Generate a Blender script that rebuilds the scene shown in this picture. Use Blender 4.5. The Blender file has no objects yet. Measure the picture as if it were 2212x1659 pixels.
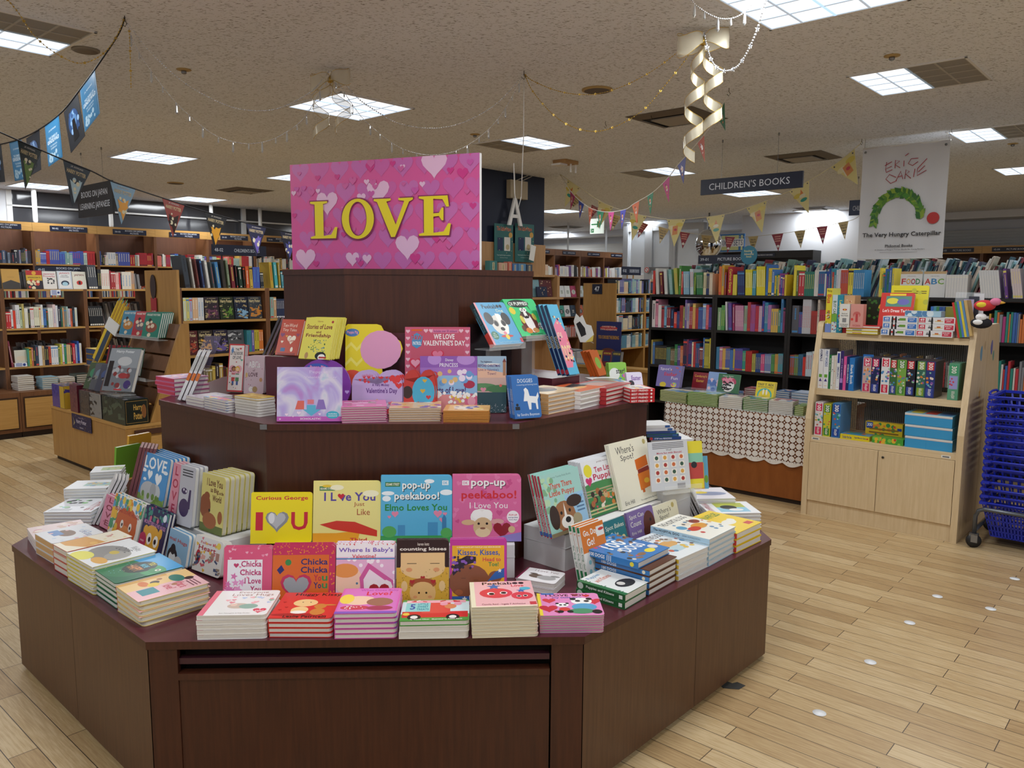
import bpy, bmesh, math, random
from mathutils import Vector, Matrix
SC = bpy.context.scene
COL = SC.collection
# ------------------------------------------------------------ camera, world, exposure
FPX, PITCH, ROLL, YAW, EYE = 1713.05, 0.1231987, 0.0049873, -0.0396537, 1.35
_c, _s = math.cos(YAW), math.sin(YAW)
_cp, _sp = math.cos(PITCH), math.sin(PITCH)
_cr, _sr = math.cos(ROLL), math.sin(ROLL)
_F = Vector((-_s*_cp, _c*_cp, -_sp))
_R0 = Vector((_c, _s, 0)); _D0 = Vector((_s*_sp, -_c*_sp, -_cp))
_R = _R0*_cr - _D0*_sr; _D = _R0*_sr + _D0*_cr
cam = bpy.data.objects.new('camera', bpy.data.cameras.new('camera')); COL.objects.link(cam)
cam.data.sensor_width = 36; cam.data.lens = FPX/2212*36
cam.data.clip_start = .05; cam.data.clip_end = 80
_B = -_F; _U = -_D
cam.matrix_world = Matrix(((_R.x, _U.x, _B.x, 0), (_R.y, _U.y, _B.y, 0), (_R.z, _U.z, _B.z, EYE), (0, 0, 0, 1)))
SC.camera = cam
SC.view_settings.view_transform = 'Standard'; SC.view_settings.look = 'None'
SC.view_settings.gamma = 1; SC.view_settings.use_curve_mapping = False
SC.view_settings.exposure = 0.1
SC.cycles.max_bounces = 6; SC.cycles.diffuse_bounces = 4; SC.cycles.glossy_bounces = 3
SC.cycles.transmission_bounces = 4; SC.cycles.transparent_max_bounces = 6
SC.cycles.sample_clamp_indirect = 6
SC.cycles.caustics_reflective = False; SC.cycles.caustics_refractive = False
W = bpy.data.worlds.new('world'); SC.world = W; W.use_nodes = True
W.node_tree.nodes['Background'].inputs[0].default_value = (.86, .9, 1, 1)
W.node_tree.nodes['Background'].inputs[1].default_value = .38
CEIL = 2.43
LAMP_W = 16.5
# room grid: u runs to the back right, v to the back left, both at 46 degrees to the display
GA = math.radians(46)
GU = Vector((math.cos(GA), math.sin(GA), 0)); GV = Vector((-math.sin(GA), math.cos(GA), 0))
def uv(u, v, z=0.0): return GU*u + GV*v + Vector((0, 0, z))
LAMPS = [(1.2, 1.27, 1), (1.2, 4.0, 3), (3.06, -1.6, 1), (3.06, 1.25, 1), (3.08, 4.08, 1), (3.17, 6.96, 1), (3.25, 9.95, 1), (4.58, 1.27, 3),
  (4.74, 4.12, 2), (4.75, 7.1, 1), (5.05, 9.9, 1), (6.53, 1.27, 3), (6.7, 4.13, 2), (8.7, 1.4, 1), (8.85, 4.2, 1), (9.2, 7.3, 1), (4.6, -1.6, 1),
  (11.7, 7.4, 1), (13.5, 7.4, 1), (11.5, 4.4, 1), (13.1, 4.5, 1), (12.6, 10.2, 1), (-.7, 1.27, 1), (-.7, 4, 1), (1.2, -1.6, 1), (-.7, -1.6, 1), (1.2, 6.96, 1), (6.9, 7.3, 1)]
FIX = .53
for _i, (_u, _v, _m) in enumerate(LAMPS):
    ld = bpy.data.lights.new('ceiling_lamp_light', 'AREA'); ld.shape = 'RECTANGLE'
    ld.size = FIX*.94; ld.size_y = FIX*.94 if _m == 1 else FIX*.46
    ld.energy = LAMP_W*(1 if _m == 1 else .5); ld.color = (.93, .97, 1.0)
    lo = bpy.data.objects.new('ceiling_lamp_light', ld); COL.objects.link(lo)
    lo.location = uv(_u, _v + (0 if _m == 1 else .125 if _m == 3 else -.125), CEIL - .012); lo.rotation_euler = (0, 0, GA)
# ------------------------------------------------------------ picture point -> place
def ray(x, y):
    a = (x-1106)/FPX; b = (y-829.5)/FPX
    return _F + _R*a + _D*b
EYEP = Vector((0, 0, EYE))
def onz(x, y, z):
    r = ray(x, y); return EYEP + r*((z-EYE)/r.z)
def onp(x, y, p, n):
    r = ray(x, y); return EYEP + r*((Vector(p)-EYEP).dot(n)/r.dot(n))
def onu(x, y, u): return onp(x, y, GU*u, GU)
def onv(x, y, v): return onp(x, y, GV*v, GV)
def ZA(x, y): return (x*.31646, 900+y*.31646)
def ZB(x, y): return (350+x*.31646, 920+y*.31646)
def ZC(x, y): return (900+x*.35262, 920+y*.35262)
def ZD(x, y): return (340+x*.25316, 580+y*.25316)
def ZE(x, y): return (850+x*.26221, 580+y*.26221)
# ------------------------------------------------------------ materials
def lin(h):
    o = []
    for i in (0, 2, 4):
        c = int(h[i:i+2], 16)/255
        o.append(c/12.92 if c <= .04045 else ((c+.055)/1.055)**2.4)
    return (*o, 1)
MATS = {}
def M(h, rough=.42, metal=0.0, alpha=1.0, trans=0.0, emit=0.0):
    k = (h, rough, metal, alpha, trans, emit)
    if k in MATS: return MATS[k]
    m = bpy.data.materials.new('paint_'+h); m.use_nodes = True
    b = m.node_tree.nodes['Principled BSDF']
    b.inputs['Base Color'].default_value = lin(h); b.inputs['Roughness'].default_value = rough
    b.inputs['Metallic'].default_value = metal; b.inputs['Alpha'].default_value = alpha
    b.inputs['Transmission Weight'].default_value = trans
    if trans: b.inputs['IOR'].default_value = 1.3
    if emit:
        b.inputs['Emission Color'].default_value = lin(h); b.inputs['Emission Strength'].default_value = emit
    MATS[k] = m; return m
def nodes(name):
    m = bpy.data.materials.new(name); m.use_nodes = True
    nt = m.node_tree; return m, nt, nt.nodes['Principled BSDF']
def N(nt, t, **kw):
    n = nt.nodes.new(t)
    for k, v in kw.items():
        if k in n.inputs: n.inputs[k].default_value = v
        else: setattr(n, k, v)
    return n
def ramp(nt, fac, stops):
    r = nt.nodes.new('ShaderNodeValToRGB'); e = r.color_ramp.elements
    while len(e) < len(stops): e.new(.5)
    for i, (p, c) in enumerate(stops):
        e[i].position = p; e[i].color = lin(c) if isinstance(c, str) else (c, c, c, 1)
    nt.links.new(fac, r.inputs[0]); return r
def wood(name, c0, c1, rough=.4, scale=(14, 14, .9), nscale=5.0, vec='Object'):
    m, nt, b = nodes(name)
    tc = N(nt, 'ShaderNodeTexCoord'); mp = N(nt, 'ShaderNodeMapping'); mp.inputs['Scale'].default_value = scale
    nt.links.new(tc.outputs[vec], mp.inputs[0])
    no = N(nt, 'ShaderNodeTexNoise', Scale=nscale, Detail=5.0, Roughness=.6); nt.links.new(mp.outputs[0], no.inputs[0])
    r = ramp(nt, no.outputs[0], [(.3, c0), (.7, c1)])
    nt.links.new(r.outputs[0], b.inputs['Base Color']); b.inputs['Roughness'].default_value = rough
    return m
MAHOG = wood('mahogany_veneer', '3c1d13', '4d2819', .36, (16, 16, .8), 6)
MAHOG_LIT = wood('mahogany_lit_face', '4e3221', '60412b', .4, (16, 16, .8), 6)  # same mahogany made lighter: light on the lowest tier's angled faces, put into the colour
PLUM = wood('plum_laminate', '51232d', '5c2933', .28, (3, 3, 3), 4)
OAK = wood('oak_veneer', 'a5793f', 'b98d50', .4, (12, 12, .8), 5)
OAKH = wood('oak_edge', 'b38748', 'c69a5a', .4, (.8, 3, 20), 5)
TAN = wood('tan_board', '6b452b', '7c5334', .45, (10, 10, .8), 5)
BROWNB = wood('brown_back_board', '4d2d1c', '593622', .5, (10, 10, .8), 5)
BIRCH = wood('pale_birch', 'cdb48c', 'dcc6a2', .42, (12, 12, .8), 6)
BIRCHH = wood('pale_birch_edge', 'cfb68e', 'dfcaa6', .42, (.8, 1.5, 20), 6)
ORANGEW = wood('orange_brown_board', '84491d', '935526', .35, (5, 5, 1.2), 5)
BLACKW = M('15100f', .45)
STEEL = M('8d8f92', .35, .8); CHROME = M('c8cacc', .15, 1.0)
ACRYL = M('f4f8fa', .06, 0, .16); FILM = M('eef4ff', .08, 0, .10)
WHITE = M('e8e8e6', .5); PAPER = M('e3e0d8', .7); PAGE = M('dedbd2', .75); BOARDP = M('e6e5e1', .6)
NAVY = M('141b33', .4); SIGNT = M('d9dee8', .5)
# ------------------------------------------------------------ mesh collector
def frame(o, ex, ey, ez=None):
    if ez is None: ez = ex.cross(ey)
    return Matrix(((ex.x, ey.x, ez.x, o.x), (ex.y, ey.y, ez.y, o.y), (ex.z, ey.z, ez.z, o.z), (0, 0, 0, 1)))
def turn(o, deg, z=None): return Matrix.Translation(o) @ Matrix.Rotation(math.radians(deg), 4, 'Z')
class MB:
    def __init__(s): s.v = []; s.f = []; s.m = []; s.mats = []; s.sm = []
    def mi(s, m):
        if m not in s.mats: s.mats.append(m)
        return s.mats.index(m)
    def add(s, vs, fs, mat, T=None, smooth=False):
        b = len(s.v); k = s.mi(mat)
        for p in vs:
            p = Vector(p); s.v.append(T @ p if T else p)
        for f in fs: s.f.append([b+i for i in f]); s.m.append(k); s.sm.append(smooth)
        return s
    def box(s, x0, y0, z0, x1, y1, z1, mat, T=None, faces=None):
        v = [(x0,y0,z0),(x1,y0,z0),(x1,y1,z0),(x0,y1,z0),(x0,y0,z1),(x1,y0,z1),(x1,y1,z1),(x0,y1,z1)]
        f = [(3,2,1,0),(4,5,6,7),(0,1,5,4),(1,2,6,5),(2,3,7,6),(3,0,4,7)]
        return s.add(v, f, mat, T)
    def prism(s, poly, z0, z1, mat, T=None, top=None):
        n = len(poly)
        v = [(x, y, z0) for x, y in poly] + [(x, y, z1) for x, y in poly]
        s.add(v, [tuple(range(n-1, -1, -1))] + [(i, (i+1) % n, n+(i+1) % n, n+i) for i in range(n)] + ([tuple(range(n, 2*n))] if not top else []), mat, T)
        if top: s.add([(x, y, z1) for x, y in poly], [tuple(range(n))], top, T)
        return s
    def tube(s, pts, r, mat, n=6, T=None, closed=False):
        pts = [Vector(p) for p in pts]; N_ = len(pts); vs = []; up = Vector((.13, .21, .97))
        for i, p in enumerate(pts):
            a = pts[(i-1) % N_] if closed or i else p; b = pts[(i+1) % N_] if closed or i < N_-1 else p
            d = (b-a).normalized(); x = d.cross(up)
            if x.length < .05: x = d.cross(Vector((1, 0, 0)))
            x.normalize(); y = d.cross(x); rr = r[i] if isinstance(r, (list, tuple)) else r
            vs += [p + x*rr*math.cos(2*math.pi*k/n) + y*rr*math.sin(2*math.pi*k/n) for k in range(n)]
        fs = []
        for i in range(N_ if closed else N_-1):
            j = (i+1) % N_
            fs += [(i*n+k, j*n+k, j*n+(k+1) % n, i*n+(k+1) % n) for k in range(n)]
        if not closed: fs += [tuple(range(n)), tuple(range((N_-1)*n+n-1, (N_-1)*n-1, -1))]
        return s.add(vs, fs, mat, T, True)
    def lathe(s, prof, mat, n=20, T=None, smooth=True):
        vs = []; fs = []
        for r, z in prof: vs += [(r*math.cos(2*math.pi*k/n), r*math.sin(2*math.pi*k/n), z) for k in range(n)]
        for i in range(len(prof)-1): fs += [(i*n+k, i*n+(k+1) % n, (i+1)*n+(k+1) % n, (i+1)*n+k) for k in range(n)]
        fs += [tuple(range(n-1, -1, -1)), tuple(range((len(prof)-1)*n, len(prof)*n))]
        return s.add(vs, fs, mat, T, smooth)
    def ball(s, c, r, mat, sub=1, T=None, sc=(1, 1, 1)):
        a, b = (6, 4) if sub < 2 else (14, 9)
        vs = [(c[0], c[1], c[2]-r*sc[2])]; fs = []
        for i in range(1, b):
            t = math.pi*i/b - math.pi/2
            vs += [(c[0]+r*sc[0]*math.cos(t)*math.cos(2*math.pi*k/a), c[1]+r*sc[1]*math.cos(t)*math.sin(2*math.pi*k/a), c[2]+r*sc[2]*math.sin(t)) for k in range(a)]
        vs.append((c[0], c[1], c[2]+r*sc[2])); e = len(vs)-1
        fs += [(0, 1+(k+1) % a, 1+k) for k in range(a)] + [(e, e-a+k, e-a+(k+1) % a) for k in range(a)]
        for i in range(b-2): fs += [(1+i*a+k, 1+i*a+(k+1) % a, 1+(i+1)*a+(k+1) % a, 1+(i+1)*a+k) for k in range(a)]
        return s.add(vs, fs, mat, T, True)
    def mesh(s, name):
        me = bpy.data.meshes.new(name); me.from_pydata(s.v, [], s.f)
        for m in s.mats: me.materials.append(m)
        me.polygons.foreach_set('material_index', s.m); me.polygons.foreach_set('use_smooth', s.sm); me.update()
        return me
    def build(s, name, parent=None, T=None):
        return link(name, s.mesh(name), parent, T)
def link(name, me, parent=None, T=None):
    o = bpy.data.objects.new(name, me); COL.objects.link(o)
    if parent: o.parent = parent
    if T: o.matrix_world = T if not parent else T
    return o
def thing(name, label, cat, T=None, group=None):
    o = bpy.data.objects.new(name, None); COL.objects.link(o); o.empty_display_size = .1
    if T: o.matrix_world = T
    return tag(o, label, cat, group)
def tag(o, label, cat, group=None):
    o['label'] = label; o['category'] = cat
    if group: o['group'] = group
    return o
def struct(o): o['kind'] = 'structure'; return o
# ------------------------------------------------------------ lettering
GL = {}
def _glyphs():
    chars = [chr(i) for i in range(33, 127)]; tmp = []
    def mk(body, off):
        cu = bpy.data.curves.new('g', 'FONT'); cu.body = body; cu.size = 1; cu.offset = off; cu.resolution_u = 2; cu.fill_mode = 'FRONT'
        o = bpy.data.objects.new('g', cu); COL.objects.link(o); tmp.append((o, cu)); return o
    obs = {}
    for off in (0, .022):
        for ch in chars: obs[(ch, off)] = mk(ch, off)
    for ch in chars: obs[(ch, 'a')] = mk('H'+ch+'H', 0)
    obs['hh'] = mk('HH', 0)
    dg = bpy.context.evaluated_depsgraph_get()
    def get(o):
        me = bpy.data.meshes.new_from_object(o.evaluated_get(dg))
        r = ([tuple(v.co[:2]) for v in me.vertices], [tuple(p.vertices) for p in me.polygons]); bpy.data.meshes.remove(me); return r
    wid = lambda r: max(p[0] for p in r[0]) - min(p[0] for p in r[0])
    hh = wid(get(obs['hh']))
    for ch in chars:
        adv = wid(get(obs[(ch, 'a')])) - hh
        for off in (0, .022): v, f = get(obs[(ch, off)]); GL[(ch, off > 0)] = (v, f, adv)
    for o, cu in tmp: bpy.data.objects.remove(o); bpy.data.curves.remove(cu)
_glyphs()
def text_geo(txt, bold=True, sc=1.0):
    vs = []; fs = []; x = 0; y = 0
    for line in txt.split('\n'):
        lv = []; x = 0
        for ch in line:
            if ch == ' ': x += .28; continue
            v, f, a = GL[(ch, bold)]; b = len(vs)+len(lv)
            lv += [(p[0]+x, p[1]) for p in v]; fs += [tuple(b+i for i in q) for q in f]; x += a*(1.03 if bold else 1)
        vs += [(p[0]-x/2, p[1]+y) for p in lv]; y -= 1.0*sc
    return vs, fs
def put_text(mb, txt, x0, y0, x1, y1, mat, T, z, bold=True, rot=0, sc=1.0, fit=True):
    vs, fs = text_geo(txt, bold, sc)
    a0 = min(p[0] for p in vs); a1 = max(p[0] for p in vs); b0 = min(p[1] for p in vs); b1 = max(p[1] for p in vs)
    cx, cy = (x0+x1)/2, (y0+y1)/2; w, h = x1-x0, y1-y0
    sx, sy = w/(a1-a0), h/max(b1-b0, .01)
    if not fit: sx = sy = min(sx, sy)
    c, s = math.cos(math.radians(rot)), math.sin(math.radians(rot)); o = []
    for p in vs:
        px, py = (p[0]-(a0+a1)/2)*sx, (p[1]-(b0+b1)/2)*sy
        o.append((cx+px*c-py*s, cy+px*s+py*c, z))
    mb.add(o, fs, mat, T)
def heart(n=20):
    r = []
    for i in range(n):
        t = 2*math.pi*i/n; r.append((16*math.sin(t)**3/32, (13*math.cos(t)-5*math.cos(2*t)-2*math.cos(3*t)-math.cos(4*t)+2.5)/32))
    return r[::-1]
HEART = heart(); HEARTS = heart(12)
CIRC = [(math.cos(2*math.pi*i/18), math.sin(2*math.pi*i/18)) for i in range(18)]
CIRS = [(math.cos(2*math.pi*i/10), math.sin(2*math.pi*i/10)) for i in range(10)]
STAR = [((1 if i % 2 == 0 else .45)*math.cos(math.pi/2+math.pi*i/5), (1 if i % 2 == 0 else .45)*math.sin(math.pi/2+math.pi*i/5)) for i in range(10)]
RG = .3
def clip(pts, w, h):
    for ax, lim, sg in ((0, 0, 1), (0, w, -1), (1, 0, 1), (1, h, -1)):
        o = []
        for i in range(len(pts)):
            a, b = pts[i-1], pts[i]; da, db = (a[ax]-lim)*sg, (b[ax]-lim)*sg
            if (da >= 0) != (db >= 0):
                t = da/(da-db); o.append((a[0]+(b[0]-a[0])*t, a[1]+(b[1]-a[1])*t, a[2]))
            if db >= 0: o.append(b)
        pts = o
        if not pts: return []
    return pts
def face(mb, pts, c, T, w, h):
    if any(p[0] < 0 or p[0] > w or p[1] < 0 or p[1] > h for p in pts): pts = clip(pts, w, h)
    if len(pts) > 2: mb.add(pts, [tuple(range(len(pts)))], M(c, RG), T)
def art(mb, ops, w, h, T, z0=0.0, step=.000022):
    """print shapes and words on a w x h face; x, y are shares of its sides, sizes shares of its width"""
    k = 0
    for op in ops:
        k += 1; z = z0 + step*k; t = op[0]
        if t == 'r': _, x0, y0, x1, y1, c = op; mb.add([(x0*w, y0*h, z), (x1*w, y0*h, z), (x1*w, y1*h, z), (x0*w, y1*h, z)], [(0, 1, 2, 3)], M(c, RG), T)
        elif t == 't':
            _, s, x0, y0, x1, y1, c = op[:7]; e = op[7] if len(op) > 7 else {}
            put_text(mb, s, x0*w, y0*h, x1*w, y1*h, M(c, RG), T, z, e.get('b', True), e.get('rot', 0), e.get('sc', 1.0))
        elif t in 'ehs':
            c = op[-1]; shape = {'e': CIRC, 'h': HEART, 's': STAR}[t]; x, y, a = op[1:4]
            b = op[4] if len(op) == 6 and t == 'e' else a; rot = math.radians(op[4]) if len(op) == 6 and t != 'e' else 0
            cc, ss = math.cos(rot), math.sin(rot)
            if a*w < .008: shape = {'e': CIRS, 'h': HEARTS, 's': STAR}[t]
            pts = [(x*w+(p*a*cc-q*b*ss)*w, y*h+(p*a*ss+q*b*cc)*w, z) for p, q in shape]
            face(mb, pts, c, T, w, h)
        elif t == 'p':
            pts = [(x*w, y*h, z) for x, y in op[1]]; face(mb, pts, op[2], T, w, h)
        elif t == 'n':     # scattered marks: kind, count, colour list, box, size range, seed
            _, kind, n, cs, (x0, y0, x1, y1), (s0, s1), seed = op; rr = random.Random(seed); shape = {'e': CIRS, 'h': HEARTS, 's': STAR, 'r': [(-1, -.4), (1, -.4), (1, .4), (-1, .4)]}[kind]
            for i in range(n):
                x, y, a, g = rr.uniform(x0, x1)*w, rr.uniform(y0, y1)*h, rr.uniform(s0, s1)*w, rr.uniform(-.5, .5)
                pts = [(x+(p*math.cos(g)-q*math.sin(g))*a, y+(p*math.sin(g)+q*math.cos(g))*a, z+i*2e-6) for p, q in shape]
                face(mb, pts, rr.choice(cs), T, w, h)
        elif t == 'lines': # rows of small print as fine bars
            _, n, x0, y0, x1, y1, c = op
            for i in range(n):
                yy = y1-(y1-y0)*i/max(n-1, 1); hh = (y1-y0)/max(n-1, 1)*.22
                mb.add([(x0*w, (yy-hh)*h, z), (x1*w, (yy-hh)*h, z), (x1*w, (yy+hh)*h, z), (x0*w, (yy+hh)*h, z)], [(0, 1, 2, 3)], M(c, RG), T)
def rrect(w, h, r, right=True, n=4):
    pts = [(0, 0)] if right else []
    cs = [(w-r, r, -90), (w-r, h-r, 0)] + ([] if right else [(r, h-r, 90), (r, r, 180)])
    for cx, cy, a0 in cs:
        for i in range(n+1):
            a = math.radians(a0+90*i/n); pts.append((cx+r*math.cos(a), cy+r*math.sin(a)))
    if right: pts.append((0, h))
    return pts
# ============================================================ the room
def quad_obj(name, pts, mat, T=None):
    mb = MB(); mb.add(pts, [tuple(range(len(pts)))], mat); return struct(mb.build(name, None, T))
# floor of oak planks laid along v
m, nt, b = nodes('oak_plank_floor')
tc = N(nt, 'ShaderNodeTexCoord'); mp = N(nt, 'ShaderNodeMapping'); mp.inputs['Rotation'].default_value = (0, 0, -(GA+math.pi/2))
nt.links.new(tc.outputs['Object'], mp.inputs[0])
br = N(nt, 'ShaderNodeTexBrick', Scale=1.0); br.offset = .37; br.squash = 1.0
br.inputs['Brick Width'].default_value = .62; br.inputs['Row Height'].default_value = .078; br.inputs['Mortar Size'].default_value = .0013
br.inputs['Color1'].default_value = (0, 0, 0, 1); br.inputs['Color2'].default_value = (1, 1, 1, 1); br.inputs['Mortar'].default_value = (.5, .5, .5, 1)
nt.links.new(mp.outputs[0], br.inputs[0])
mp2 = N(nt, 'ShaderNodeMapping'); mp2.inputs['Scale'].default_value = (1.6, 26, 1); nt.links.new(mp.outputs[0], mp2.inputs[0])
no = N(nt, 'ShaderNodeTexNoise', Scale=6.0, Detail=6.0, Roughness=.65); nt.links.new(mp2.outputs[0], no.inputs[0])
big = N(nt, 'ShaderNodeTexNoise', Scale=.55, Detail=2.0); nt.links.new(tc.outputs['Object'], big.inputs[0])
mixv = N(nt, 'ShaderNodeMath', operation='MULTIPLY_ADD'); nt.links.new(br.outputs[0], mixv.inputs[0]); mixv.inputs[1].default_value = .3
nt.links.new(no.outputs[0], mixv.inputs[2])
mv2 = N(nt, 'ShaderNodeMath', operation='MULTIPLY_ADD'); nt.links.new(big.outputs[0], mv2.inputs[0]); mv2.inputs[1].default_value = .35; nt.links.new(mixv.outputs[0], mv2.inputs[2])
rc = ramp(nt, mv2.outputs[0], [(.4, '8e714b'), (.68, 'ad8f65'), (.88, 'bda277'), (1.0, 'cbb38b')])
mx = N(nt, 'ShaderNodeMix', data_type='RGBA'); nt.links.new(br.outputs['Fac'], mx.inputs['Factor']); nt.links.new(rc.outputs[0], mx.inputs[6]); mx.inputs[7].default_value = lin('3d2f1f')
nt.links.new(mx.outputs[2], b.inputs['Base Color']); b.inputs['Roughness'].default_value = .36
FLOOR = m
quad_obj('floor', [uv(-3.5, -6), uv(16, -6), uv(16, 13), uv(-3.5, 13)], FLOOR)
# mineral fibre ceiling with wormy dark pits
m, nt, b = nodes('fissured_ceiling_board')
tc = N(nt, 'ShaderNodeTexCoord'); mp = N(nt, 'ShaderNodeMapping'); mp.inputs['Rotation'].default_value = (0, 0, -GA-1.57); mp.inputs['Scale'].default_value = (60, 210, 1)
nt.links.new(tc.outputs['Object'], mp.inputs[0])
no = N(nt, 'ShaderNodeTexNoise', Scale=1.0, Detail=1.5, Roughness=.5); nt.links.new(mp.outputs[0], no.inputs[0])
rc = ramp(nt, no.outputs[0], [(.33, '7d7c7e'), (.385, 'ecf1fa')])
nt.links.new(rc.outputs[0], b.inputs['Base Color']); b.inputs['Roughness'].default_value = .9
CEILM = m
quad_obj('ceiling', [uv(-3.5, 13, CEIL), uv(16, 13, CEIL), uv(16, -6, CEIL), uv(-3.5, -6, CEIL)], CEILM)
WALLW = M('dfe1e6', .7)
# left wall (v = 10.6): white pier, then dark glazing that mirrors the room
VW = 10.6
def vwall(name, u0, u1, z0, z1, mat, th=.1, v=None):
    v = VW if v is None else v
    mb = MB(); mb.box(u0, v, z0, u1, v+th, z1, mat, Matrix.Rotation(GA, 4, 'Z')); return struct(mb.build(name))
RG46 = Matrix.Rotation(GA, 4, 'Z')
vwall('wall_left', -3.5, 3.08, 0, CEIL, WALLW); vwall('wall_left', 3.08, 7.2, 0, 1.9, WALLW); vwall('wall_left', 7.2, 8.3, 0, CEIL, WALLW)
GLASSD = M('4b4c51', .09)
mb = MB(); mb.box(3.08, VW+.03, 1.9, 7.2, VW+.05, CEIL, GLASSD, RG46)
wn = struct(mb.build('window_1'))
fr = MB()
for u in (3.08, 6.05, 7.14): fr.box(u, VW-.01, 1.9, u+.06, VW+.05, CEIL, WHITE, RG46)
fr.box(3.08, VW-.01, 2.24, 7.2, VW+.04, 2.26, WHITE, RG46)
fr.build('window_frame', wn)
# partition seen through the glass
# white roller-blind wall at the back right (u = 13.4)
UW = 13.4
def uwall(name, v0, v1, z0, z1, mat, u=None, th=.1):
    u = UW if u is None else u
    mb = MB(); mb.box(u, v0, z0, u+th, v1, z1, mat, RG46); return struct(mb.build(name))
uwall('wall_right', -6, 13, 0, CEIL, WALLW)
vwall('wall_back', 8.3, 16, 0, CEIL, WALLW, v=12.2)
# slatted white blind bands high on the back wall
def blind(name, v0, v1, z0, z1, n, u):
    mb = MB()
    for i in range(n):
        a = z0+(z1-z0)*i/n; bb = z0+(z1-z0)*(i+1)/n
        mb.add([(u, v0, a), (u, v1, a), (u-.035, v1, bb-.004), (u-.035, v0, bb-.004), (u, v0, bb), (u, v1, bb)], [(1, 0, 3, 2), (2, 3, 4, 5)], WHITE, RG46)
    return struct(mb.build(name))
blind('window_2', -2, 5.0, 1.72, 2.2, 12, UW-.03)
blind('window_3', 6.1, 11.5, 1.6, 2.2, 12, UW-.03)
# dropped ceiling band over the back windows
mb = MB(); mb.box(UW-.5, -6, CEIL-.1, UW, 13, CEIL, WALLW, RG46); struct(mb.build('trim_1'))
# navy column
mb = MB(); mb.box(5.25, 5.22, 0, 6.33, 6.2, CEIL, M('101b33', .6), RG46); struct(mb.build('column'))
# lamps
def lamp(u, v, mode, i):
    T = Matrix.Translation(uv(u, v, CEIL)) @ RG46; f = FIX/2
    where = LAMPN.get(i, 'square recessed ceiling lamp with a white louvre grid, lattice place %s' % i)
    t = thing('ceiling_lamp', where, 'ceiling lamp', T, 'recessed ceiling lamps')
    fr = MB()
    for a in range(4): fr.box(-f-.012, -f-.012, -.008, f+.012, -f, .001, WHITE, Matrix.Rotation(a*math.pi/2, 4, 'Z'))
    fr.build('frame', t, T)
    for half in (0, 1):
        on = mode == 1 or (mode == 3 and half == 1) or (mode == 2 and half == 0)
        y0, y1 = (-f, 0) if half == 0 else (0, f)
        mb = MB(); mt = LIT if on else UNLIT
        mb.add([(-f, y0, -.003), (-f, y1, -.003), (f, y1, -.003), (f, y0, -.003)], [(0, 1, 2, 3)], mt)
        d = mb.build('diffuser', t, T)
        g = MB(); gm = LITG if on else UNLITG
        for k in range(5):
            x = -f+FIX*k/4; g.box(x-.005, y0, -.006, x+.005, y1, -.003, gm)
        for k in range(3):
            y = y0+(y1-y0)*k/2; g.box(-f, y-.005, -.007, f, y+.005, -.003, gm)
        g.build('louvre_grid', d, T)
LIT = M('eef6ff', .5, 0, 1, 0, 1.15); UNLIT = M('97938b', .6); LITG = M('c8d6e6', .5, 0, 1, 0, .42); UNLITG = M('b7b2a8', .6)
LAMPN = {4: 'fully lit square ceiling lamp above the pink heart board', 7: 'half lit ceiling lamp straight above the pale puzzle rack', 8: 'half dark ceiling lamp beyond the pink heart board',
 1: 'half lit ceiling lamp at the corner above the blue bunting', 3: 'fully lit ceiling lamp over the nearest crystal drops', 5: 'fully lit ceiling lamp between bunting and bookcases of Japan books',
 12: 'half dark ceiling lamp before the CHILDREN\'S BOOKS sign', 14: 'lit ceiling lamp seen just under the CHILDREN\'S BOOKS sign', 11: 'half lit ceiling lamp beside the white fabric banner', 6: 'lit ceiling lamp by the white wall pier over the Japan shelves',
 10: 'lit ceiling lamp nearest the dark window glass', 9: 'lit ceiling lamp mostly hidden by the pink heart board'}
for i, (u, v, mo) in enumerate(LAMPS): lamp(u, v, mo, i)
# other ceiling fittings
def disc(name, label, cat, x, y, r, rim, face, dome=0.0):
    p = onz(x, y, CEIL); T = Matrix.Translation(p); t = thing(name, label, cat, T)
    mb = MB(); mb.lathe([(r, 0), (r, -.006), (r*.86, -.01)], rim, 28); mb.build('rim', t, T)
    mb = MB(); mb.lathe([(r*.85, -.004), (r*.85, -.0105), (r*.3, -.0105-dome)], face, 24); mb.build('grille', t, T)
BEIGE = M('b79a62', .5)
disc('ceiling_speaker', 'round ceiling speaker with tan rim before the gold garland', 'speaker', 1290, 193, .085, BEIGE, M('6b6156', .8))
disc('ceiling_speaker', 'round grey ceiling speaker beside the black bunting hook', 'speaker', 185, 107, .06, M('8d8577', .6), M('7d7468', .8))
disc('ceiling_speaker', 'round ceiling speaker above the Japan books sign', 'speaker', 379, 395, .085, BEIGE, M('6b6156', .8))
def sprinkler(label, x, y):
    p = onz(x, y, CEIL); T = Matrix.Translation(p); t = thing('sprinkler', label, 'sprinkler', T)
    mb = MB(); mb.lathe([(.036, 0), (.036, -.003), (.02, -.007)], BEIGE, 20); mb.build('rosette', t, T)
    mb = MB(); mb.lathe([(.013, -.005), (.013, -.018), (.009, -.022)], STEEL, 12); mb.build('nozzle', t, T)
for l, x, y in (('tan sprinkler rosette above the half lit lamp over the puzzle rack', 1927, 120), ('tan sprinkler rosette between the crystal garland and bunting', 397, 150), ('tan sprinkler rosette over the crystal drop string', 1026, 290), ('tan sprinkler rosette beside the white fabric banner lamp', 2188, 310)): sprinkler(l, x, y)
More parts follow.
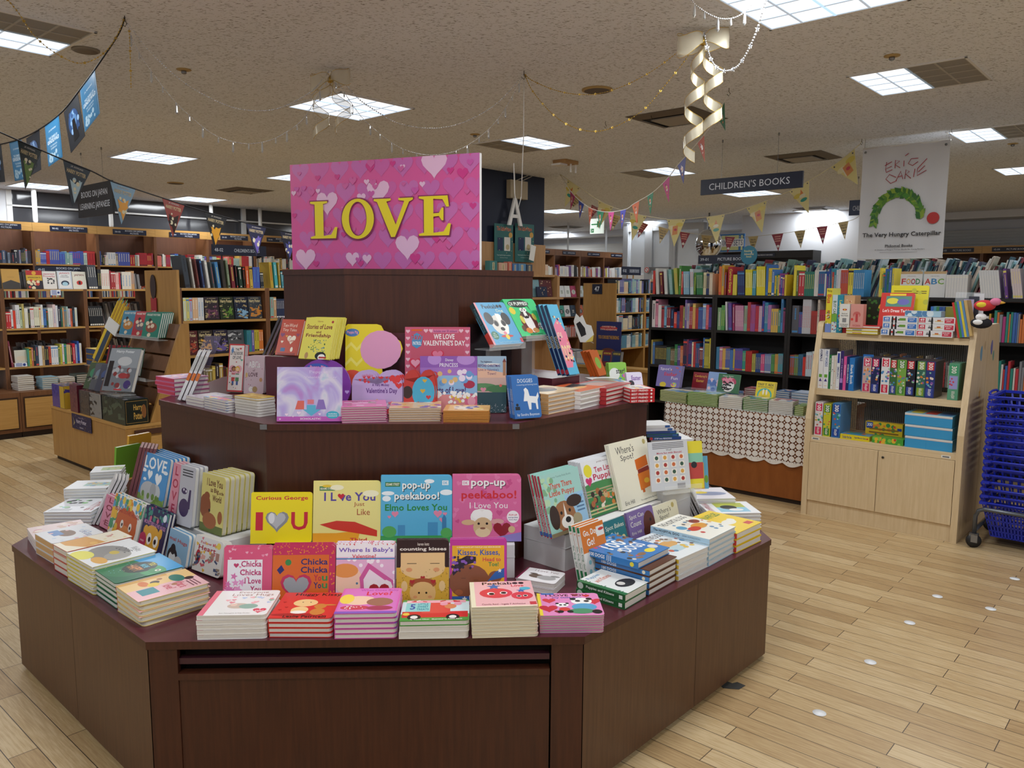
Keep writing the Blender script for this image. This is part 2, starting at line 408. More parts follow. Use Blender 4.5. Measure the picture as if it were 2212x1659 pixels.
def vent(label, x, y, s=.24):
    p = onz(x, y, CEIL); T = Matrix.Translation(p) @ RG46; t = thing('ceiling_vent', label, 'vent', T); st = M('4a4238', .7)
    fr = MB()
    for a in range(4): fr.add([(-s, -s, -.002), (s, -s, -.002), (s*.68, -s*.68, -.02), (-s*.68, -s*.68, -.02)], [(0, 1, 2, 3)], M('6a6054', .6), Matrix.Rotation(a*math.pi/2, 4, 'Z'))
    fr.build('frame', t, T)
    fr = MB(); fr.box(-s*.5, -s*.5, -.024, s*.5, s*.5, -.016, M('a39b8e', .6)); fr.build('centre_plate', t, T)
    fr = MB(); fr.box(-s*.68, -s*.68, -.012, s*.68, s*.68, -.004, M('241f1b', .8)); fr.build('dark_throat', t, T)
for l, x, y in (('square ceiling vent behind the gold ribbon bow', 1462, 254), ('square ceiling vent between the sign and the white fabric banner', 1735, 339), ('square ceiling vent beyond the black bunting', 530, 411), ('square ceiling vent beyond the yellow pennants', 1762, 450), ('square ceiling vent past the navy column', 1222, 490)): vent(l, x, y)
# ============================================================ the tiered display table
X0 = -.2898
TIERS = [(1.9493, .5595, 1.0968, .4489, 0.0), (2.5259, .4010, .7767, .9076, .4489), (2.9406, .2094, .4163, 1.4091, .9076)]
def octa(Y, w, c, e=0.0):
    k = c/2**.5; cy = Y + k + c/2
    pts = [(X0-w, Y), (X0+w, Y), (X0+w+k, Y+k), (X0+w+k, Y+k+c), (X0+w, Y+2*k+c), (X0-w, Y+2*k+c), (X0-w-k, Y+k+c), (X0-w-k, Y+k)]
    if e:
        ap = cy-Y; f = (ap-e)/ap; pts = [(X0+(x-X0)*f, cy+(y-cy)*f) for x, y in pts]
    return pts
tbl = thing('display_table', 'three-tier octagonal dark brown display table carrying the Valentine books', 'display table', Matrix.Translation((X0, 3.3, 0)))
TT = tbl.matrix_world.copy(); ID = Matrix.Identity(4)
for i, (Y, w, c, z, zb) in enumerate(TIERS):
    top = .021
    mb = MB(); P = octa(Y, w, c)
    mb.prism(P, z-top, z, MAHOG, None, PLUM)
    mb.build('tier_top', tbl, ID)
    mb = MB(); P = octa(Y, w, c, .004); z0 = .016 if i == 0 else zb
    n = len(P)
    for k in range(n):
        a, b2 = P[k], P[(k+1) % n]
        if i == 0 and k == 0: continue
        mat = MAHOG_LIT if (i == 0 and k in (1, 7)) else MAHOG
        if k in (1, 7):
            q = (.535 if k == 1 else .5); mid = (a[0]+(b2[0]-a[0])*q, a[1]+(b2[1]-a[1])*q); d = (b2[0]-a[0], b2[1]-a[1]); L = math.hypot(*d); g = .0009/L if i == 0 else 0
            m1 = (mid[0]-d[0]*g, mid[1]-d[1]*g); m2 = (mid[0]+d[0]*g, mid[1]+d[1]*g)
            for s0, s1 in ((a, m1), (m2, b2)): mb.add([(*s0, z0), (*s1, z0), (*s1, z-top), (*s0, z-top)], [(0, 1, 2, 3)], mat)
        else: mb.add([(*a, z0), (*b2, z0), (*b2, z-top), (*a, z-top)], [(0, 1, 2, 3)], mat)
    if i == 0:
        PI = octa(Y, w, c, .02)
        for k in (1, 7): mb.add([(*PI[k], z0), (*PI[(k+1) % n], z0), (*PI[(k+1) % n], z-top), (*PI[k], z-top)], [(0, 1, 2, 3)], M('150b08', .6))
        xl, xr = X0-w+.004, X0+w-.004; y = Y+.004
        for a0, a1 in ((xl, xl+.072), (xr-.082, xr)): mb.box(a0, y, z0, a1, y+.02, z-top, MAHOG)
        mb.box(xl+.072, y+.055, .02, xr-.082, y+.06, z-top, M('140a08', .6))
    mb.build('tier_body', tbl, ID)
    if i == 0:
        dr = MB(); x0, x1 = xl+.0725, xr-.0865
        dr.box(x0, y+.004, .03, x1, y+.024, .355, MAHOG); dr.box(x0, y-.003, .345, x1, y+.026, .362, MAHOG)
        d = dr.build('drawer', tbl, ID)
        dr = MB(); dr.box(x0, y+.008, .383, x1, y+.03, .399, M('43202a', .35)); dr.build('pull_rail', tbl, ID)
        for (x, yy) in ((P[1][0]-.1, P[1][1]+.05), (P[0][0]+.1, P[0][1]+.05), (P[2][0]-.25, P[2][1]-.17), (P[2][0]-.06, P[2][1]+.03), (P[2][0]-.4, P[2][1]-.3), (P[7][0]+.06, P[7][1]+.05), (P[7][0]+.3, P[7][1]-.2)):
            ft = MB(); ft.lathe([(.022, 0), (.022, .014), (.014, .017)], M('1b1a1a', .6), 12, Matrix.Translation((x, yy, 0))); ft.build('foot', tbl, ID)
    if i == 1:
        for (x, yy, dx) in ((X0-w, Y, -.012), (X0+w, Y, .012)):
            bk = MB(); bk.box(x-.011+dx*.2, Y-.003, z-.017, x+.011+dx*.2, Y, z-.001, STEEL); bk.build('corner_bracket', tbl, ID)
# heart board standing on the top tier
a = Vector((-.794, 3.42, 1.4091)); b2 = Vector((-.0045, 3.055, 1.4091)); ex = (b2-a).normalized(); wS = (b2-a).length; hS = .435
T = frame(a, ex, Vector((0, 0, 1)))
brd = thing('love_sign', 'big pink board of hearts with yellow LOVE lettering on the top tier', 'sign board', T)
mb = MB(); mb.box(0, 0, -.018, wS, hS, 0, M('f0eef0', .5)); mb.build('foam_board', brd, T)
rr = random.Random(5); ops = [('r', 0, 0, 1, 1, 'df5fa3')]
pos = []
for gx in range(9):
    for gy in range(5): pos.append((.06+gx*.112+(.03 if gy % 2 else 0), .08+gy*.21, rr.choice((.1, .108, .092)), rr.choice(('cc70b8', 'cf74ba', 'd268b0'))))
for i, (x, y, s, c) in enumerate(pos): ops.append(('h', x, y, s, c))
RGs = RG; 
for x, y, s in ((.78, .915, .13), (.49, .7, .12), (.21, .62, .12), (.64, .2, .125), (.08, .1, .115), (.345, .1, .075), (.425, .1, .05), (.4, .66, .048), (.62, .915, .028), (.72, .755, .03), (.43, .8, .03), (.02, .73, .028), (.16, .74, .026), (.3, .57, .02)): ops.append(('h', x, y, s, 'efc3e4'))
for x, y, s in ((.45, .93, .05), (.92, .83, .055), (.86, .86, .034), (.16, .86, .03), (.57, .95, .03), (.27, .86, .03), (.68, .1, .055), (.39, .06, .034), (.14, .06, .034), (.02, .52, .028), (.97, .55, .034), (.3, .33, .03), (.79, .28, .05), (.98, .05, .034)): ops.append(('h', x, y, s, 'd63f90'))
for i in range(34): ops.append(('h', rr.uniform(.02, .98), rr.uniform(.04, .96), rr.uniform(.02, .045), rr.choice(('d05fb0', 'd767a9'))))
mb = MB(); art(mb, ops, wS, hS, None, .0002, .00004)
mb.build('heart_print', brd, T)
# serif capitals: vertical stems thick, slabs at the ends
def serif_love():
    k = 1
    L = [(0,0),(.62,0),(.66,.3),(.6,.3),(.5,.1),(.32,.07),(.32,.93),(.42,.95),(.42,1),(0,1),(0,.95),(.11,.92),(.11,.08),(0,.05)]
    V = [(.36,0),(.44,0),(.74,.9),(.82,.95),(.82,1),(.52,1),(.52,.95),(.64,.92),(.46,.32),(.27,.92),(.36,.95),(.36,1),(0,1),(0,.95),(.07,.92)]
    E_ = [(0,0),(.66,0),(.7,.3),(.64,.3),(.54,.1),(.32,.07),(.32,.48),(.44,.49),(.5,.38),(.54,.38),(.54,.7),(.5,.7),(.44,.57),(.32,.56),(.32,.93),(.52,.91),(.6,.72),(.66,.72),(.63,1),(0,1),(0,.95),(.11,.92),(.11,.08),(0,.05)]
    O1 = [(.42+.42*math.sin(2*math.pi*i/36), .5+.53*math.cos(2*math.pi*i/36)) for i in range(36)]
    O2 = [(.42+.23*math.sin(2*math.pi*i/36), .5+.45*math.cos(2*math.pi*i/36)) for i in range(36)]
    return L, (O1, O2), V, E_
Lp, (O1, O2), Vp, Ep = serif_love()
def letters(mat, grow, z, name):
    mb = MB(); y0, H = .3*hS, .345*hS
    for poly, x0, x1, up in ((Lp, .118, .27, 0), ('O', .295, .47, .0), (Vp, .47, .675, .0), (Ep, .705, .865, .005)):
        pts = O1 if poly == 'O' else poly; w0 = min(p[0] for p in pts); w1 = max(p[0] for p in pts)
        tr = lambda p: (x0*wS+(p[0]-w0)/(w1-w0)*(x1-x0)*wS, y0+up*hS+p[1]*H)
        cxm = (x0+x1)/2*wS; cym = y0+H/2
        gr = lambda p: (p[0]+(grow if p[0] > cxm else -grow), p[1]+(grow if p[1] > cym else -grow))
        if poly == 'O':
            A = [gr(tr(p)) for p in O1]; B_ = [tr(p) for p in O2]; n = len(A)
            B_ = [(p[0]+(-grow if p[0] > cxm else grow)*.6, p[1]+(-grow if p[1] > cym else grow)*.6) for p in B_]
            mb.add([(*p, z) for p in A+B_], [(i, n+i, n+(i+1) % n, (i+1) % n) for i in range(n)], mat)
        else:
            mb.add([(*gr(tr(p)), z) for p in pts], [tuple(range(len(pts)))], mat)
    mb.build(name, brd, T)
letters(M('8a2f5c', .5), .0045, .0062, 'letter_outline'); letters(M('f3e02a', .4), 0, .0078, 'love_lettering')
# ============================================================ books
BK = {}
ORD = ['', 'topmost', 'second', 'third', 'fourth', 'fifth', 'sixth', 'seventh', 'eighth', 'ninth', 'tenth']
def book_meshes(key, w, h, t, col, ops, board, page, spine, edge):
    k = (key, round(w, 4), round(h, 4), round(t, 4), board)
    if k in BK: return BK[k]
    ct = min(.0022, t*.16); cm = M(col, RG); mb = MB()
    r = min(.012, w*.09) if board else .0012
    out = rrect(w, h, r)
    mb.prism(out, 0, ct, cm); mb.prism(out, t-ct, t, cm)
    mb.box(0, 0, ct, ct, h, t-ct, M(spine[0], RG) if spine else cm)
    if ops: art(mb, ops, w, h, None, t+.00006)
    if spine and len(spine) > 1:   # words run from the top of the spine down; face at x = 0, seen from -x
        S = frame(Vector((-.0002, h, 0)), Vector((0, -1, 0)), Vector((0, 0, 1)))
        art(mb, spine[1], h, t, S, .0001)
    ins = .0006 if board else .0028
    pg = MB(); rr_ = max(r-ins, .0008)
    pts = [(x+ct*.98, y+ins) for x, y in rrect(w-ct-ins, h-2*ins, rr_)]
    if board:
        n = max(2, int((t-2*ct)/.0028)); zz = (t-2*ct)/n
        for i in range(n): pg.prism(pts, ct+zz*i+.00015, ct+zz*(i+1)-.00015, M(page, .7))
        q = [(x+.0009, y+.0009) for x, y in [(p[0]*(w-.002)/w, p[1]*(h-.002)/h) for p in pts]]; pg.prism(q, ct, t-ct, M('a9a69f', .8))
    else: pg.prism(pts, ct, t-ct, M(page, .75))
    BK[k] = (mb.mesh('book_cover'), pg.mesh('page_block')); return BK[k]
def put_book(name, label, key, T, w, h, t, col, ops=None, board=True, page='e4e2dc', spine=None, group=None, cat='book'):
    a, b = book_meshes(key, w, h, t, col, ops, board, page, spine, None)
    o = thing(name, label, cat, T, group); link('cover', a, o); link('page_block', b, o); return o
RJ = random.Random(11)
def stack(A, B, zt, depth, n, t, lab, key, col, ops=None, board=True, page='e4e2dc', spine=None, jit=.0012, name=None, fromtop=None, rotj=.5, top=None):
    """n flat books; A, B are the picture points of the bottom front corners on the surface z = zt"""
    A = onz(*A, zt) if len(A) == 2 else Vector(A); B = onz(*B, zt) if len(B) == 2 else Vector(B)
    ex = B-A; w = ex.length; ex.normalize(); ey = Vector((-ex.y, ex.x, 0))
    if isinstance(depth, tuple): depth = (onz(*depth, zt)-B).dot(ey)
    w -= .0036; A = A+ex*.0018
    for i in range(n):
        a = math.radians(RJ.uniform(-rotj, rotj)); R = Matrix.Rotation(a, 4, 'Z')
        o = A + Vector((RJ.uniform(-jit, jit), RJ.uniform(-jit*.3, jit), 0))
        T = frame(Vector((o.x, o.y, zt+.0006+i*(t+.001))), R @ ex, R @ ey, Vector((0, 0, 1)))
        q = n-i
        lb = lab if n == 1 else ('topmost ' if q == 1 else 'lowest ' if q == n else ORD[q] + ' from top, ') + lab
        kk = dict(key=key, col=col, ops=ops, spine=spine)
        if top and q == 1: kk.update(top)
        put_book(name or ('board_book' if board else 'picture_book'), lb, T=T, w=w, h=depth, t=t, board=board, page=page, **kk)
    return zt+n*(t+.001)
def back_of(d): return Vector((-d.y, d.x, 0))
def stand(base, d, zb, lean, TL, TR, n, t, lab, key, col, ops=None, board=True, page='e4e2dc', spine=None, name=None, h=None, roll=0, step=None, xs=0.0):
    """n books standing one behind the other on the line base + s*d; TL, TR are the picture points of the front cover's top corners"""
    l = math.radians(lean); bk = back_of(d); up = Vector((0, 0, math.cos(l))) + bk*math.sin(l); nz = d.cross(up)
    base = onz(*base, zb) if isinstance(base, tuple) else base; p0 = Vector((base.x, base.y, zb+t*math.sin(l)+.0009))
    a, b = onp(*TL, p0, nz), onp(*TR, p0, nz)
    s0, s1 = (a-p0).dot(d), (b-p0).dot(d); hh = h or ((a-p0).dot(up)+(b-p0).dot(up))/2; w = s1-s0
    for i in range(n):
        off = i*((step or t+.0013)/math.cos(l))
        o = p0 + d*(s0+xs*i+RJ.uniform(-.002, .002)*(i > 0)) - nz*t + bk*off
        T = frame(o, d, up, nz)
        lb = lab if n == 1 else ('front ' if i == 0 else ORD[i+1] + ' from front, ') + lab
        put_book(name or ('board_book' if board else 'picture_book'), lb, key, T, w, hh, t, col, ops, board, page, spine)
    return w, hh
def edge(px, z, ang, lean, w, h, t, lab, key, col, ops=None, board=True, page='e4e2dc', spine=None, name=None):
    """a book standing edge on: its spine foot at picture point px on height z, its width running off along ang"""
    d = Vector((math.cos(math.radians(ang)), math.sin(math.radians(ang)), 0)); l = math.radians(lean); up = Vector((0, 0, math.cos(l)))+back_of(d)*math.sin(l); nz = d.cross(up)
    p = onz(*px, z)+Vector((0, 0, t*abs(math.sin(l))+.001)); return put_book(name or ('board_book' if board else 'picture_book'), lab, key, frame(p-nz*t*(lean > 0), d, up, nz), w, h, t, col, ops, board, page, spine)
Z1, Z2, Z3 = .4489, .9076, 1.4091
XD = Vector((1, 0, 0)); C45 = Vector((.70711, .70711, 0)); D45 = Vector((.70711, -.70711, 0))
# --- risers: white boxes that lift the rear books
def riser(label, T, L, D_, H_):
    mb = MB(); mb.box(0, 0, 0, L, D_, H_, M('dcdcdc', .6)); mb.box(-.001, -.001, H_*.62, L+.001, D_, H_*.626, M('c4c4c4', .6)); o = mb.build('display_riser', None, T); tag(o, label, 'riser')
riser('long white cardboard riser under the back row of the front face', frame(Vector((-.635, 2.37, Z1+.0005)), XD, Vector((0, 1, 0))), .74, .145, .105)
FRC = Vector((X0+TIERS[1][1], TIERS[1][0], 0)); FLC = Vector((X0-TIERS[1][1], TIERS[1][0], 0))
riser('white box under the puppy books beside the small rabbit books', frame(FRC+D45*.185+C45*.035+Vector((0, 0, Z1+.0005)), C45, Vector((-.70711, .70711, 0))), .56, .175, .118)
riser('white box at the far corner under the dotted back cover', frame(FRC+D45*.185+C45*.605+Vector((0, 0, Z1+.0005)), C45, Vector((-.70711, .70711, 0))), .22, .175, .15)
riser('long white riser hidden under the tall books of the bench side', frame(FLC-C45*.152-D45*.70+Vector((0, 0, Z1+.0005)), D45, C45), .70, .145, .105)
# ---------------- front face, first row: flat stacks
stack((424.4,1383.6), (577.2,1380.4), Z1, .165, 5, .0122, 'white board book with pink spine strip, front row end stack', 'hugs', 'eceae8',
  [('r',0,0,.09,1,'e8788c'),('t','Everyone',.38,.86,.83,.95,'9c6b5c',{'b':0}),('t','Loves Hugs',.3,.74,.93,.86,'9c6b5c',{'b':0}),('h',.86,.16,.2,'d9435a'),('t','sale!',.8,.13,.92,.2,'f4dede'),
   ('e',.5,.36,.16,.1,'cdb9a9'),('e',.66,.34,.14,.09,'8fb3a4'),('e',.43,.4,.05,'e7c9b8'),('n','h',14,['e58a94','8fc0a5','f0b3b8','b8c9e8'],(.2,.45,.95,.72),(.06,.1),3),('t','Eoin McLaughlin & Polly Dunbar',.3,.05,.75,.09,'8a8a88',{'b':0})])
stack((578.5,1378), (718.7,1378), Z1, .17, 4, .0125, 'red board book with a hugging baby, beside the pink-striped stack', 'huggy', 'd8352f',
  [('t','Huggy Kissy',.2,.84,.97,.97,'1c1210'),('e',.42,.12,.42,.06,'a82420'),('e',.45,.58,.2,.15,'f0c98c'),('e',.42,.3,.14,.14,'f0c98c'),('e',.42,.22,.13,.06,'f4efe6'),('e',.72,.45,.1,.1,'d0843a'),('e',.72,.24,.12,.13,'d0843a'),('e',.87,.5,.1,.03,'d0843a'),
   ('e',.4,.6,.015,.012,'22140e'),('e',.53,.6,.015,.012,'22140e'),('h',.1,.6,.06,'b32520'),('h',.18,.4,.06,'b32520'),('h',.1,.3,.06,'b32520'),('t','Leslie Patricelli',.22,.02,.9,.1,'1c1210')])
stack((720.9,1381.4), (858.9,1379.5), Z1, .17, 5, .0128, 'magenta board book with two sleeping babies, between red and shaped stacks', 'babylove', 'd862b0',
  [('r',.03,.03,.97,.97,'d874bd'),('t','What Does Baby',.3,.86,.95,.95,'b83fa0'),('t','Love?',.42,.7,.85,.86,'d8242c'),('e',.33,.5,.28,.19,'f0c9a8'),('e',.12,.56,.12,.2,'f0d34c'),('e',.68,.44,.22,.17,'9c6746'),('e',.3,.22,.24,.09,'cc3b4a'),('e',.7,.2,.22,.09,'a8324c'),('r',0,0,1,.08,'8656b8'),('n','e',16,['f6e7ef'],(.14,.16,.5,.28),(.01,.014),4)])
zt = stack((860.8,1381.4), (1014.6,1378.9), Z1, .128, 2, .0165, 'thick white board book under the treat van book', 'van0', 'e9e7e2')
stack((onz(860.8,1381.4,Z1)+Vector((0,0,zt-Z1)))[:], (onz(1014.6,1378.9,Z1)+Vector((0,0,zt-Z1)))[:], zt, .135, 1, .014, 'shaped board book with a red ice cream van', 'van', '5aa04e',
  [('r',0,.3,1,.9,'cfe4ea'),('r',0,0,1,.16,'4f9a46'),('r',.02,.14,.98,.42,'cf3030'),('r',.3,.34,.72,.86,'d94a44'),('r',.06,.42,.42,.84,'8fd0d0'),('r',.06,.84,.95,.97,'e9a9b8'),('n','r',9,['c93038','f1e7e2'],(.08,.88,.92,.95),(.03,.05),5),('e',.2,.16,.1,'1b1718'),('e',.2,.16,.055,'e9e6e2'),('e',.76,.16,.1,'1b1718'),('e',.76,.16,.055,'e9e6e2'),('e',.72,.66,.09,'d8875a'),('e',.62,.78,.06,'e59ab0'),('e',.83,.78,.06,'e59ab0'),('e',.08,.3,.05,'e8c64a'),('t','5',.12,.52,.2,.78,'2f4fa8'),('t','LITTLE\nSWEET\nTREATS',.22,.48,.4,.82,'1d8aa0'),('t','by Danna Oliver   Illustrated by Alison Black',.15,.02,.9,.08,'f2f2ea')])
stack((1018,1379.5), (1163.8,1374.9), Z1, .175, 9, .0083, 'cream board book with two strawberry faces', 'peeklove', 'eae2c4',
  [('r',.07,0,1,1,'eab4b8'),('r',.07,0,1,.04,'f3dccb'),('n','r',3,['e8dfae'],(.02,.2,.04,.9),(.01,.02),2),('t','Peekab',.2,.86,.68,.97,'1d1516'),('e',.73,.91,.045,'1d1516'),('e',.83,.91,.045,'1d1516'),('t','Love',.66,.76,.86,.86,'cf2f3a'),('e',.4,.52,.26,.2,'d8434e'),('e',.8,.4,.17,.15,'d8434e'),('s',.38,.78,.12,'3f6fb0'),('s',.8,.6,.08,'3f6fb0'),('e',.32,.5,.06,'f6f2ef'),('e',.52,.52,.06,'f6f2ef'),('e',.33,.49,.045,'181314'),('e',.52,.52,.045,'181314'),('e',.75,.38,.04,'f6f2ef'),('e',.85,.39,.04,'f6f2ef'),('e',.75,.38,.03,'181314'),('e',.85,.39,.03,'181314'),('e',.87,.68,.09,.06,'56b4cf'),('r',.89,.05,.99,.16,'c8434a'),('t','Camilla Reid - Ingela P Arrhenius',.16,.05,.82,.12,'7d4c48',{'b':0})], page='ded9c4')
stack((1165.2,1369), (1307.3,1367), Z1, .15, 7, .0061, 'pink board book with two pandas, at the corner of the front row', 'panda', 'e08ac0',
  [('r',0,0,.05,1,'eeda3e'),('r',.07,.93,.28,1,'3a6ab8'),('t','I LOVE YOU,',.14,.83,.85,.95,'4a1420'),('t','my little one',.24,.74,.72,.83,'3f4fa8'),('h',.18,.64,.22,'d23a44'),('h',.15,.28,.3,'c5283a'),('h',.9,.6,.25,'cc2f40'),('h',.62,.9,.12,'8b1f2c'),('h',.3,.15,.14,'8b1f2c'),('h',.8,.86,.12,'cc2f40'),
   ('e',.7,.62,.17,.14,'f2f0ee'),('e',.57,.72,.05,'171415'),('e',.83,.72,.05,'171415'),('e',.64,.63,.045,.04,'171415'),('e',.78,.62,.045,.04,'171415'),('e',.72,.36,.2,.14,'57a0cc'),('e',.66,.18,.2,.1,'4d8f68'),('e',.9,.15,.08,'171415'),('e',.38,.45,.1,.08,'f2f0ee'),('e',.3,.52,.03,'171415'),('e',.46,.52,.03,'171415'),('e',.35,.45,.026,'171415'),('e',.42,.45,.026,'171415'),('e',.4,.26,.09,.07,'cf3a34'),('e',.33,.16,.05,'171415'),('e',.48,.16,.05,'171415')], page='b9b2ad')
p = onz(1112,1272,Z1); q = onz(1199,1287,Z1)
stack(p[:], q[:], Z1, .10, 2, .0165, 'small white padded book with rabbits, behind the panda stack', 'rabbits', 'eae8ea',
  [('r',0,0,.05,1,'7c2a4a'),('t','I Love You',.25,.78,.85,.93,'8a6f70',{'b':0}),('e',.42,.4,.2,.12,'6d5c50'),('e',.68,.36,.24,.14,'a9a8a8'),('e',.3,.56,.1,.04,'5b4c42'),('e',.85,.55,.12,.05,'8f8e8e')], spine=('7c2a4a',))
# ---------------- front face, second row (standing on the tier)
R2 = Vector((0, 2.152, 0)); R2b = Vector((0, 2.165, 0))
stand(R2, XD, Z1, 13, (484.5,1184), (588.9,1182), 3, .009, 'pink board book with white title panel and heart border', 'chickaP', 'd8587e',
  [('n','h',26,['ecaac0','e690ac'],(0,.05,1,1),(.05,.07),8),('r',.08,.18,.8,.8,'eceaf0'),('n','s',12,['d778b0','e59ccb'],(.06,.2,.4,.55),(.07,.1),7),('h',.26,.7,.11,'c2406c'),('t','Chicka',.36,.68,.78,.78,'b92f6c'),('t','Chicka',.34,.54,.78,.64,'b92f6c'),('t','I Love',.44,.4,.78,.5,'b92f6c'),('t','You',.56,.26,.78,.36,'b92f6c'),('h',.5,.14,.2,'c2406c'),('h',.75,.12,.16,'d778b0')])
stand(R2, XD, Z1, 13, (590,1179), (725,1175.5), 3, .0095, 'orange board book with a silver mirror heart', 'chickaO', 'c3315c',
  [('n','e',60,['e58a38'],(.02,.86,.98,.99),(.008,.011),8),('n','e',20,['e58a38'],(.92,.05,.99,.9),(.01,.014),9),('r',0,.0,.9,.84,'d96a2c'),('e',.25,.72,.05,'3c8a4c'),('p',[(.07,.6),(.14,.68),(.19,.6),(.12,.53)],'2f2f70'),('t','Chicka',.45,.68,.88,.78,'33306f'),('t','Chicka',.45,.55,.88,.65,'33306f'),('t','Yo',.66,.42,.78,.52,'bb2f48'),('t','u',.79,.42,.88,.5,'3c8a4c'),('t','Yo',.66,.3,.78,.4,'33306f'),('t','u',.79,.3,.88,.38,'3c8a4c'),('h',.38,.3,.5,'c3315c'),('h',.38,.3,.41,'9aa0a6'),('s',.74,.12,.05,'bb2f48')])
stand(R2, XD, Z1, 13, (727,1172.5), (853,1171), 2, .012, 'lilac flap book with a sleeping baby and red heart', 'whereval', 'e4b4d4',
  [('r',0,.77,1,1,'f1eef2'),('n','e',30,['f6edf4'],(0,.05,1,.76),(.03,.035),3),('n','e',30,['d9434e'],(0,.96,1,.995),(.008,.01),3),('t','Where Is Baby\'s',.04,.83,.97,.92,'7a5cb8'),('t','Valentine?',.27,.755,.68,.815,'d0434e'),('r',0,.735,1,.755,'4a8fc0'),('e',.2,.42,.24,.26,'f2c8b0'),('e',.16,.56,.22,.12,'e3954e'),('p',[(.45,.05),(.4,.45),(.55,.68),(.98,.4),(.98,.05)],'cf5c9c'),('p',[(.5,.05),(.47,.42),(.57,.58),(.92,.35),(.92,.05)],'efdfe8'),('h',.74,.22,.46,'f0e4ea'),('h',.74,.2,.36,'a3242c'),('e',.36,.36,.02,'4f7a98'),('n','e',14,['c25a9a'],(.02,.02,.4,.18),(.02,.03),2)])
stand(R2, XD, Z1, 11, (857,1166), (970,1165), 2, .009, 'dark brown and yellow board book with two sleeping faces', 'counting', '331a17',
  [('r',0,.0,1,.58,'d8a93c'),('n','e',110,['6a4a1c'],(.01,.02,.99,.56),(.006,.008),3),('t','karen katz',.4,.91,.62,.955,'f0e6da',{'b':0}),('t','counting kisses',.06,.82,.95,.885,'f3ece2'),('e',.5,.58,.43,.22,'e8c48c'),('p',[(.08,.6),(.5,.46),(.92,.6),(.92,.8),(.08,.8)],'e8c48c'),('e',.24,.545,.06,.04,'dd9b6a'),('e',.76,.545,.06,.04,'dd9b6a'),('lines',1,.2,.62,.38,.64,'33211a'),('lines',1,.64,.62,.82,.64,'33211a'),('h',.5,.42,.09,'b3262a'),('e',.5,.2,.25,.26,'e4b878'),('e',.5,.34,.26,.1,'a5542a'),('e',.5,.27,.2,.12,'e4b878'),('h',.3,.36,.1,'b3262a'),('h',.7,.36,.1,'b3262a'),('e',.15,.3,.06,.1,'e8c48c'),('e',.87,.3,.06,.1,'e8c48c'),('e',.43,.2,.02,'22160f'),('e',.57,.2,.02,'22160f'),('e',.36,.14,.04,.025,'dd9b6a'),('e',.64,.14,.04,.025,'dd9b6a')])
stand(R2, XD, Z1, 11, (972,1165), (1094,1163), 2, .01, 'magenta and yellow board book with a curly haired baby', 'kisskiss', 'c03a98',
  [('r',.04,.06,.96,.9,'e8ae2e'),('t','A KAREN KATZ LIFT-THE-FLAP AND MIRROR BOOK',.12,.865,.9,.885,'f6efdc'),('t','Kisses, Kisses,',.14,.74,.88,.84,'3e5ca8'),('t','Head to',.58,.66,.9,.72,'d0434e'),('t','Toe!',.68,.585,.86,.65,'3c8a4c'),('e',.34,.36,.36,.3,'8a5138'),('p',[(.04,.5),(.1,.66),(.3,.75),(.46,.73),(.46,.65),(.25,.6),(.06,.45)],'2c2030'),('n','e',26,['8a5cb8','3a2a3c'],(.04,.52,.44,.74),(.02,.03),4),('e',.8,.43,.12,.1,'8a5138'),('p',[(.66,.36),(.96,.42),(.96,.56),(.8,.5)],'3464b0'),('r',.04,.06,.6,.14,'3464b0'),('s',.26,.1,.05,'f0f0f4'),('s',.88,.52,.04,'f0f0f4'),('lines',1,.2,.4,.28,.41,'3b2118'),('lines',1,.42,.37,.5,.38,'3b2118'),('e',.16,.2,.07,.05,'a6603f')])
# ---------------- front face, third row (on the riser)
R3 = Vector((0, 2.395, 0)); ZR = Z1+.1055
stand(R3, XD, ZR, 12, (543,1065.6), (675,1064), 2, .008, 'bright yellow picture book with a silver heart', 'yellowheart', 'f0dc1c',
  [('t','Curious George',.08,.84,.93,.94,'c8283a'),('t','I',.08,.26,.2,.62,'c8283a'),('t','U',.66,.26,.93,.62,'c8283a'),('h',.43,.42,.38,'8d8f93'),('h',.42,.44,.3,'b9bcc0'),('e',.34,.5,.05,.09,'dfe1e4')])
stand(R3, XD, ZR, 12, (677.5,1041), (823,1038.7), 2, .009, 'pale yellow picture book with arched purple title', 'justlike', 'ece08c',
  [('r',.09,.85,.32,.92,'2f7a44'),('e',.2,.925,.07,.02,'e6c338'),('t','SESAME STREET',.1,.865,.31,.9,'f0ead8'),('t','I L ve You',.16,.68,.92,.82,'5b4a9c'),('h',.41,.75,.1,'c8283a'),('t','Just',.6,.58,.76,.66,'a5402e',{'b':0}),('t','Like',.65,.45,.84,.55,'a5402e',{'b':0}),('e',.85,.8,.12,.05,'f6f0cc'),('e',.35,.9,.1,.04,'f6f0cc'),('p',[(0,0),(0,.16),(.35,.16),(.7,.2),(.66,0)],'e8a22c'),('p',[(.1,.3),(.35,.36),(.62,.34),(.95,.2),(.95,.1),(.3,.22)],'cf3a2a'),('t','Third',.55,.02,.8,.08,'c8283a')])
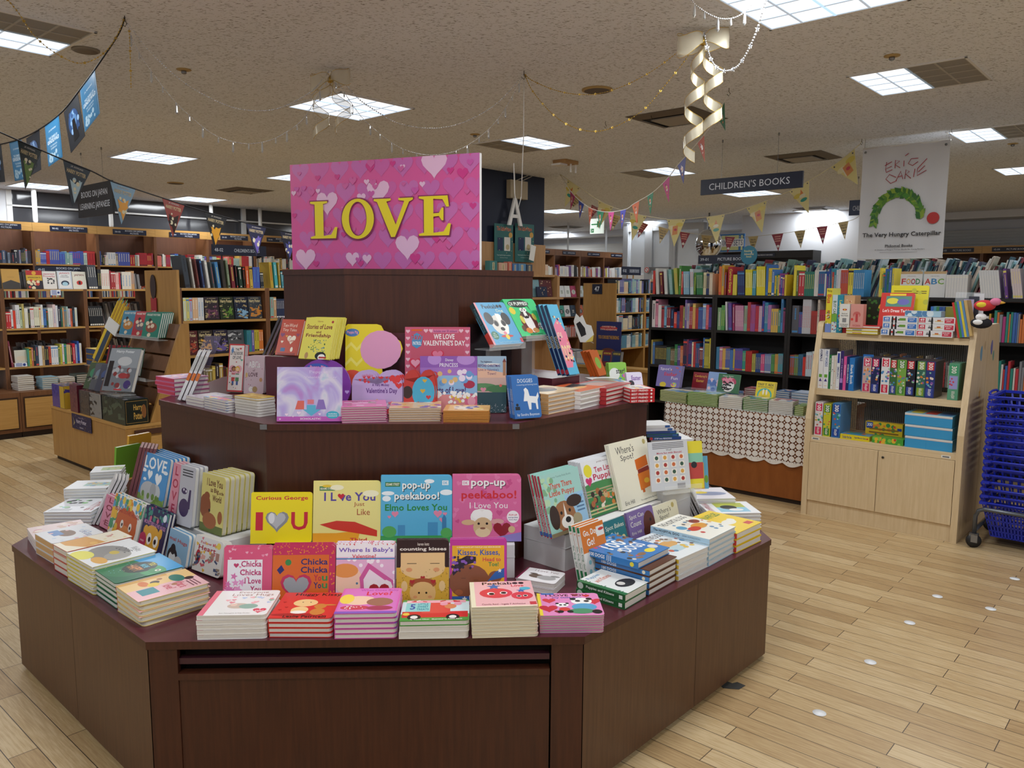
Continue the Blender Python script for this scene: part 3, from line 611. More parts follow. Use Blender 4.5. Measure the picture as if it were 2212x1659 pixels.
stand(R3, XD, ZR, 10, (823,1029), (976.6,1027.6), 2, .014, 'sky blue pop-up book with hearts and clouds', 'popblue', '5cb4dc',
  [('r',.06,.84,.27,.91,'2f7a44'),('t','SESAME STREET',.07,.855,.26,.895,'f0ead8'),('r',.86,.86,.95,.93,'e6eef4'),('t','DK',.875,.875,.935,.915,'5cb4dc'),('t','pop-up',.31,.76,.7,.88,'17343c'),('t','pop-up',.3,.77,.69,.89,'f4f6f4'),('t','peekaboo!',.2,.6,.83,.75,'17343c'),('t','peekaboo!',.19,.61,.82,.76,'f4f6f4'),('t','Elmo Loves You',.06,.475,.93,.575,'2d8a3c'),('e',.1,.74,.09,.03,'eef6fa'),('e',.08,.66,.06,.04,'eef6fa'),('e',.92,.75,.09,.04,'eef6fa'),('e',.68,.92,.07,.03,'eef6fa'),('h',.2,.42,.1,'e58aa8'),('h',.12,.38,.05,'e58aa8'),('h',.8,.42,.12,'e58aa8'),('h',.86,.33,.08,'e58aa8'),('h',.9,.42,.06,'e58aa8'),
   ('r',0,0,1,.1,'3e9a54'),('p',[(.66,.1),(.66,.3),(.8,.3),(.8,.1)],'4a94c4'),('p',[(.86,.1),(.86,.36),(.89,.42),(.92,.36),(.92,.1)],'3f7fb0'),('p',[(.24,.1),(.24,.26),(.34,.26),(.34,.1)],'4a94c4'),('e',.12,.16,.1,.08,'58ac5c'),('e',.92,.14,.08,.07,'58ac5c')])
stand(R3, XD, ZR, 10, (977.6,1026.5), (1125.7,1026.5), 2, .016, 'pink pop-up book with a woolly lamb face', 'poppink', 'd8689c',
  [('n','h',30,['c9508a','e07cac'],(0,.1,1,.98),(.05,.1),6),('r',.14,.85,.24,.92,'eef0f2'),('t','DK',.155,.865,.225,.905,'d8689c'),('t','pop-up',.28,.79,.78,.91,'5c2440'),('t','pop-up',.27,.8,.77,.92,'f4f2f2'),('t','peekaboo!',.13,.61,.93,.77,'cf2a34'),('t','I Love You',.25,.5,.8,.59,'f4f2f2',{'b':0}),('e',.42,.37,.16,.12,'f0ece8'),('e',.36,.41,.08,.07,'f7f5f2'),('e',.5,.41,.08,.07,'f7f5f2'),('e',.23,.29,.1,.04,'d9b48c'),('e',.65,.3,.1,.04,'d9a0a0'),('e',.44,.22,.14,.14,'d2b48a'),('e',.44,.14,.11,.07,'e2cba4'),('e',.38,.27,.018,'1b1512'),('e',.5,.27,.018,'1b1512'),('e',.44,.2,.04,.015,'8a5c48'),('h',.72,.16,.26,'8f1f2c'),('e',.86,.18,.05,'d2b48a'),('e',.88,.37,.09,'f4f0f2'),('t','POP-UP',.82,.385,.94,.41,'d0345c'),('t','surprise',.81,.345,.95,.37,'3f4f88'),('t','every flap!',.82,.315,.94,.335,'3f4f88'),('p',[(0,0),(0,.05),(.6,.06),(1,.14),(1,0)],'8a7cc0')])
# ---------------- bench side (front-left face): stacks along the edge
def DA(deg): return Vector((math.cos(math.radians(deg)), math.sin(math.radians(deg)), 0))
stack(ZA(800,1328), ZA(970,1445), Z1, ZA(1412,1278), 5, .0136, 'yellow-edged board book with red spine words and a family scene', 'whatlove', 'e6cf86',
  [('r',0,0,.46,1,'eec98a'),('r',.46,0,1,1,'ecbcc2'),('n','e',40,['f4d5da'],(.48,.05,.98,.95),(.006,.008),3),('t','What is',.52,.62,.86,.76,'c2304a'),('t','love?',.56,.46,.8,.6,'c2304a'),('lines',3,.6,.8,.92,.9,'8a5560'),('e',.35,.75,.2,.12,'2f7a6c'),('e',.5,.88,.08,'3a1d18'),('e',.3,.45,.08,'3a1d18'),('e',.26,.3,.14,.08,'d8742c'),('e',.4,.4,.1,.1,'e8c42c'),('r',.5,.12,.8,.36,'2f8a94'),('e',.2,.55,.05,'b07850'),('e',.62,.62,.05,'b07850'),('r',0,0,.1,.7,'d8a24a')],
  page='dcd8c8', spine=('c2304a',[('t','What is love?',.3,.2,.72,.8,'f2e8ea'),('t','Very First Questions',.1,.3,.26,.7,'f2e8ea')]), rotj=2.5)
stack(ZA(645,1205), ZA(806,1320), Z1, ZA(1248,1178), 5, .0142, 'green turtle-cover board book, second stack on the bench-side edge', 'happy', '1f6a4a',
  [('r',.0,.55,1,1,'4aa4dc'),('e',.3,.3,.5,.34,'2a7a50'),('e',.8,.6,.3,.2,'3d9a5c'),('e',.5,.52,.27,.28,'15231c'),('e',.85,.62,.14,.1,'2f8a52'),('e',.86,.66,.05,'e6ead8'),('e',.86,.66,.025,'161a16'),('t','YOU',.42,.66,.58,.76,'e6d83a'),('t','MAKE ME',.4,.55,.6,.64,'5cc0d8'),('t','HAPPY',.33,.38,.66,.53,'e89a5a'),('n','e',24,['cfe6a0','8fd0e8'],(0,.1,.5,.5),(.006,.01),3)], page='d9dcd6')
stack(ZA(460,1115), ZA(640,1226), Z1, ZA(1050,1090), 7, .0113, 'yellow-striped elephant-cover board book, third stack on the bench-side edge', 'welove', 'd8c84a',
  [('r',0,.0,1,1,'e6e8ea'),('e',.5,.45,.42,.3,'8d8a88'),('e',.72,.5,.2,.2,'a3a09c'),('e',.55,.52,.1,.07,'cbb43c'),('t','WeAre',.5,.78,.76,.9,'2c3038',{'b':0}),('t','LOVE',.34,.62,.7,.76,'2c3038',{'b':0}),('e',.3,.12,.25,.16,'e8e25a'),('e',.75,.2,.2,.1,'e0a848')], page='dcdcd6')
stack(ZA(368,1045), ZA(466,1104), Z1, .2, 4, .02, 'red-spined lion-cover board book, fourth stack on the bench-side edge', 'lion', 'c03a34',
  [('r',0,0,1,1,'efe6d0'),('p',[(0,.1),(0,.5),(.9,.6),(1,.3),(.4,.1)],'d99a34'),('e',.75,.45,.14,.1,'e6b24a'),('t','The',.3,.72,.5,.84,'c03a34'),('n','s',8,['e6d28a'],(.5,.6,1,.95),(.04,.06),3)], page='dedad0')
stack(ZA(245,935), ZA(370,1012), Z1, .16, 3, .0225, 'white board book with a cocoa bear cover near the far corner', 'lovecocoa', 'e4e6ea',
  [('e',.45,.45,.26,.17,'7d5a44'),('r',.1,.2,.5,.4,'5d8ac4'),('t','Love Cocoa',.5,.68,.95,.84,'3a5a9c',{'b':0}),('n','e',12,['e0b8c0','c9d8e8'],(.05,.1,.95,.9),(.03,.05),3)], page='d8b07a')
stack(ZA(190,835), ZA(246,925), Z1, .17, 3, .0125, 'pink-white board book at the far end of the bench-side edge', 'pinkwhite', 'e8d4d4', [('n','e',16,['e0a0a8','f0e2d8','d8b8a8'],(.05,.1,.95,.95),(.05,.08),3),('t','Love',.3,.7,.7,.86,'c46a74',{'b':0})])
# far side face: white stacks with parallel edges
WA = Vector((X0-TIERS[0][1]-TIERS[0][2]/2**.5, TIERS[0][0]+TIERS[0][2]/2**.5, 0))
stack(ZA(300,740), ZA(628,738), Z1, ZA(650,640), 4, .0115, 'white picture book with black splash cover on the far side face', 'whitesplash', 'e6e8ee',
  [('n','e',16,['7fb8d8','8fc88a','3c3c44'],(.1,.3,.7,.9),(.03,.07),3),('t','LOVE',.78,.1,.95,.8,'a0343c'),('lines',3,.05,.08,.5,.2,'8a9098')], board=False, rotj=1.5)
stack(onz(*ZA(440,640),Z1)[:], onz(*ZA(740,630),Z1)[:], Z1, .14, 7, .0115, 'white picture book with garden strip, middle stack on far face', 'whitegarden', 'e8eaee', [('r',.35,.3,1,.7,'9fc0b4'),('n','e',16,['7fa878','6f9ac0','c9a86a'],(.4,.3,.95,.7),(.03,.06),3)], board=False)
stack(onz(*ZA(620,560),Z1)[:], onz(*ZA(840,545),Z1)[:], Z1, .12, 9, .0115, 'white picture book with meadow strip, last stack on far face', 'whitemeadow', 'e8eaec', [('r',.3,.25,1,.75,'b8c89a'),('n','e',10,['7fa878','c9a86a'],(.4,.3,.95,.7),(.03,.06),3)], board=False)
# standing books, lower row of the bench side
stand(ZA(672,748), D45, Z1+.001, 16, ZA(730,522), ZA(806,567), 2, .012, 'narrow pink board book with big dark red letters', 'rar', 'd88aa4', [('t','L\nO\nV\nE',.2,.1,.75,.95,'8a1f3a'),('n','h',10,['b0405c'],(.05,.05,.95,.95),(.05,.08),3)])
stand(ZA(752,800), D45, Z1+.001, 16, ZA(790,532), ZA(992,592), 2, .011, 'white picture book with an orange bear face and leaf border', 'bearhug', 'e6e4dc',
  [('n','e',40,['e0902c','4a9a6c','5aa0c8','e8c84a'],(0,.72,1,1),(.03,.06),4),('n','e',24,['4a9a6c','e8b83a'],(0,0,.25,.6),(.04,.07),5),('e',.55,.28,.36,.3,'c8622c'),('e',.3,.5,.09,'c8622c'),('e',.8,.5,.09,'c8622c'),('e',.55,.16,.18,.1,'d98a4c'),('e',.42,.34,.05,.06,'f0ece4'),('e',.7,.34,.05,.06,'f0ece4'),('e',.43,.33,.025,'1c1410'),('e',.7,.33,.025,'1c1410'),('t','BEARS LOVE HUGS',.1,.6,.92,.7,'b03a34'),('t','Usborne',.36,.8,.56,.84,'8a6a50',{'b':0})], board=False)
stand(ZA(950,905), D45, Z1+.001, 16, ZA(1002,602), ZA(1160,668), 2, .011, 'night blue picture book with a yellow monster face', 'monster', '262650',
  [('n','e',24,['3f8a7c','c85a7c','5a4a9c'],(0,.7,1,1),(.03,.06),4),('e',.48,.26,.36,.3,'e0a838'),('e',.2,.45,.1,'e0a838'),('e',.8,.5,.08,.1,'e0a838'),('e',.4,.3,.1,.11,'f2f0ea'),('e',.68,.3,.1,.11,'f2f0ea'),('e',.42,.29,.05,'1a1626'),('e',.66,.29,.05,'1a1626'),('t','MONSTERS LOVE HUGS',.06,.6,.96,.69,'c88ab8'),('t','Usborne',.4,.8,.6,.84,'d8c890',{'b':0}),('e',.86,.87,.07,'d8e0ea'),('e',.14,.2,.16,'b8305c'),('t','HUGGY',.06,.18,.22,.22,'f0d8e0')], board=False)
stand(ZA(1160,1000), D45, Z1+.001, 12, ZA(1162,772), ZA(1296,803), 2, .012, 'blue board book with a penguin chick', 'hugs2', '8ab4d4', [('t','mal Hugs',.05,.64,.95,.78,'b03a34'),('e',.3,.2,.26,.22,'20242c'),('e',.3,.14,.18,.16,'dfe4e8'),('e',.3,.42,.13,'20242c'),('e',.62,.1,.2,.14,'c9ccd0')], spine=('d0622c',))
stand(ZA(1312,1055), DA(-38), Z1+.001, 12, ZA(1345,783), ZA(1528,884), 1, .03, 'thick white board book with small folk-style hearts and houses', 'follow', 'e2dfdc',
  [('t','Follow My',.2,.78,.8,.88,'c0404c'),('t','Heart',.14,.62,.76,.76,'b03040'),('n','h',12,['c0404c','d87a84','e6b84a'],(.05,.05,.95,.95),(.06,.1),3),('e',.16,.4,.09,.16,'b8303c'),('e',.16,.4,.05,.1,'2c2430'),('r',.6,.42,.72,.62,'b08478'),('r',.78,.44,.9,.66,'b08478'),('n','r',22,['d0606c','4f5a7c','e0a8a0','9a8a7c'],(.05,.05,.95,.5),(.05,.08),5),('e',.84,.86,.07,'e6cf5a')], page='d8d6d0')
# standing books, upper row of the bench side (on the riser)
ZL = Z1+.107
stand(ZA(950,562), D45, ZL, 13, ZA(985,238), ZA(1168,292), 5, .013, 'sky blue board book with white LOVE letters and an elephant', 'lovesky', '4a94d0',
  [('t','LOVE',.1,.68,.9,.94,'f2f4f6'),('h',.36,.55,.18,'eef2f6'),('h',.68,.5,.24,'eef2f6'),('e',.12,.62,.09,.03,'e6eef6'),('e',.9,.7,.08,.03,'e6eef6'),('e',.2,.44,.06,.025,'e6eef6'),('r',0,0,1,.12,'7a9a4c'),('e',.4,.2,.3,.17,'b9bcc0'),('e',.66,.24,.17,.13,'c4c7ca'),('e',.56,.26,.11,.12,'a5a8ac'),('n','e',12,['8fae5c','6a8a3c'],(0,.02,1,.14),(.04,.06),3)])
stand(ZA(1180,705), D45, ZL, 10, ZA(1190,300), ZA(1240,342), 3, .012, 'pink board book half hidden by the purple creature book', 'pinkhid', 'd890a4', [('t','L\nO\nV\nE',.15,.1,.85,.95,'b02f50')])
stand(ZA(1217,740), DA(-40), ZL, 8, ZA(1240,308), ZA(1336,373), 3, .014, 'grey board book with a purple long-armed creature', 'purple', 'b9bac4',
  [('lines',3,.15,.84,.85,.93,'34343c'),('e',.4,.3,.34,.34,'3d2a58'),('e',.36,.58,.2,.12,'3d2a58'),('e',.32,.6,.05,'d8d4e0'),('e',.48,.58,.05,'d8d4e0'),('p',[(.6,.3),(.7,.62),(.82,.62),(.8,.3)],'3d2a58')], page='dcdcdc')
stand(ZA(1357,772), DA(-40), ZL, 7, ZA(1386,368), ZA(1540,433), 6, .0165, 'pale yellow board book with a large brown hare, tall bench-side row', 'bigworld', 'd3c877',
  [('r',0,0,1,.14,'5c6a2c'),('e',.2,.44,.24,.3,'8a4a26'),('e',.42,.2,.3,.2,'9c5a30'),('e',.26,.62,.12,.1,'8a4a26'),('e',.86,.3,.1,.16,'9c5a30'),('t','I Love You',.22,.8,.9,.93,'6b3a20'),('t','as',.4,.7,.5,.76,'6b3a20'),('t','Big',.55,.68,.75,.78,'6b3a20'),('t','as the',.78,.69,.96,.75,'6b3a20'),('t','World',.5,.55,.88,.66,'6b3a20'),('e',.4,.38,.04,'1c120c')], page='cfcab4')
for k in range(5): edge(ZA(872+k*24,548+k*4), ZL, 108, -15, .12, .19, .0105, ('brown-pink board book edge on, far end of the tall row', 'second brown-pink book edge on in the tall row', 'third brown-pink book edge on in the tall row', 'fourth brown-pink book edge on in the tall row', 'brown-pink book edge on touching the sky blue LOVE books')[k], 'edgeon%d' % (k == 0), '7d4a50', None, page='c8a6a4')
edge(ZA(775,440), Z1, 60, -8, .13, .16, .012, 'green board book with a purple figure behind the edge-on books', 'greenb', '7ab83c', None, spine=('7ab83c',))
edge(ZA(862,330), Z1+.06, 60, -8, .12, .14, .012, 'orange board book behind the brown-pink edge-on books', 'orangeb', 'e0aa3c', None, spine=('e0aa3c',))
for k in range(4): edge(ZA(628+k*27,742+k*2), Z1, 112, -27, .12, .185, .0088, ('white slim picture book leaning edge on, outermost by the far white stacks', 'second white slim book leaning edge on by the far white stacks', 'third white slim book leaning edge on by the far white stacks', 'white slim book leaning edge on beside the pink letter book')[k], 'slimw', 'd2d2d4', [('lines',5,.1,.1,.9,.9,'b8b8bc')], board=False)
# ---------------- rack side (front-right face): stacks along the edge
stack(ZC(1272,1131), ZC(1418,1046), Z1, ZC(1190,965) if 0 else .165, 2, .0215, 'white photo board book with green scalloped spine', 'puppkit', '2c7040',
  [('r',.12,0,1,1,'e4e6e4'),('t','Puppies',.22,.82,.66,.94,'5a8ab0'),('t','and Kittens',.22,.66,.78,.78,'c86a4a'),('e',.62,.3,.3,.2,'3a3632'),('e',.52,.34,.1,'d8d4ce'),('n','r',9,['2c7040'],(.1,.05,.14,.95),(.03,.035),3)], spine=('1f5a32',[('e',.08,.5,.06,'c8d8cc'),('t','Puppies and Kittens',.2,.3,.78,.75,'e6eee8'),('r',.88,.25,.95,.75,'e6eee8')]))
zt = stack(ZC(1418,1045), ZC(1592,948), Z1, .19, 4, .0185, 'brown and blue hardback of dog facts under the turned copy', 'dogs0', '5b3420', None, board=False, spine=('3878b8',[('t','100 DOGS',.12,.25,.4,.75,'f0f2f4'),('e',.9,.5,.03,'e8e0c8')]))
stack(tuple(onz(*ZC(1350,1038),Z1)), tuple(onz(*ZC(1545,930),Z1)), zt, .21, 1, .02, 'blue hardback with big white numerals, turned on top of the dog facts stack', 'dogs', '2f78bc',
  [('t','Michael Whaite\'s',.2,.84,.72,.92,'e6ecf0'),('t','100',.24,.56,.72,.82,'f4f6f8'),('t','DOGS',.34,.32,.86,.54,'f4f6f8'),('n','e',22,['1d2430','d8d4c8','8a6a4c','c84a6c'],(.02,.05,.3,.95),(.02,.05),3),('n','e',16,['8a5a3c','d8b48c','1d2430'],(.7,.5,.98,.95),(.03,.05),4),('e',.66,.16,.12,.08,'e8d83c'),('e',.86,.22,.09,'d8d8dc'),('e',.4,.16,.1,.06,'8a6a4c')], board=False, spine=('2f78bc',[('t','100 DOGS',.18,.22,.44,.78,'f4f6f8'),('r',.48,.05,.49,.95,'f4f6f8'),('r',.51,.05,.52,.95,'f4f6f8'),('r',.54,.05,.55,.95,'f4f6f8'),('e',.9,.5,.035,'e8d83c')]))
stack(ZC(1600,953), ZC(1790,862), Z1, .21, 4, .0165, 'white paperback with a lively dog scene and yellow spine foot', 'detective', 'e4e8ea',
  [('t','THE DETECTIVE DOG',.08,.78,.92,.92,'4a3a30'),('r',.02,.93,.3,1,'e6da3a'),('e',.55,.5,.24,.14,'d8a45a'),('e',.3,.6,.14,.1,'d8782c'),('e',.75,.62,.12,.08,'c8c4bc'),('e',.5,.3,.3,.12,'b8d0d8'),('n','e',18,['c85a3c','5a8ab0','e0b84a','7a5a48'],(.1,.2,.95,.75),(.03,.06),3)], board=False, spine=('d8b83a',))
stack(ZC(1785,866), ZC(1950,776), Z1, .22, 5, .0175, 'light blue paperback of a hospital dog with red bandage shapes', 'hospital', 'b8d4e6',
  [('r',.0,.0,1,1,'e8e6dc'),('t','THE HOSPITAL DOG',.08,.8,.92,.93,'28282c'),('e',.6,.45,.2,.13,'d8983c'),('e',.38,.42,.16,.1,'c83a34'),('e',.78,.62,.12,.1,'8a2c34'),('e',.25,.58,.1,'5a9ac0'),('e',.5,.64,.1,.08,'e4d8c8'),('n','e',16,['c83a34','e0a84a','5a8ab0','4a4a50'],(.1,.15,.95,.75),(.02,.05),3)], board=False, spine=('a9cbe2',[('t','The HOSPITAL DOG',.05,.25,.5,.75,'28282c'),('t','JULIA DONALDSON',.55,.3,.85,.7,'5a7a94',{'b':0})]))
stack(ZC(1955,783), ZC(2113,706), Z1, .21, 3, .0225, 'yellow paperback with red spine and a white dog', 'yellowdog', 'e8c81e', [('t','WAFFLES',.3,.72,.9,.88,'3c7a3c'),('e',.55,.4,.2,.12,'e6e4dc'),('e',.72,.45,.08,'e6e4dc'),('r',.7,.1,.9,.22,'c83a34')], board=False, spine=('d03a2c',))
stack((1531,1142), (1645,1140), Z1, .16, 4, .0135, 'white paperback with dripping dog cover behind the yellow paperbacks', 'harry', 'e6e6e8',
  [('t','HARRY',.05,.1,.16,.9,'a03040',{'rot':0}),('r',.26,.12,.84,.88,'8ac0d8'),('r',.26,.5,.84,.88,'b0b84a'),('e',.5,.5,.16,.14,'23252a'),('e',.6,.3,.14,.08,'e6e6e8')], board=False, spine=None, rotj=2)
stack(tuple(onz(1480,1120,Z1)), tuple(onz(1590,1118,Z1)), Z1, .17, 6, .012, 'pale paperback with a sleeper in yellow under a blue quilt', 'quilt', 'e4dfe4', [('e',.6,.45,.34,.14,'8a94b4'),('e',.42,.55,.16,.09,'e0c83a'),('e',.26,.52,.08,'6a4a3c')], board=False)
for k in range(3): edge((1500+k*12,1124+k*1), Z1+.001, 75, 27, .12, .16, .012, ('grey paperback propped edge on beside the dripping dog stack', 'middle grey paperback propped edge on there', 'grey paperback propped edge on nearest the hospital dog stack')[k] if 0 else ('first','second','third')[k]+' grey paperback propped edge on beside the dripping dog stack', 'edgew', 'cfd0d2', None, board=False, spine=('d8d8da',[('t','EDITH-GRAHAM  The Shaggy Dog',.1,.3,.9,.7,'4a4a50')]))
# standing, lower row of the rack side
stand(ZC(1025,985), C45, Z1+.001, 14, ZC(995,617), ZC(1138,582), 3, .0135, 'orange and white hardback of dogs driving, green spine', 'godog', 'e8e6e0',
  [('r',0,.52,1,1,'d87828'),('r',0,0,1,.08,'2c7a4c'),('t','Go, Dog.',.1,.78,.74,.92,'f4f2ec'),('t','Go!',.2,.62,.52,.76,'f4f2ec'),('r',.66,.74,.98,.92,'e8e6e0'),('e',.86,.86,.12,.04,'c83a34'),('e',.55,.42,.16,.04,'d8a23c'),('e',.8,.46,.1,.06,'7a4a2c'),('r',.5,.26,.9,.36,'e0b83a'),('e',.58,.24,.07,'2c2c30'),('e',.84,.26,.07,'2c2c30'),('e',.2,.34,.06,'8ac4cc'),('e',.34,.2,.06,'8ac4cc'),('e',.16,.18,.06,'8ac4cc'),('e',.36,.4,.05,'8ac4cc')], board=False,
  spine=('2c7a4c',[('r',.1,0,.8,1,'e0e2dc'),('t','Go, Dog. Go!',.36,.2,.76,.8,'2a6a44'),('t','2',.12,.3,.16,.7,'d87828')]))
GD = onz(*ZC(1025,985), Z1); SP = GD - D45*.045
stand(SP, C45, Z1+.001, 15, ZC(1125,600), ZC(1266,547), 1, .009, 'teal board book with a chef hat, beside the orange dog hardback', 'bakes', '1f6f78', [('t','Spot Bakes',.16,.74,.94,.88,'e6e4d4',{'b':0}),('t','a Cake',.2,.58,.66,.7,'e6e4d4',{'b':0}),('e',.85,.5,.08,'d8c88a'),('e',.35,.22,.2,.12,'e6e8e4'),('t','Eric Hill',.56,.08,.92,.16,'e6e4d4',{'b':0})], spine=('1f6f78',))
stand(SP, C45, Z1+.001, 15, ZC(1281,527), ZC(1441,487), 1, .009, 'purple board book with a brown horse head', 'count', '7a649c', [('t','Spot Can',.08,.78,.62,.91,'e6e4d4',{'b':0}),('t','Count',.08,.62,.48,.75,'e6e4d4',{'b':0}),('t','Eric Hill',.08,.44,.44,.51,'e6e4d4',{'b':0}),('e',.78,.56,.22,.3,'5b2c22'),('e',.62,.42,.1,.12,'5b2c22'),('e',.84,.66,.04,'1b1214'),('e',.5,.1,.18,.12,'d8c03a'),('n','e',10,['8a2c3c','d86a2c','4a8a4c'],(.3,.02,.98,.2),(.05,.08),3)])
stand(SP-D45*.006, C45, Z1+.001, 15, ZC(1442,492), ZC(1590,452), 1, .009, 'small cream board book with an orange chest, below the large cream one', 'wheres2', 'e2ddc4', [('t','Where\'s',.14,.74,.7,.88,'3a3a3c',{'b':0}),('t','Spot?',.2,.56,.6,.7,'3a3a3c',{'b':0}),('r',.54,.1,.98,.36,'d8772c'),('r',.56,.36,.9,.5,'c8642c'),('e',.8,.88,.06,'b8a86a')])
# standing, upper row of the rack side (on the white boxes)
ZRR = Z1+.1195
stand(ZC(825,702), C45, ZRR, 17, ZC(750,305), ZC(985,250), 4, .0105, 'pale teal touch book with a brown and white puppy', 'there', '9ccac0',
  [('r',0,.3,1,1,'a3d0c8'),('r',.5,.1,1,.6,'9cc4e0'),('n','e',22,['7fb08a','b8d8b0'],(0,.4,.3,.95),(.03,.06),4),('t','Usborne Touchy-Feely Books',.2,.9,.78,.94,'6a8a84',{'b':0}),('t','There There',.18,.74,.76,.84,'c8543c'),('t','Little Puppy',.14,.6,.8,.71,'c8543c'),('t','OUCH!',.76,.48,.95,.55,'4a8ac0'),('lines',3,.76,.3,.96,.42,'5a7a9c'),('e',.42,.28,.28,.25,'9c6a44'),('p',[(.38,.1),(.44,.5),(.5,.1)],'ece6de'),('e',.46,.18,.16,.11,'ece6de'),('e',.48,.21,.07,.05,'1c1614'),('e',.16,.3,.12,.2,'3a2820'),('e',.72,.48,.2,.1,'3a2820'),('e',.34,.34,.03,'1c1614'),('e',.56,.35,.03,'1c1614'),('e',.42,.03,.2,.05,'a8342c'),('e',.72,.18,.12,.1,'a89a78'),('r',0,0,.6,.06,'8a7a5c')], board=False, page='dfe6e2',
  spine=('a8283c',[('t','There There Little Puppy',.35,.2,.92,.8,'f0e4e4',{'b':0}),('r',.92,0,.98,1,'3a5a9c')]))
stand(ZC(1040,585), C45, ZRR, 17, ZC(1000,228), ZC(1232,165), 6, .0075, 'white picture book of ten small dogs in a green field', 'tenpup', 'e6e8ec',
  [('r',0,0,1,.46,'3a7a48'),('e',.4,.42,.7,.16,'4a8a50'),('lines',3,0,.36,1,.46,'b8a884'),('t','priddy books',.4,.92,.68,.96,'8a6a70',{'b':0}),('h',.88,.86,.16,'cf3a74'),('h',.12,.62,.16,'cf3a74'),('e',.14,.82,.1,'e6da3c'),('t','Ten Little',.3,.76,.8,.86,'c02f50'),('t','Puppies',.24,.6,.84,.74,'c02f50'),('n','e',22,['d8843c','e8dcc8','3a2c28','a86a3c','c8a878'],(.06,.08,.94,.44),(.035,.055),6),('n','h',14,['cf4a60','e6a0b0'],(.04,.04,.96,.4),(.03,.05),7),('lines',2,0,.06,1,.12,'c8c088')], board=False,
  spine=('e6e8ec',[('t','Ten Little Puppies',.2,.2,.8,.8,'c02f50',{'b':0})]))
stand(ZC(1278,520), C45, ZRR, 17, ZC(1172,112), ZC(1406,68), 2, .0085, 'large cream picture book with an open orange chest', 'wheres', 'e8e4d0',
  [('t','Where\'s',.14,.82,.6,.94,'3a3a3c',{'b':0}),('t','Spot?',.22,.69,.56,.8,'3a3a3c',{'b':0}),('p',[(.56,.2),(.92,.24),(.92,.48),(.56,.46)],'d9782a'),('p',[(.56,.52),(.88,.56),(.88,.72),(.56,.68)],'d0681f'),('p',[(.58,.46),(.9,.48),(.88,.55),(.58,.52)],'8a2f24'),('e',.76,.33,.07,.04,'e6b83a'),('r',.6,.16,.66,.22,'c8642c'),('r',.86,.19,.92,.25,'c8642c'),('t','Eric Hill',.1,.05,.34,.11,'3a3a3c',{'b':0}),('t','The original lift-the-flap book',.5,.04,.95,.07,'5a5a5c',{'b':0}),('e',.9,.93,.04,'b8a86a')], board=False)
stand((1425,1062), DA(20), Z1+.16, 12, (1399,954), (1483.6,951), 1, .006, 'grey-white back cover dotted with tiny cover pictures in a clear stand', 'backcov', 'cfd2d8',
  [('lines',4,.1,.86,.9,.96,'6a6a70'),('t','Woof!',.44,.8,.58,.84,'3a3a40',{'b':0}),('t','More fun with Biscuit!',.2,.74,.84,.78,'b84a5c')]+[x for i in range(4) for j in range(4) for x in (('r',.12+i*.21,.16+j*.15,.25+i*.21,.27+j*.15,'ece8e0'),('e',.185+i*.21,.215+j*.15,.045,('c86a3c','a83a34','d8a24a','3a5a48')[(i*3+j)%4]))]+[('r',.66,.02,.86,.12,'9a9aa0')], board=False)
stand((1497,1056), DA(12), Z1+.15, 10, (1484,955), (1516,952), 2, .006, 'yellow-topped picture book peeking from the clear stand', 'peekA', 'e6d83a', [('r',0,.55,1,.75,'8ac8b0'),('r',0,.2,1,.55,'c04a44'),('e',.4,.5,.2,'2c2c30')], board=False)
stand((1507,1058), DA(12), Z1+.13, 10, (1497,985), (1528,986), 1, .006, 'light blue picture book with an ochre panel in the clear stand', 'peekB', '6ab4e0', [('r',0,0,.72,.8,'dfae5a'),('e',.36,.6,.18,.08,'eef0f0'),('e',.45,.3,.1,.16,'5a6470'),('e',.85,.3,.14,.25,'7ab048')], board=False)
ac = MB(); o = onz(1425,1066,Z1+.15)
ac.box(0,-.03,0,.16,.06,.004,ACRYL); ac.box(0,.056,0,.16,.06,.12,ACRYL); ac.box(0,-.034,0,.16,-.03,.03,ACRYL)
tag(ac.build('book_stand', None, frame(Vector((o.x,o.y,Z1+.1516)), DA(20), back_of(DA(20)))), 'clear acrylic stand holding the grey-white back cover', 'book stand')
st = stack((1398,946), (1470,944), Z2-.12, .16, 4, .0105, 'easy reader paperback with a dark blue spine by the lace table', 'reader', '1f4a8a', [('r',.1,.1,.9,.9,'7fb0d8')], board=False) if 0 else None
# ---------------- middle tier
T3F = Vector((X0+TIERS[2][1], TIERS[2][0], 0)); T3L = Vector((X0-TIERS[2][1], TIERS[2][0], 0))
def plumbox(name, label, T, L, D_, H_, cat='riser'):
    mb = MB(); mb.box(0, 0, 0, L, D_, H_, PLUM); tag(mb.build(name, None, T), label, cat)
plumbox('display_riser', 'low plum riser behind the heart-shaped books', frame(Vector((-.545, 2.80, Z2+.0005)), XD, Vector((0, 1, 0))), .49, .075, .085)
plumbox('display_board', 'upright plum panel behind the die-cut pink book', frame(Vector((-.545, 2.88, Z2+.0005)), XD, Vector((0, 1, 0))), .445, .025, .27, 'board')
q = onz(*ZD(925,745), Z2+.186); plumbox('display_riser', 'plum block under the yellow storybooks beside the top tier', frame(Vector((q.x,q.y,Z2+.0005))-back_of(DA(-22))*.005, DA(-22), back_of(DA(-22))), .235, .08, .184)
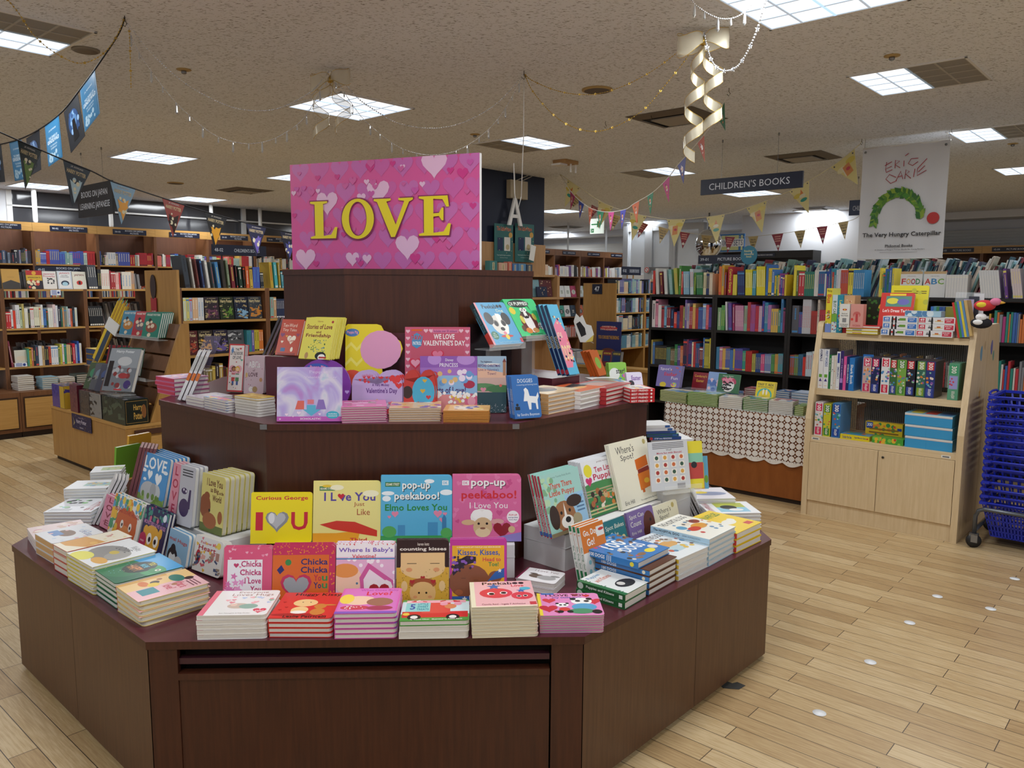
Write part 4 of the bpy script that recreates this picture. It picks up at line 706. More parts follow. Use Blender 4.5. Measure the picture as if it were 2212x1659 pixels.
# flat stacks along the edge
stack(ZD(242,1160), ZD(395,1192), Z2, .12, 3, .0105, 'lilac board book nearest the white cards in the clear stand', 'lil', 'cfc6d0', [('n','h',12,['c87aa8','8a7ac0'],(.05,.05,.95,.95),(.05,.08),3)])
stack(ZD(397,1194), ZD(592,1238), Z2, ZD(655,1222), 5, .0078, 'wrapped board book with a rainbow sunset cover', 'sunset', 'c9c4d0', [('r',0,.6,1,1,'8a7ac8'),('p',[(0,.5),(0,.7),(1,.6),(1,.3)],'e8a83c'),('r',0,0,1,.3,'6a9ad0'),('n','e',14,['e8d03c','d86a9c'],(.1,.1,.9,.9),(.04,.08),3)])
stack(ZD(662,1238), ZD(872,1272), Z2, ZD(1010,1246), 7, .0082, 'thick white-paged board book under a loose golden cover', 'golden', 'd8d4cc', None, top=dict(key='golden1', col='d8b44a', ops=[('n','e',14,['e8cf7a','b8863a'],(.1,.1,.9,.9),(.05,.09),3)]))
stack(ZD(1567,1322), ZD(1965,1312), Z2, .15, 7, .0066, 'pink activity book with a lifted cover, beside the shiny lilac one', 'pinkact', 'd87ca8', [('n','r',12,['e8d8a0','6a9a5c','f0e0e8'],(.1,.2,.9,.8),(.05,.1),3),('t','Valentine',.2,.72,.8,.88,'a02f6c')], page='d8d6d0', board=False)
stack(ZE(-42,1264), ZE(396,1260), Z2, .155, 6, .0066, 'clear-wrapped sticker book with an orange and pink cover', 'stick', 'd8b48c', [('n','e',26,['e0a84a','d86a8c','8a5a9c','e8d8c8'],(.02,.05,.98,.95),(.05,.1),3)], page='d8d6d2', board=False)
stack(ZE(402,1268), ZE(790,1270), Z2, .125, 7, .0046, 'thin golden orange storybook with a red spine, at the tier corner', 'goldthin', 'd99a4a', [('r',.1,.0,1,1,'e0b070'),('e',.4,.5,.2,.2,'e6d8c8'),('e',.62,.55,.16,.2,'4a6aa8'),('e',.75,.4,.12,.15,'e6c87a'),('n','e',14,['c84a3c','6a4a8c','f0e0d0'],(.2,.2,.9,.9),(.03,.06),3)], board=False, page='e0a85a', spine=('9c2f4a',))
# pink piled books far side
stack(tuple(onz(376,856,Z2)), tuple(onz(455,848,Z2)), Z2, .15, 4, .0165, 'pink hardback in the pile behind the leaning white cards', 'pinkpile', 'cf7aa8', [('n','e',16,['e8b07a','8a9ad0','e8d8e0'],(.1,.1,.9,.9),(.06,.1),3)], board=False, spine=('c83a5c',), rotj=3)
# holographic wrapped book, front of the tier
HOLO, nt, b = nodes('holographic_wrap')
tc = N(nt, 'ShaderNodeTexCoord'); mp = N(nt, 'ShaderNodeMapping'); mp.inputs['Scale'].default_value = (9, 6, 5); nt.links.new(tc.outputs['Object'], mp.inputs[0])
wv = N(nt, 'ShaderNodeTexNoise', Scale=.9, Detail=3.0, Distortion=1.5); nt.links.new(mp.outputs[0], wv.inputs[0])
r = ramp(nt, wv.outputs[0], [(.3, 'c86ac8'), (.45, 'c8b8ee'), (.55, 'ece4f4'), (.7, '9cd4e8')])
nt.links.new(r.outputs[0], b.inputs['Base Color']); b.inputs['Metallic'].default_value = .35; b.inputs['Roughness'].default_value = .2
bmp = N(nt, 'ShaderNodeBump', Strength=.5, Distance=.006); nt.links.new(wv.outputs[0], bmp.inputs['Height']); nt.links.new(bmp.outputs[0], b.inputs['Normal'])
MATS[('HOLO', RG, 0.0, 1.0, 0.0, 0.0)] = HOLO
stand(ZD(1005,1312), XD, Z2+.001, 9, ZD(1022,842), ZD(1575,840), 1, .012, 'shiny lilac holographic book with pale blue arrow, at the front of the tier', 'holo', 'HOLO',
  [('r',0,0,1,.09,'c060b8'),('t','SCHOLASTIC',.36,.03,.68,.065,'f0e0ea'),('p',[(.4,.22),(.53,.1),(.68,.22),(.6,.22),(.6,.3),(.46,.3),(.46,.22)],'5cb0d0'),('p',[(.28,.22),(.32,.38),(.42,.38),(.42,.22)],'d8695c'),('p',[(.6,.22),(.64,.4),(.72,.4),(.76,.22)],'8a70b8'),('r',.47,.32,.57,.4,'d87a84'),('t','Valentine\'s Day',.42,.78,.92,.84,'d8c8ea',{'b':0}),('t','Peppa\'s',.5,.87,.78,.94,'d8c8ea',{'b':0}),('e',.86,.12,.1,.06,'4ab0c8'),('t','includes\nstickers!',.79,.09,.93,.15,'e8f0f4',{'sc':1.2}),('h',.15,.12,.05,'f0d8ec'),('h',.34,.15,.06,'f0d8ec'),('h',.66,.13,.04,'f0d8ec'),('h',.25,.09,.03,'f0d8ec'),('h',.05,.04,.03,'f0d8ec')], board=False)
# left group, standing
stand(onz(*ZD(578,1062),Z2), DA(-18), Z2+.001, 10, ZD(617,637), ZD(748,651), 1, .03, 'slim red-edged book with two children in a pink heart', 'littlebook', 'c83a3c',
  [('r',.06,.03,.97,.97,'ece2dc'),('h',.5,.42,.82,'e6aab4'),('t','THE',.42,.86,.66,.91,'2a2626'),('t','LITTLE BOOK',.12,.77,.9,.84,'2a2626'),('t','OF LOVE',.26,.68,.8,.75,'2a2626'),('e',.38,.48,.15,'6a3a28'),('e',.62,.48,.15,'e0b03c'),('e',.38,.47,.1,'b07850'),('e',.62,.47,.1,'ecc8a0'),('r',.26,.22,.48,.38,'c83a3c'),('r',.52,.22,.74,.38,'5a8a5c'),('r',.14,.3,.86,.36,'e8e4e0'),('r',.3,.14,.42,.22,'3a5a9c'),('r',.58,.14,.7,.22,'3a5a9c'),('h',.75,.9,.14,'c83a3c'),('p',[(.14,.86),(.24,.94),(.32,.86),(.22,.8)],'5a8ac0'),('h',.86,.66,.14,'5aa88a'),('n','h',14,['c83a3c','e0a04a','2a2626'],(.06,.04,.94,.7),(.05,.1),7)], board=False, page='e8e8e8', spine=('b82f34',))
stand(ZD(748,1072), DA(-14), Z2+.001, 8, ZD(748,742), ZD(915,762), 6, .0125, 'lilac pink alphabet board book with small animals', 'abc', 'd8c0c8',
  [('t','ABCs',.2,.7,.78,.88,'f0ecec'),('t','of',.42,.6,.54,.66,'8a6a74'),('t','LOVE',.22,.46,.68,.57,'6a4a54'),('e',.36,.12,.12,.12,'f0ece8'),('e',.56,.12,.13,.14,'b89a6c'),('e',.85,.38,.08,.1,'c89a6c'),('e',.12,.5,.06,.12,'d8b878'),('n','h',18,['8a6a74','c87a94','6a8a6c'],(.05,.05,.95,.95),(.03,.06),5),('t','H I',.08,.75,.16,.82,'6a4a54')], page='dcd0d4')
stand(ZD(985,1100), DA(-14), Z2+.001, 10, ZD(1012,775), ZD(1215,790), 1, .012, 'pink storybook with a gold garland edge behind the shiny lilac book', 'pinkgarl', 'd86a8c', [('r',.06,.06,.94,.94,'dc7c98'),('n','s',16,['e8d8a0','c84a6c'],(.05,.8,.95,.98),(.04,.07),3),('h',.1,.2,.12,'e8d8a0')], board=False)
stand(onz(*ZD(955,745),Z2+.186), DA(-24), Z2+.186, 22, ZD(1070,432), ZD(1255,436), 1, .012, 'rust red book with white heart and small figures, left leaning pair', 'tenword', 'b8442e',
  [('t','Ten-Word',.1,.78,.74,.88,'ead8c8',{'b':0}),('t','Tiny Tales',.12,.64,.76,.74,'ead8c8',{'b':0}),('h',.6,.42,.4,'e8dccc'),('t','of',.5,.46,.58,.5,'b8442e'),('t','Love',.5,.36,.74,.45,'b8442e'),('h',.16,.55,.2,'7a3a6c'),('h',.36,.52,.1,'d8a24a'),('h',.86,.56,.16,'8a3a5c'),('h',.2,.36,.12,'e8dccc'),('r',.2,.1,.4,.2,'3a6a9c'),('e',.7,.16,.06,.1,'e8dccc'),('r',.1,.0,.9,.06,'8a2a24')], board=False)
stand(onz(*ZD(1145,775),Z2+.186), DA(-22), Z2+.186, 22, ZD(1275,413), ZD(1530,427), 6, .009, 'yellow storybook of love and friendship with a leafy heart and a penguin', 'stories', 'd9cf5c',
  [('t','Usborne',.4,.89,.58,.93,'8a3a3c',{'b':0}),('t','Stories of Love',.08,.72,.92,.84,'7a2430'),('t','and',.42,.62,.58,.68,'7a2430'),('t','Friendship',.1,.5,.92,.61,'7a2430'),('e',.9,.9,.04,'a83a3c'),('n','e',46,['4a8a5c','2c5a3c','3a7aa8'],(.25,.16,.8,.46),(.012,.02),5),('h',.52,.3,.34,'d9cf5c'),('e',.24,.08,.06,.1,'b0885c'),('e',.7,.08,.18,.12,'1c2026'),('e',.74,.05,.12,.09,'e8e6e0'),('r',.66,.02,.9,.06,'b02f34')], board=False, page='dcd89a')
# dark leaning books at the far side of the tier
for k in range(3): edge(ZD(895+k*34,745), Z2+.05, 100, -24, .15, .23, .011, ('grey picture book leaning edge on far round the tier', 'dusky picture book leaning edge on in the far trio', 'plum picture book leaning edge on beside the rust red book')[k], 'edgegrey%d' % k, ('6a6870', '8a7a88', '5a3a44')[k], None, board=False, page='b8b0b4')
# clear stand with white cards
st0 = thing('leaflet_stand', 'clear leaning stand at the tier edge holding white leaflets', 'stand', frame(onz(*ZD(165,1118),Z2)+Vector((0,0,.0008)), DA(-35), back_of(DA(-35))))
mb = MB(); mb.box(0,0,0,.1,.13,.003,ACRYL); mb.build('base_plate', st0)
mb = MB(); mb.add([(0,.02,.003),(.1,.02,.003),(.1,.14,.24),(0,.14,.24)],[(0,1,2,3)],M('9a8fb0',.1,0,.3)); mb.build('back_plate', st0)
for k in range(3): edge(ZD(172+k*38,1128+k*3), Z2+.004, 105, -24, .1, .2, .011, ('white slim leaflet book with orange band, outermost in the clear stand', 'white slim leaflet book with orange band, middle one in the clear stand', 'white slim leaflet book with orange band, innermost in the clear stand')[k], 'leaf', 'e2e3e8', None, board=False, spine=('e2e3e8',[('r',.45,0,.6,1,'d8783c'),('lines',3,.1,.2,.4,.8,'a8a8a0')]))
# purple round-top books
def shaped(label, key, poly, base, d, lean, TL, TR, t, col, ops, n=1, edge='e6e4e0'):
    l = math.radians(lean); bk = back_of(d); up = Vector((0,0,math.cos(l)))+bk*math.sin(l); nz = d.cross(up)
    p0 = Vector((base.x, base.y, base.z+t*math.sin(l)+.001)); a, b2 = onp(*TL, p0, nz), onp(*TR, p0, nz)
    s0, s1 = (a-p0).dot(d), (b2-p0).dot(d); w = s1-s0; h = (a-p0).dot(up)
    for i in range(n):
        T = frame(p0+d*(s0+.006*i)-nz*t+bk*(i*(t+.0015)/math.cos(l)), d, up, nz)
        lb = label if n == 1 else ('front ' if i == 0 else ORD[i+1]+' from front, ')+label
        o = thing('shaped_board_book', lb, 'book', T)
        P = [(x*w, y*h) for x, y in poly]
        mb = MB(); mb.prism(P, t-.0025, t, M(col, RG)); mb.prism(P, 0, .0025, M(col, RG)); art(mb, ops, w, h, None, t+.0001); mb.build('cover', o)
        mb = MB(); c = (w/2, h/2); mb.prism([((x-c[0])*.985+c[0], (y-c[1])*.985+c[1]) for x, y in P], .0026, t-.0026, M(edge, .7)); mb.build('page_block', o)
def roundtop(n=16): return [(0,0),(1,0)] + [(.5+.5*math.cos(math.pi*i/n), .5+.5*math.sin(math.pi*i/n)) for i in range(n+1)]
CIRCP = [(.5+.5*math.cos(2*math.pi*i/28), .5+.5*math.sin(2*math.pi*i/28)) for i in range(28)]
shaped('purple round board book with a blue cloud title, behind the shiny lilac book', 'round', CIRCP, Vector((0,2.70,Z2)), XD, 6, ZD(1180,770), ZD(1650,770), .016, '7a3a9c', [('e',.4,.84,.2,.08,'3f5ab0'),('t','Peppa Pig',.26,.81,.54,.88,'e890b0'),('h',.93,.4,.08,'b8a0e0')])
HM = [(0,0),(1,0),(1,.62)] + [(.74+.26*math.cos(math.pi*i/9), .68+.32*math.sin(math.pi*i/9)) for i in range(10)] + [(.26+.26*math.cos(math.pi*i/9), .68+.32*math.sin(math.pi*i/9)) for i in range(10)] + [(0,.62)]
shaped('lavender board book with a double-rounded heart top and red balloons', 'heartl', HM, Vector((0,2.70,Z2)), XD, 8, ZD(1660,868), ZD(2090,868), .011, 'b8a2d0',
  [('t','A Very Mickey',.4,.62,.74,.7,'5a2a7c'),('t',"Valentine's Day",.28,.45,.9,.6,'5a2a7c'),('n','h',20,['c8343c'],(.05,.72,.95,.84),(.05,.07),3),('t','a surprise lift-the-flap book',.2,.82,.42,.92,'c8343c',{'b':0}),('h',.86,.78,.22,'d03a3c'),('h',.93,.64,.14,'d03a3c'),('n','h',26,['c83a44','e07a8c','d8b04a','e8d8e8','7a4a34'],(.03,.02,.98,.3),(.06,.14),9),('p',[(0,0),(0,.1),(1,.1),(1,0)],'c87a94')], 3, 'c84a54')
shaped('blue and red rounded board book with gold hearts', 'heartb', HM, Vector((0,2.695,Z2)), XD, 8, ZE(85,835), ZE(345,835), .013, 'b83a34',
  [('e',.62,.5,.36,.5,'4aa4c8'),('h',.66,.75,.14,'c8a43c'),('h',.6,.52,.16,'c8a43c'),('h',.78,.38,.16,'b83a44'),('e',.12,.5,.16,.2,'3a2a28'),('p',[(.4,0),(.45,.3),(.6,.2),(.9,.3),(.95,0)],'b8302c'),('e',.2,.2,.12,'3f8a5c')], 2, 'd8d4d0')
# yellow die-cut book and its pink half
ZRP = Z2+.0865
shaped('yellow zigzag board book with a large plain pink oval', 'diecut', [(0,0),(.62,0),(.66,.1),(.64,.3),(.8,.36),(.95,.46),(1,.6),(.96,.72),(.84,.8),(.7,.84),(.62,.98),(.55,1),(.04,1),(0,.96)], Vector((0,2.815,ZRP)), XD, 9, ZD(1605,474), ZD(2092,474), .016, 'e4cf2a',
  [('p',[(0,.3),(.1,.4),(.2,.3),(.3,.4),(.3,.46),(.2,.36),(.1,.46),(0,.36)],'ecdf6a'),('p',[(0,.55),(.1,.65),(.2,.55),(.3,.65),(.3,.71),(.2,.61),(.1,.71),(0,.61)],'ecdf6a'),('e',.62,.58,.36,.34,'dc9ac0'),('e',.12,.1,.2,.16,'d8503c'),('e',.12,.86,.12,.07,'4a78b8'),('t','Peppa Pig',.03,.83,.22,.89,'e8a0b8')])
stand(Vector((0,2.82,0)), XD, ZRP, 8, ZE(95,482), ZE(632,482), 1, .01, 'wide pink picture book with a border of white hearts', 'welovev', 'c85a78',
  [('r',.09,.0,.91,.97,'c4566e')]+[('h',x,y,.065,'e6b8c8') for y in (.08,.2,.32,.44,.56,.68,.8,.92) for x in (.045,.955)]+[('h',x,.93,.07,'e6b8c8') for x in (.32,.4,.86)]+[('r',.42,.9,.82,.96,'d87aa0'),('t','Includes over 50 stickers!',.44,.91,.8,.95,'7a2f6c'),('t','WE LOVE',.44,.79,.76,.88,'f4eef0'),('t',"VALENTINE'S DAY",.28,.68,.92,.77,'f4eef0'),('r',.1,.93,.26,.96,'d8642c'),('p',[(.1,.84),(.18,.9),(.27,.84),(.25,.68),(.18,.63),(.11,.68)],'4a90c0'),('t','PAW',.11,.77,.26,.86,'c83a3c'),('t','PATROL',.12,.69,.25,.75,'f0f0f0'),('h',.5,.5,.2,'cf3050'),('h',.5,.51,.16,'e07a98'),('h',.16,.36,.2,'cf3050'),('h',.16,.37,.14,'e8a0b8')], board=False)
# princess-type and evening-sky covers, middle row
stand(Vector((0,2.735,0)), XD, Z2+.001, 8, ZE(220,724), ZE(690,724), 2, .009, 'lilac and blue picture book with roses and daisies', 'roses', 'a070c0',
  [('r',0,.8,1,1,'8c5ab0'),('r',0,.32,1,.66,'8ab4dc'),('r',0,0,1,.32,'d88a8c'),('e',.25,.95,.12,.1,'b48ad0'),('e',.8,.95,.16,.1,'b48ad0'),('t','Disney',.44,.9,.58,.96,'f0ecf4',{'b':0}),('t','PRINCESS',.34,.81,.66,.88,'f0ecf4',{'b':0}),('t','Lots of Love!',.22,.34,.8,.46,'4a2a6c'),('n','e',40,['f4f0ee'],(.02,.28,.98,.36),(.02,.035),3),('n','e',20,['f4f0ee','e8c04a'],(.5,.04,.98,.3),(.02,.035),4),('e',.9,.2,.12,.14,'d86a8c'),('e',.9,.2,.07,.08,'e8a0b4'),('e',.86,.5,.1,.07,'a8304c'),('e',.25,.66,.07,'c83a50'),('n','e',18,['e6d8ec','6a9ad0','d8b47a'],(.1,.5,.95,.78),(.03,.06),6)], board=False)
stand(Vector((0,2.735,0)), XD, Z2+.001, 8, ZE(692,724), ZE(930,724), 2, .009, 'picture book with an evening sky over green hills and a clock tower', 'evening', 'c8a8a0',
  [('r',0,.62,1,1,'9ab4cc'),('p',[(0,.62),(0,.8),(1,.7),(1,.62)],'e0b49c'),('e',.5,.86,.3,.03,'ece8e4'),('e',.2,.45,.5,.14,'5a8a5c'),('e',.8,.42,.5,.14,'4a7a50'),('r',0,0,1,.36,'2c4a54'),('r',.88,.66,.98,.9,'a87a5c'),('p',[(.86,.9),(.93,.97),(1,.9)],'7a3a34'),('t','The Nightmare',.1,.88,.5,.92,'3a2a4c'),('t','BEFORE CHRISTMAS',.02,.81,.78,.86,'5a2a6c'),('t',"Love in Valentine's",.03,.74,.74,.79,'5a2a6c',{'b':0}),('t','Town!',.34,.67,.64,.72,'5a2a6c',{'b':0}),('n','e',60,['c8ccd0','8a9098'],(0,0,1,.16),(.008,.016),5),('h',.2,.4,.2,'d88aa0'),('e',.8,.48,.05,'d8685c')], board=False)
# rack side of the tier
stand(ZE(1035,1247), DA(22), Z2+.004, 15, ZE(967,892), ZE(1186,876), 4, .0105, 'blue board book with a standing white dog', 'doggies', '2f6ab0',
  [('t','DOGGIES',.22,.84,.78,.93,'dfe8f0',{'b':0}),('t','a counting and barking book',.18,.76,.95,.81,'c8d8ea',{'b':0}),('p',[(.38,.4),(.44,.6),(.42,.68),(.5,.72),(.58,.66),(.62,.52),(.86,.5),(.94,.6),(.96,.5),(.9,.42),(.9,.2),(.84,.2),(.82,.34),(.66,.36),(.64,.2),(.56,.2),(.52,.4)],'e6e8ea'),('r',.05,.2,.22,.28,'17202c'),('e',.13,.32,.05,'17202c'),('t','by Sandra Boynton',.1,.04,.92,.12,'dfe8f0',{'b':0})], spine=('2f6ab0',[('t','DOGGIES  DOGGIES',.3,.25,.9,.75,'d0e0f0')]))
def onch(px, off): return onp(*px, T3F+D45*off, D45)
# dark clear stand carrying the two dog books and its clear back
p = onch(ZE(790,668), .16)
stand(p, C45, p.z, 36, ZE(657,285), ZE(905,274), 1, .022, 'blue board book with a grey and white dog face, on a clear stand', 'peekdog', '4a9cc8',
  [('r',0,0,.06,1,'d8848c'),('t','Peekab',.2,.85,.66,.95,'16202a'),('e',.71,.9,.045,'16202a'),('e',.81,.9,.045,'16202a'),('t','Dog',.6,.74,.82,.83,'dfe8c0',{'b':0}),('e',.5,.46,.25,.27,'d9d5cc'),('p',[(.5,.2),(.5,.73),(.62,.72),(.74,.6),(.75,.4),(.66,.25)],'efece6'),('e',.24,.62,.13,.17,'1f1d20'),('e',.78,.6,.13,.17,'1f1d20'),('e',.4,.5,.075,.09,'77736c'),('e',.64,.5,.075,.09,'77736c'),('e',.4,.49,.055,.07,'1a1618'),('e',.64,.49,.055,.07,'1a1618'),('e',.53,.36,.07,.05,'171314'),('e',.54,.26,.05,.05,'e08a9c'),('e',.56,.19,.2,.035,'c8443c'),('e',.56,.17,.06,.07,'e6d04a'),('e',.18,.22,.11,.11,'1f6a4c'),('t','with\nmirror\nsurprise!',.11,.17,.25,.28,'dfe8d8',{'sc':1.2}),('r',.92,.03,1,.13,'c83a44'),('t','Camilla Reid & Ingela P Arrhenius',.2,.03,.85,.07,'bcdcea',{'b':0})],
  spine=('27383c',[('r',0,.0,.3,1,'27383c'),('t','Peekaboo Dog',.12,.2,.66,.8,'3f7a8c'),('r',.7,0,1,1,'c8443c')]))
p2 = onch(ZE(1092,590), .13)
stand(p2, DA(47), p2.z, 36, ZE(895,252), ZE(1146,250), 1, .024, 'bright green board book with a brown and white dog and speech bubble', 'oi', '3fc87c',
  [('e',.42,.87,.34,.1,'18201c'),('t','OI PUPPIES!',.12,.82,.72,.92,'eef4ee'),('p',[(.66,.8),(.72,.66),(.7,.82)],'18201c'),('e',.48,.36,.26,.28,'6a2f28'),('e',.48,.36,.13,.26,'ece8e4'),('e',.47,.6,.12,.14,'3a241f'),('e',.48,.56,.05,.12,'efece8'),('e',.42,.7,.05,'efece8'),('e',.53,.7,.05,'efece8'),('e',.43,.69,.02,'15120f'),('e',.52,.69,.02,'15120f'),('e',.48,.5,.05,.035,'15120f'),('e',.12,.68,.09,'e0c83a'),('e',.3,.44,.06,.1,'d8c85a'),('e',.72,.5,.06,.09,'d8c85a'),('e',.2,.2,.06,.08,'6a4a34'),('e',.34,.14,.1,.07,'d8843c'),('e',.56,.14,.1,.06,'b8864c'),('e',.8,.24,.1,.09,'e6e6e2'),('n','e',10,['18201c'],(.72,.16,.9,.32),(.012,.02),4),('t','ALISON & BRISTOL',.3,.01,.72,.06,'18201c')],
  spine=('35b56c',[('t','ALISON & BRISTOL',.3,.25,.75,.75,'1a4a2c'),('r',.88,0,1,1,'c83a8c')]))
stnd = thing('book_stand', 'tall smoky clear stand under the two leaning dog books', 'book stand', frame(Vector((T3F.x,T3F.y,Z2+.0008))+D45*.05+C45*.02, C45, Vector((-.70711,.70711,0))))
SMOKE = M('2a2024', .08, 0, .45)
mb = MB(); mb.box(0,-.11,0,.24,.03,.004,SMOKE); mb.build('base_plate', stnd)
mb = MB(); mb.box(0,.024,.004,.24,.03,.3,SMOKE); mb.build('back_plate', stnd)
for nm, q, w_, a in (('ledge', p, .19, C45), ('ledge', p2, .2, DA(47))):
    mb = MB(); mb.box(0,0,-.005,w_,.075,-.001,ACRYL); mb.box(0,-.004,-.005,w_,0,.018,ACRYL); mb.box(w_*.3,.07,-(q.z-Z2)+.006,w_*.7,.074,-.005,ACRYL)
    lo = mb.build(nm, stnd); lo.matrix_parent_inverse = stnd.matrix_world.inverted(); lo.matrix_world = frame(q+Vector((0,0,0)), a, back_of(a))
pb = onp(*ZE(1448,895), Vector((T3F.x,T3F.y,0))+D45*.245, D45)
plumbox('display_box', 'dark plum box at the rack-side corner of the middle tier', frame(Vector((T3F.x,T3F.y,Z2+.0005))+C45*.30+D45*.20, C45, Vector((-.70711,.70711,0))), .17, .18, pb.z-Z2-.006)
stand(pb, C45, pb.z, 24, ZE(1268,312), ZE(1342,282), 3, .018, 'light blue and pink picture book of dogs with a navy spine', 'atlas', '5ab0d4',
  [('p',[(0,.1),(0,.7),(.5,.8),(1,.6),(1,.3),(.6,.1)],'e0829c'),('t','ATLAS',.05,.52,.5,.6,'e8e0c0'),('t','DOGS',.1,.2,.9,.42,'e8d8a0'),('n','e',20,['1f2a5c','c86a3c','3a2430','e8c89c'],(.05,.15,.95,.85),(.05,.09),3)], board=False, spine=('1f2f5c',[('t','DOGS',.45,.2,.62,.8,'c8b88a'),('r',.92,.05,.98,.95,'a83a4a')]), page='c8b48a')
stack(ZE(1272,1208), ZE(1537,1150), Z2, .16, 5, .0135, 'cream book with paw print spine and a big dog face', 'dogpaw', 'd8b080', [('r',0,0,1,1,'e0c9a4'),('e',.45,.55,.3,.25,'2c2422'),('e',.7,.6,.12,'8a5a3c'),('e',.3,.7,.1,'d8843c')], board=False, spine=('c89a64',[('t','DOG',.2,.2,.5,.8,'4a3020'),('e',.75,.5,.06,'4a3020')]))
stack(ZE(1537,1165), ZE(1748,1112), Z2, .16, 4, .0155, 'white book with a fiery orange cover, beside the paw print stack', 'fiery', 'e4e2e0', [('r',0,0,1,1,'d8683c'),('p',[(0,.2),(0,.6),(1,.9),(1,.5)],'2c2a30'),('e',.5,.4,.3,.1,'e8a85a')], board=False)
stack(ZE(1748,1128), ZE(1958,1072), Z2, .17, 4, .015, 'red hardback with a grey photo cover, beside the fiery stack', 'redh', 'b02a30', [('r',.08,.08,.92,.9,'9a9a9c'),('e',.5,.5,.3,.2,'c8a49c'),('r',.1,.1,.9,.3,'b04a4c')], board=False, spine=('b02a30',))
def spinefront(A, B, zt, depth, n, t, lab, key, col, ops, spine, **k):
    """flat pile whose spine edge faces the viewer"""
    A = onz(*A, zt); B = onz(*B, zt); d = (B-A).normalized(); L = (B-A).length; bk = back_of(d)
    for i in range(n):
        q = n-i; T = frame(Vector((B.x,B.y,zt+.0006+i*(t+.001)))-d*0, bk, -d, Vector((0,0,1)))
        T = frame(Vector((B.x,B.y,zt+.0006+i*(t+.001))), bk, -d)
        put_book('picture_book', lab if n == 1 else ('topmost ' if q == 1 else 'lowest ' if q == n else ORD[q]+' from top, ')+lab, key, T, depth, L, t, col, ops, False, 'e4e2dc', spine)

spinefront((1361,871), (1414,869), Z2, .12, 4, .0125, 'bright red hardback with white spine words, far tier end', 'best', 'c8242c', [('r',.05,.1,.95,.9,'d8dcd8'),('e',.4,.5,.2,'8a6a9c'),('n','e',12,['c86a4c','5a8ac0','e8c84a'],(.1,.2,.9,.8),(.04,.08),3)], ('c8242c',[('t','BEST FRIEND',.05,.2,.72,.8,'f4f0ee'),('e',.86,.5,.04,'f4f0ee')]))
spinefront((1300,853), (1360,851), Z2, .2, 5, .009, 'white puppy hardback pile between the red books', 'whitep', 'dcdcdc', [('e',.5,.5,.3,'8a7a6c'),('r',.1,.1,.5,.3,'5a8ac0')], ('d8d4d0',))
# ============================================================ bookcases and their books
def FU(u, v, z=0.0): return frame(uv(u, v, z), -GV, GU)
def FV(u, v, z=0.0): return frame(uv(u, v, z), GU, GV)
def at(T, x, y, z): return T @ Matrix.Translation((x, y, z))
def sign_part(parent, T, x0, x1, z0, z1, words, y=-.004, name='sign', thick=.006, col=NAVY):
    mb = MB(); mb.box(x0, y-thick, z0, x1, y, z1, col)
    S = T @ frame(Vector((x0, y-thick-.0006, z0)), Vector((1,0,0)), Vector((0,0,1)))
    w, h = x1-x0, z1-z0; o = MB(); o.v, o.f = [], []
    m2 = MB(); m2.box(x0, y-thick, z0, x1, y, z1, col, T)
    for s, a, b, c, d in words: put_text(m2, s, a*w, b*h, c*w, d*h, SIGNT, S, 0, False, 0, 1.15)
    ob = m2.build(name); 
    if parent: ob.parent = parent; ob.matrix_parent_inverse = parent.matrix_world.inverted()
    return ob
def bookcase(label, T, L, D, H, zs, side, shelf, back=None, head=None, sign=None, base=None, name='bookcase', ends=(1, 1), th=.018, shelfD=None):
    t = thing(name, label, 'bookcase', T)
    def put(nm, fn):
        mb = MB(); fn(mb); return mb.build(nm, t)
    if ends[0]: put('side_panel', lambda m: m.box(0, 0, 0, th, D, H, side))
    if ends[1]: put('side_panel', lambda m: m.box(L-th, 0, 0, L, D, H, side))
    for z in zs: put('shelf', lambda m: m.box(th*ends[0]+.0005, 0, z-th, L-th*ends[1]-.0005, (shelfD or D)-.001, z, shelf))
    if back: put('back_panel', lambda m: m.box(th, D-.01, .05, L-th, D-.001, H-.002, back))
    if head: put('header', lambda m: m.box(.0006, -.004, H-head, L-.0006, .014, H, shelf))
    if base:
        zb, yb = base
        put('base_cabinet', lambda m: (m.box(.001, -yb, .05, L-.001, D-.02, zb, side), m.box(.002, -yb+.02, 0, L-.002, D-.03, .05, M('2b1a12', .6))))
        for k in range(2):
            put('cabinet_door', lambda m: (m.box(.03+k*(L/2-.015), -yb-.012, .09, L/2-.005+k*(L/2-.025), -yb-.001, zb-.055, shelf), m.box(.02+k*(L/2-.01), -yb-.004, .08, L/2+k*(L/2-.02), -yb-.0005, zb-.04, M('3a2414', .5))))
    if sign:
        sign_part(t, T, *sign)
    return t
# one unit book per colour and spine style; its copies are sized per book
SB = {}
def shelf_mesh(col, style, acc):
    k = (col, style, acc)
    if k in SB: return SB[k]
    mb = MB(); c = M(col, .45); a = M(acc, .45); pg = M('c9c4b8', .8)
    mb.box(0, 0, 0, .09, 1, 1, c); mb.box(.91, 0, 0, 1, 1, 1, c); mb.box(.09, 0, 0, .91, .03, 1, c); mb.box(.09, .03, .012, .91, .97, .985, pg)
    R = lambda x0, z0, x1, z1, m: mb.add([(x0, -.002, z0), (x1, -.002, z0), (x1, -.002, z1), (x0, -.002, z1)], [(0, 1, 2, 3)], m)
    if style in (0, 2):
        z = .9 if style else .8
        if style: R(.1, .03, .9, .1, a)
        for q in (.05, .03, .04, .06, .035, .045, .07, .03, .05, .04, .05)[:7 if style else 11]: R(.4, z-q, .6, z, a); z -= q+.012
    elif style == 1: R(.0, .86, 1, .93, a); R(.42, .4, .58, .8, a); R(.3, .05, .7, .09, a)
    elif style == 3: R(.36, .3, .64, .88, a); R(.44, .34, .56, .84, c)
    SB[k] = mb.mesh('shelf_book'); return SB[k]
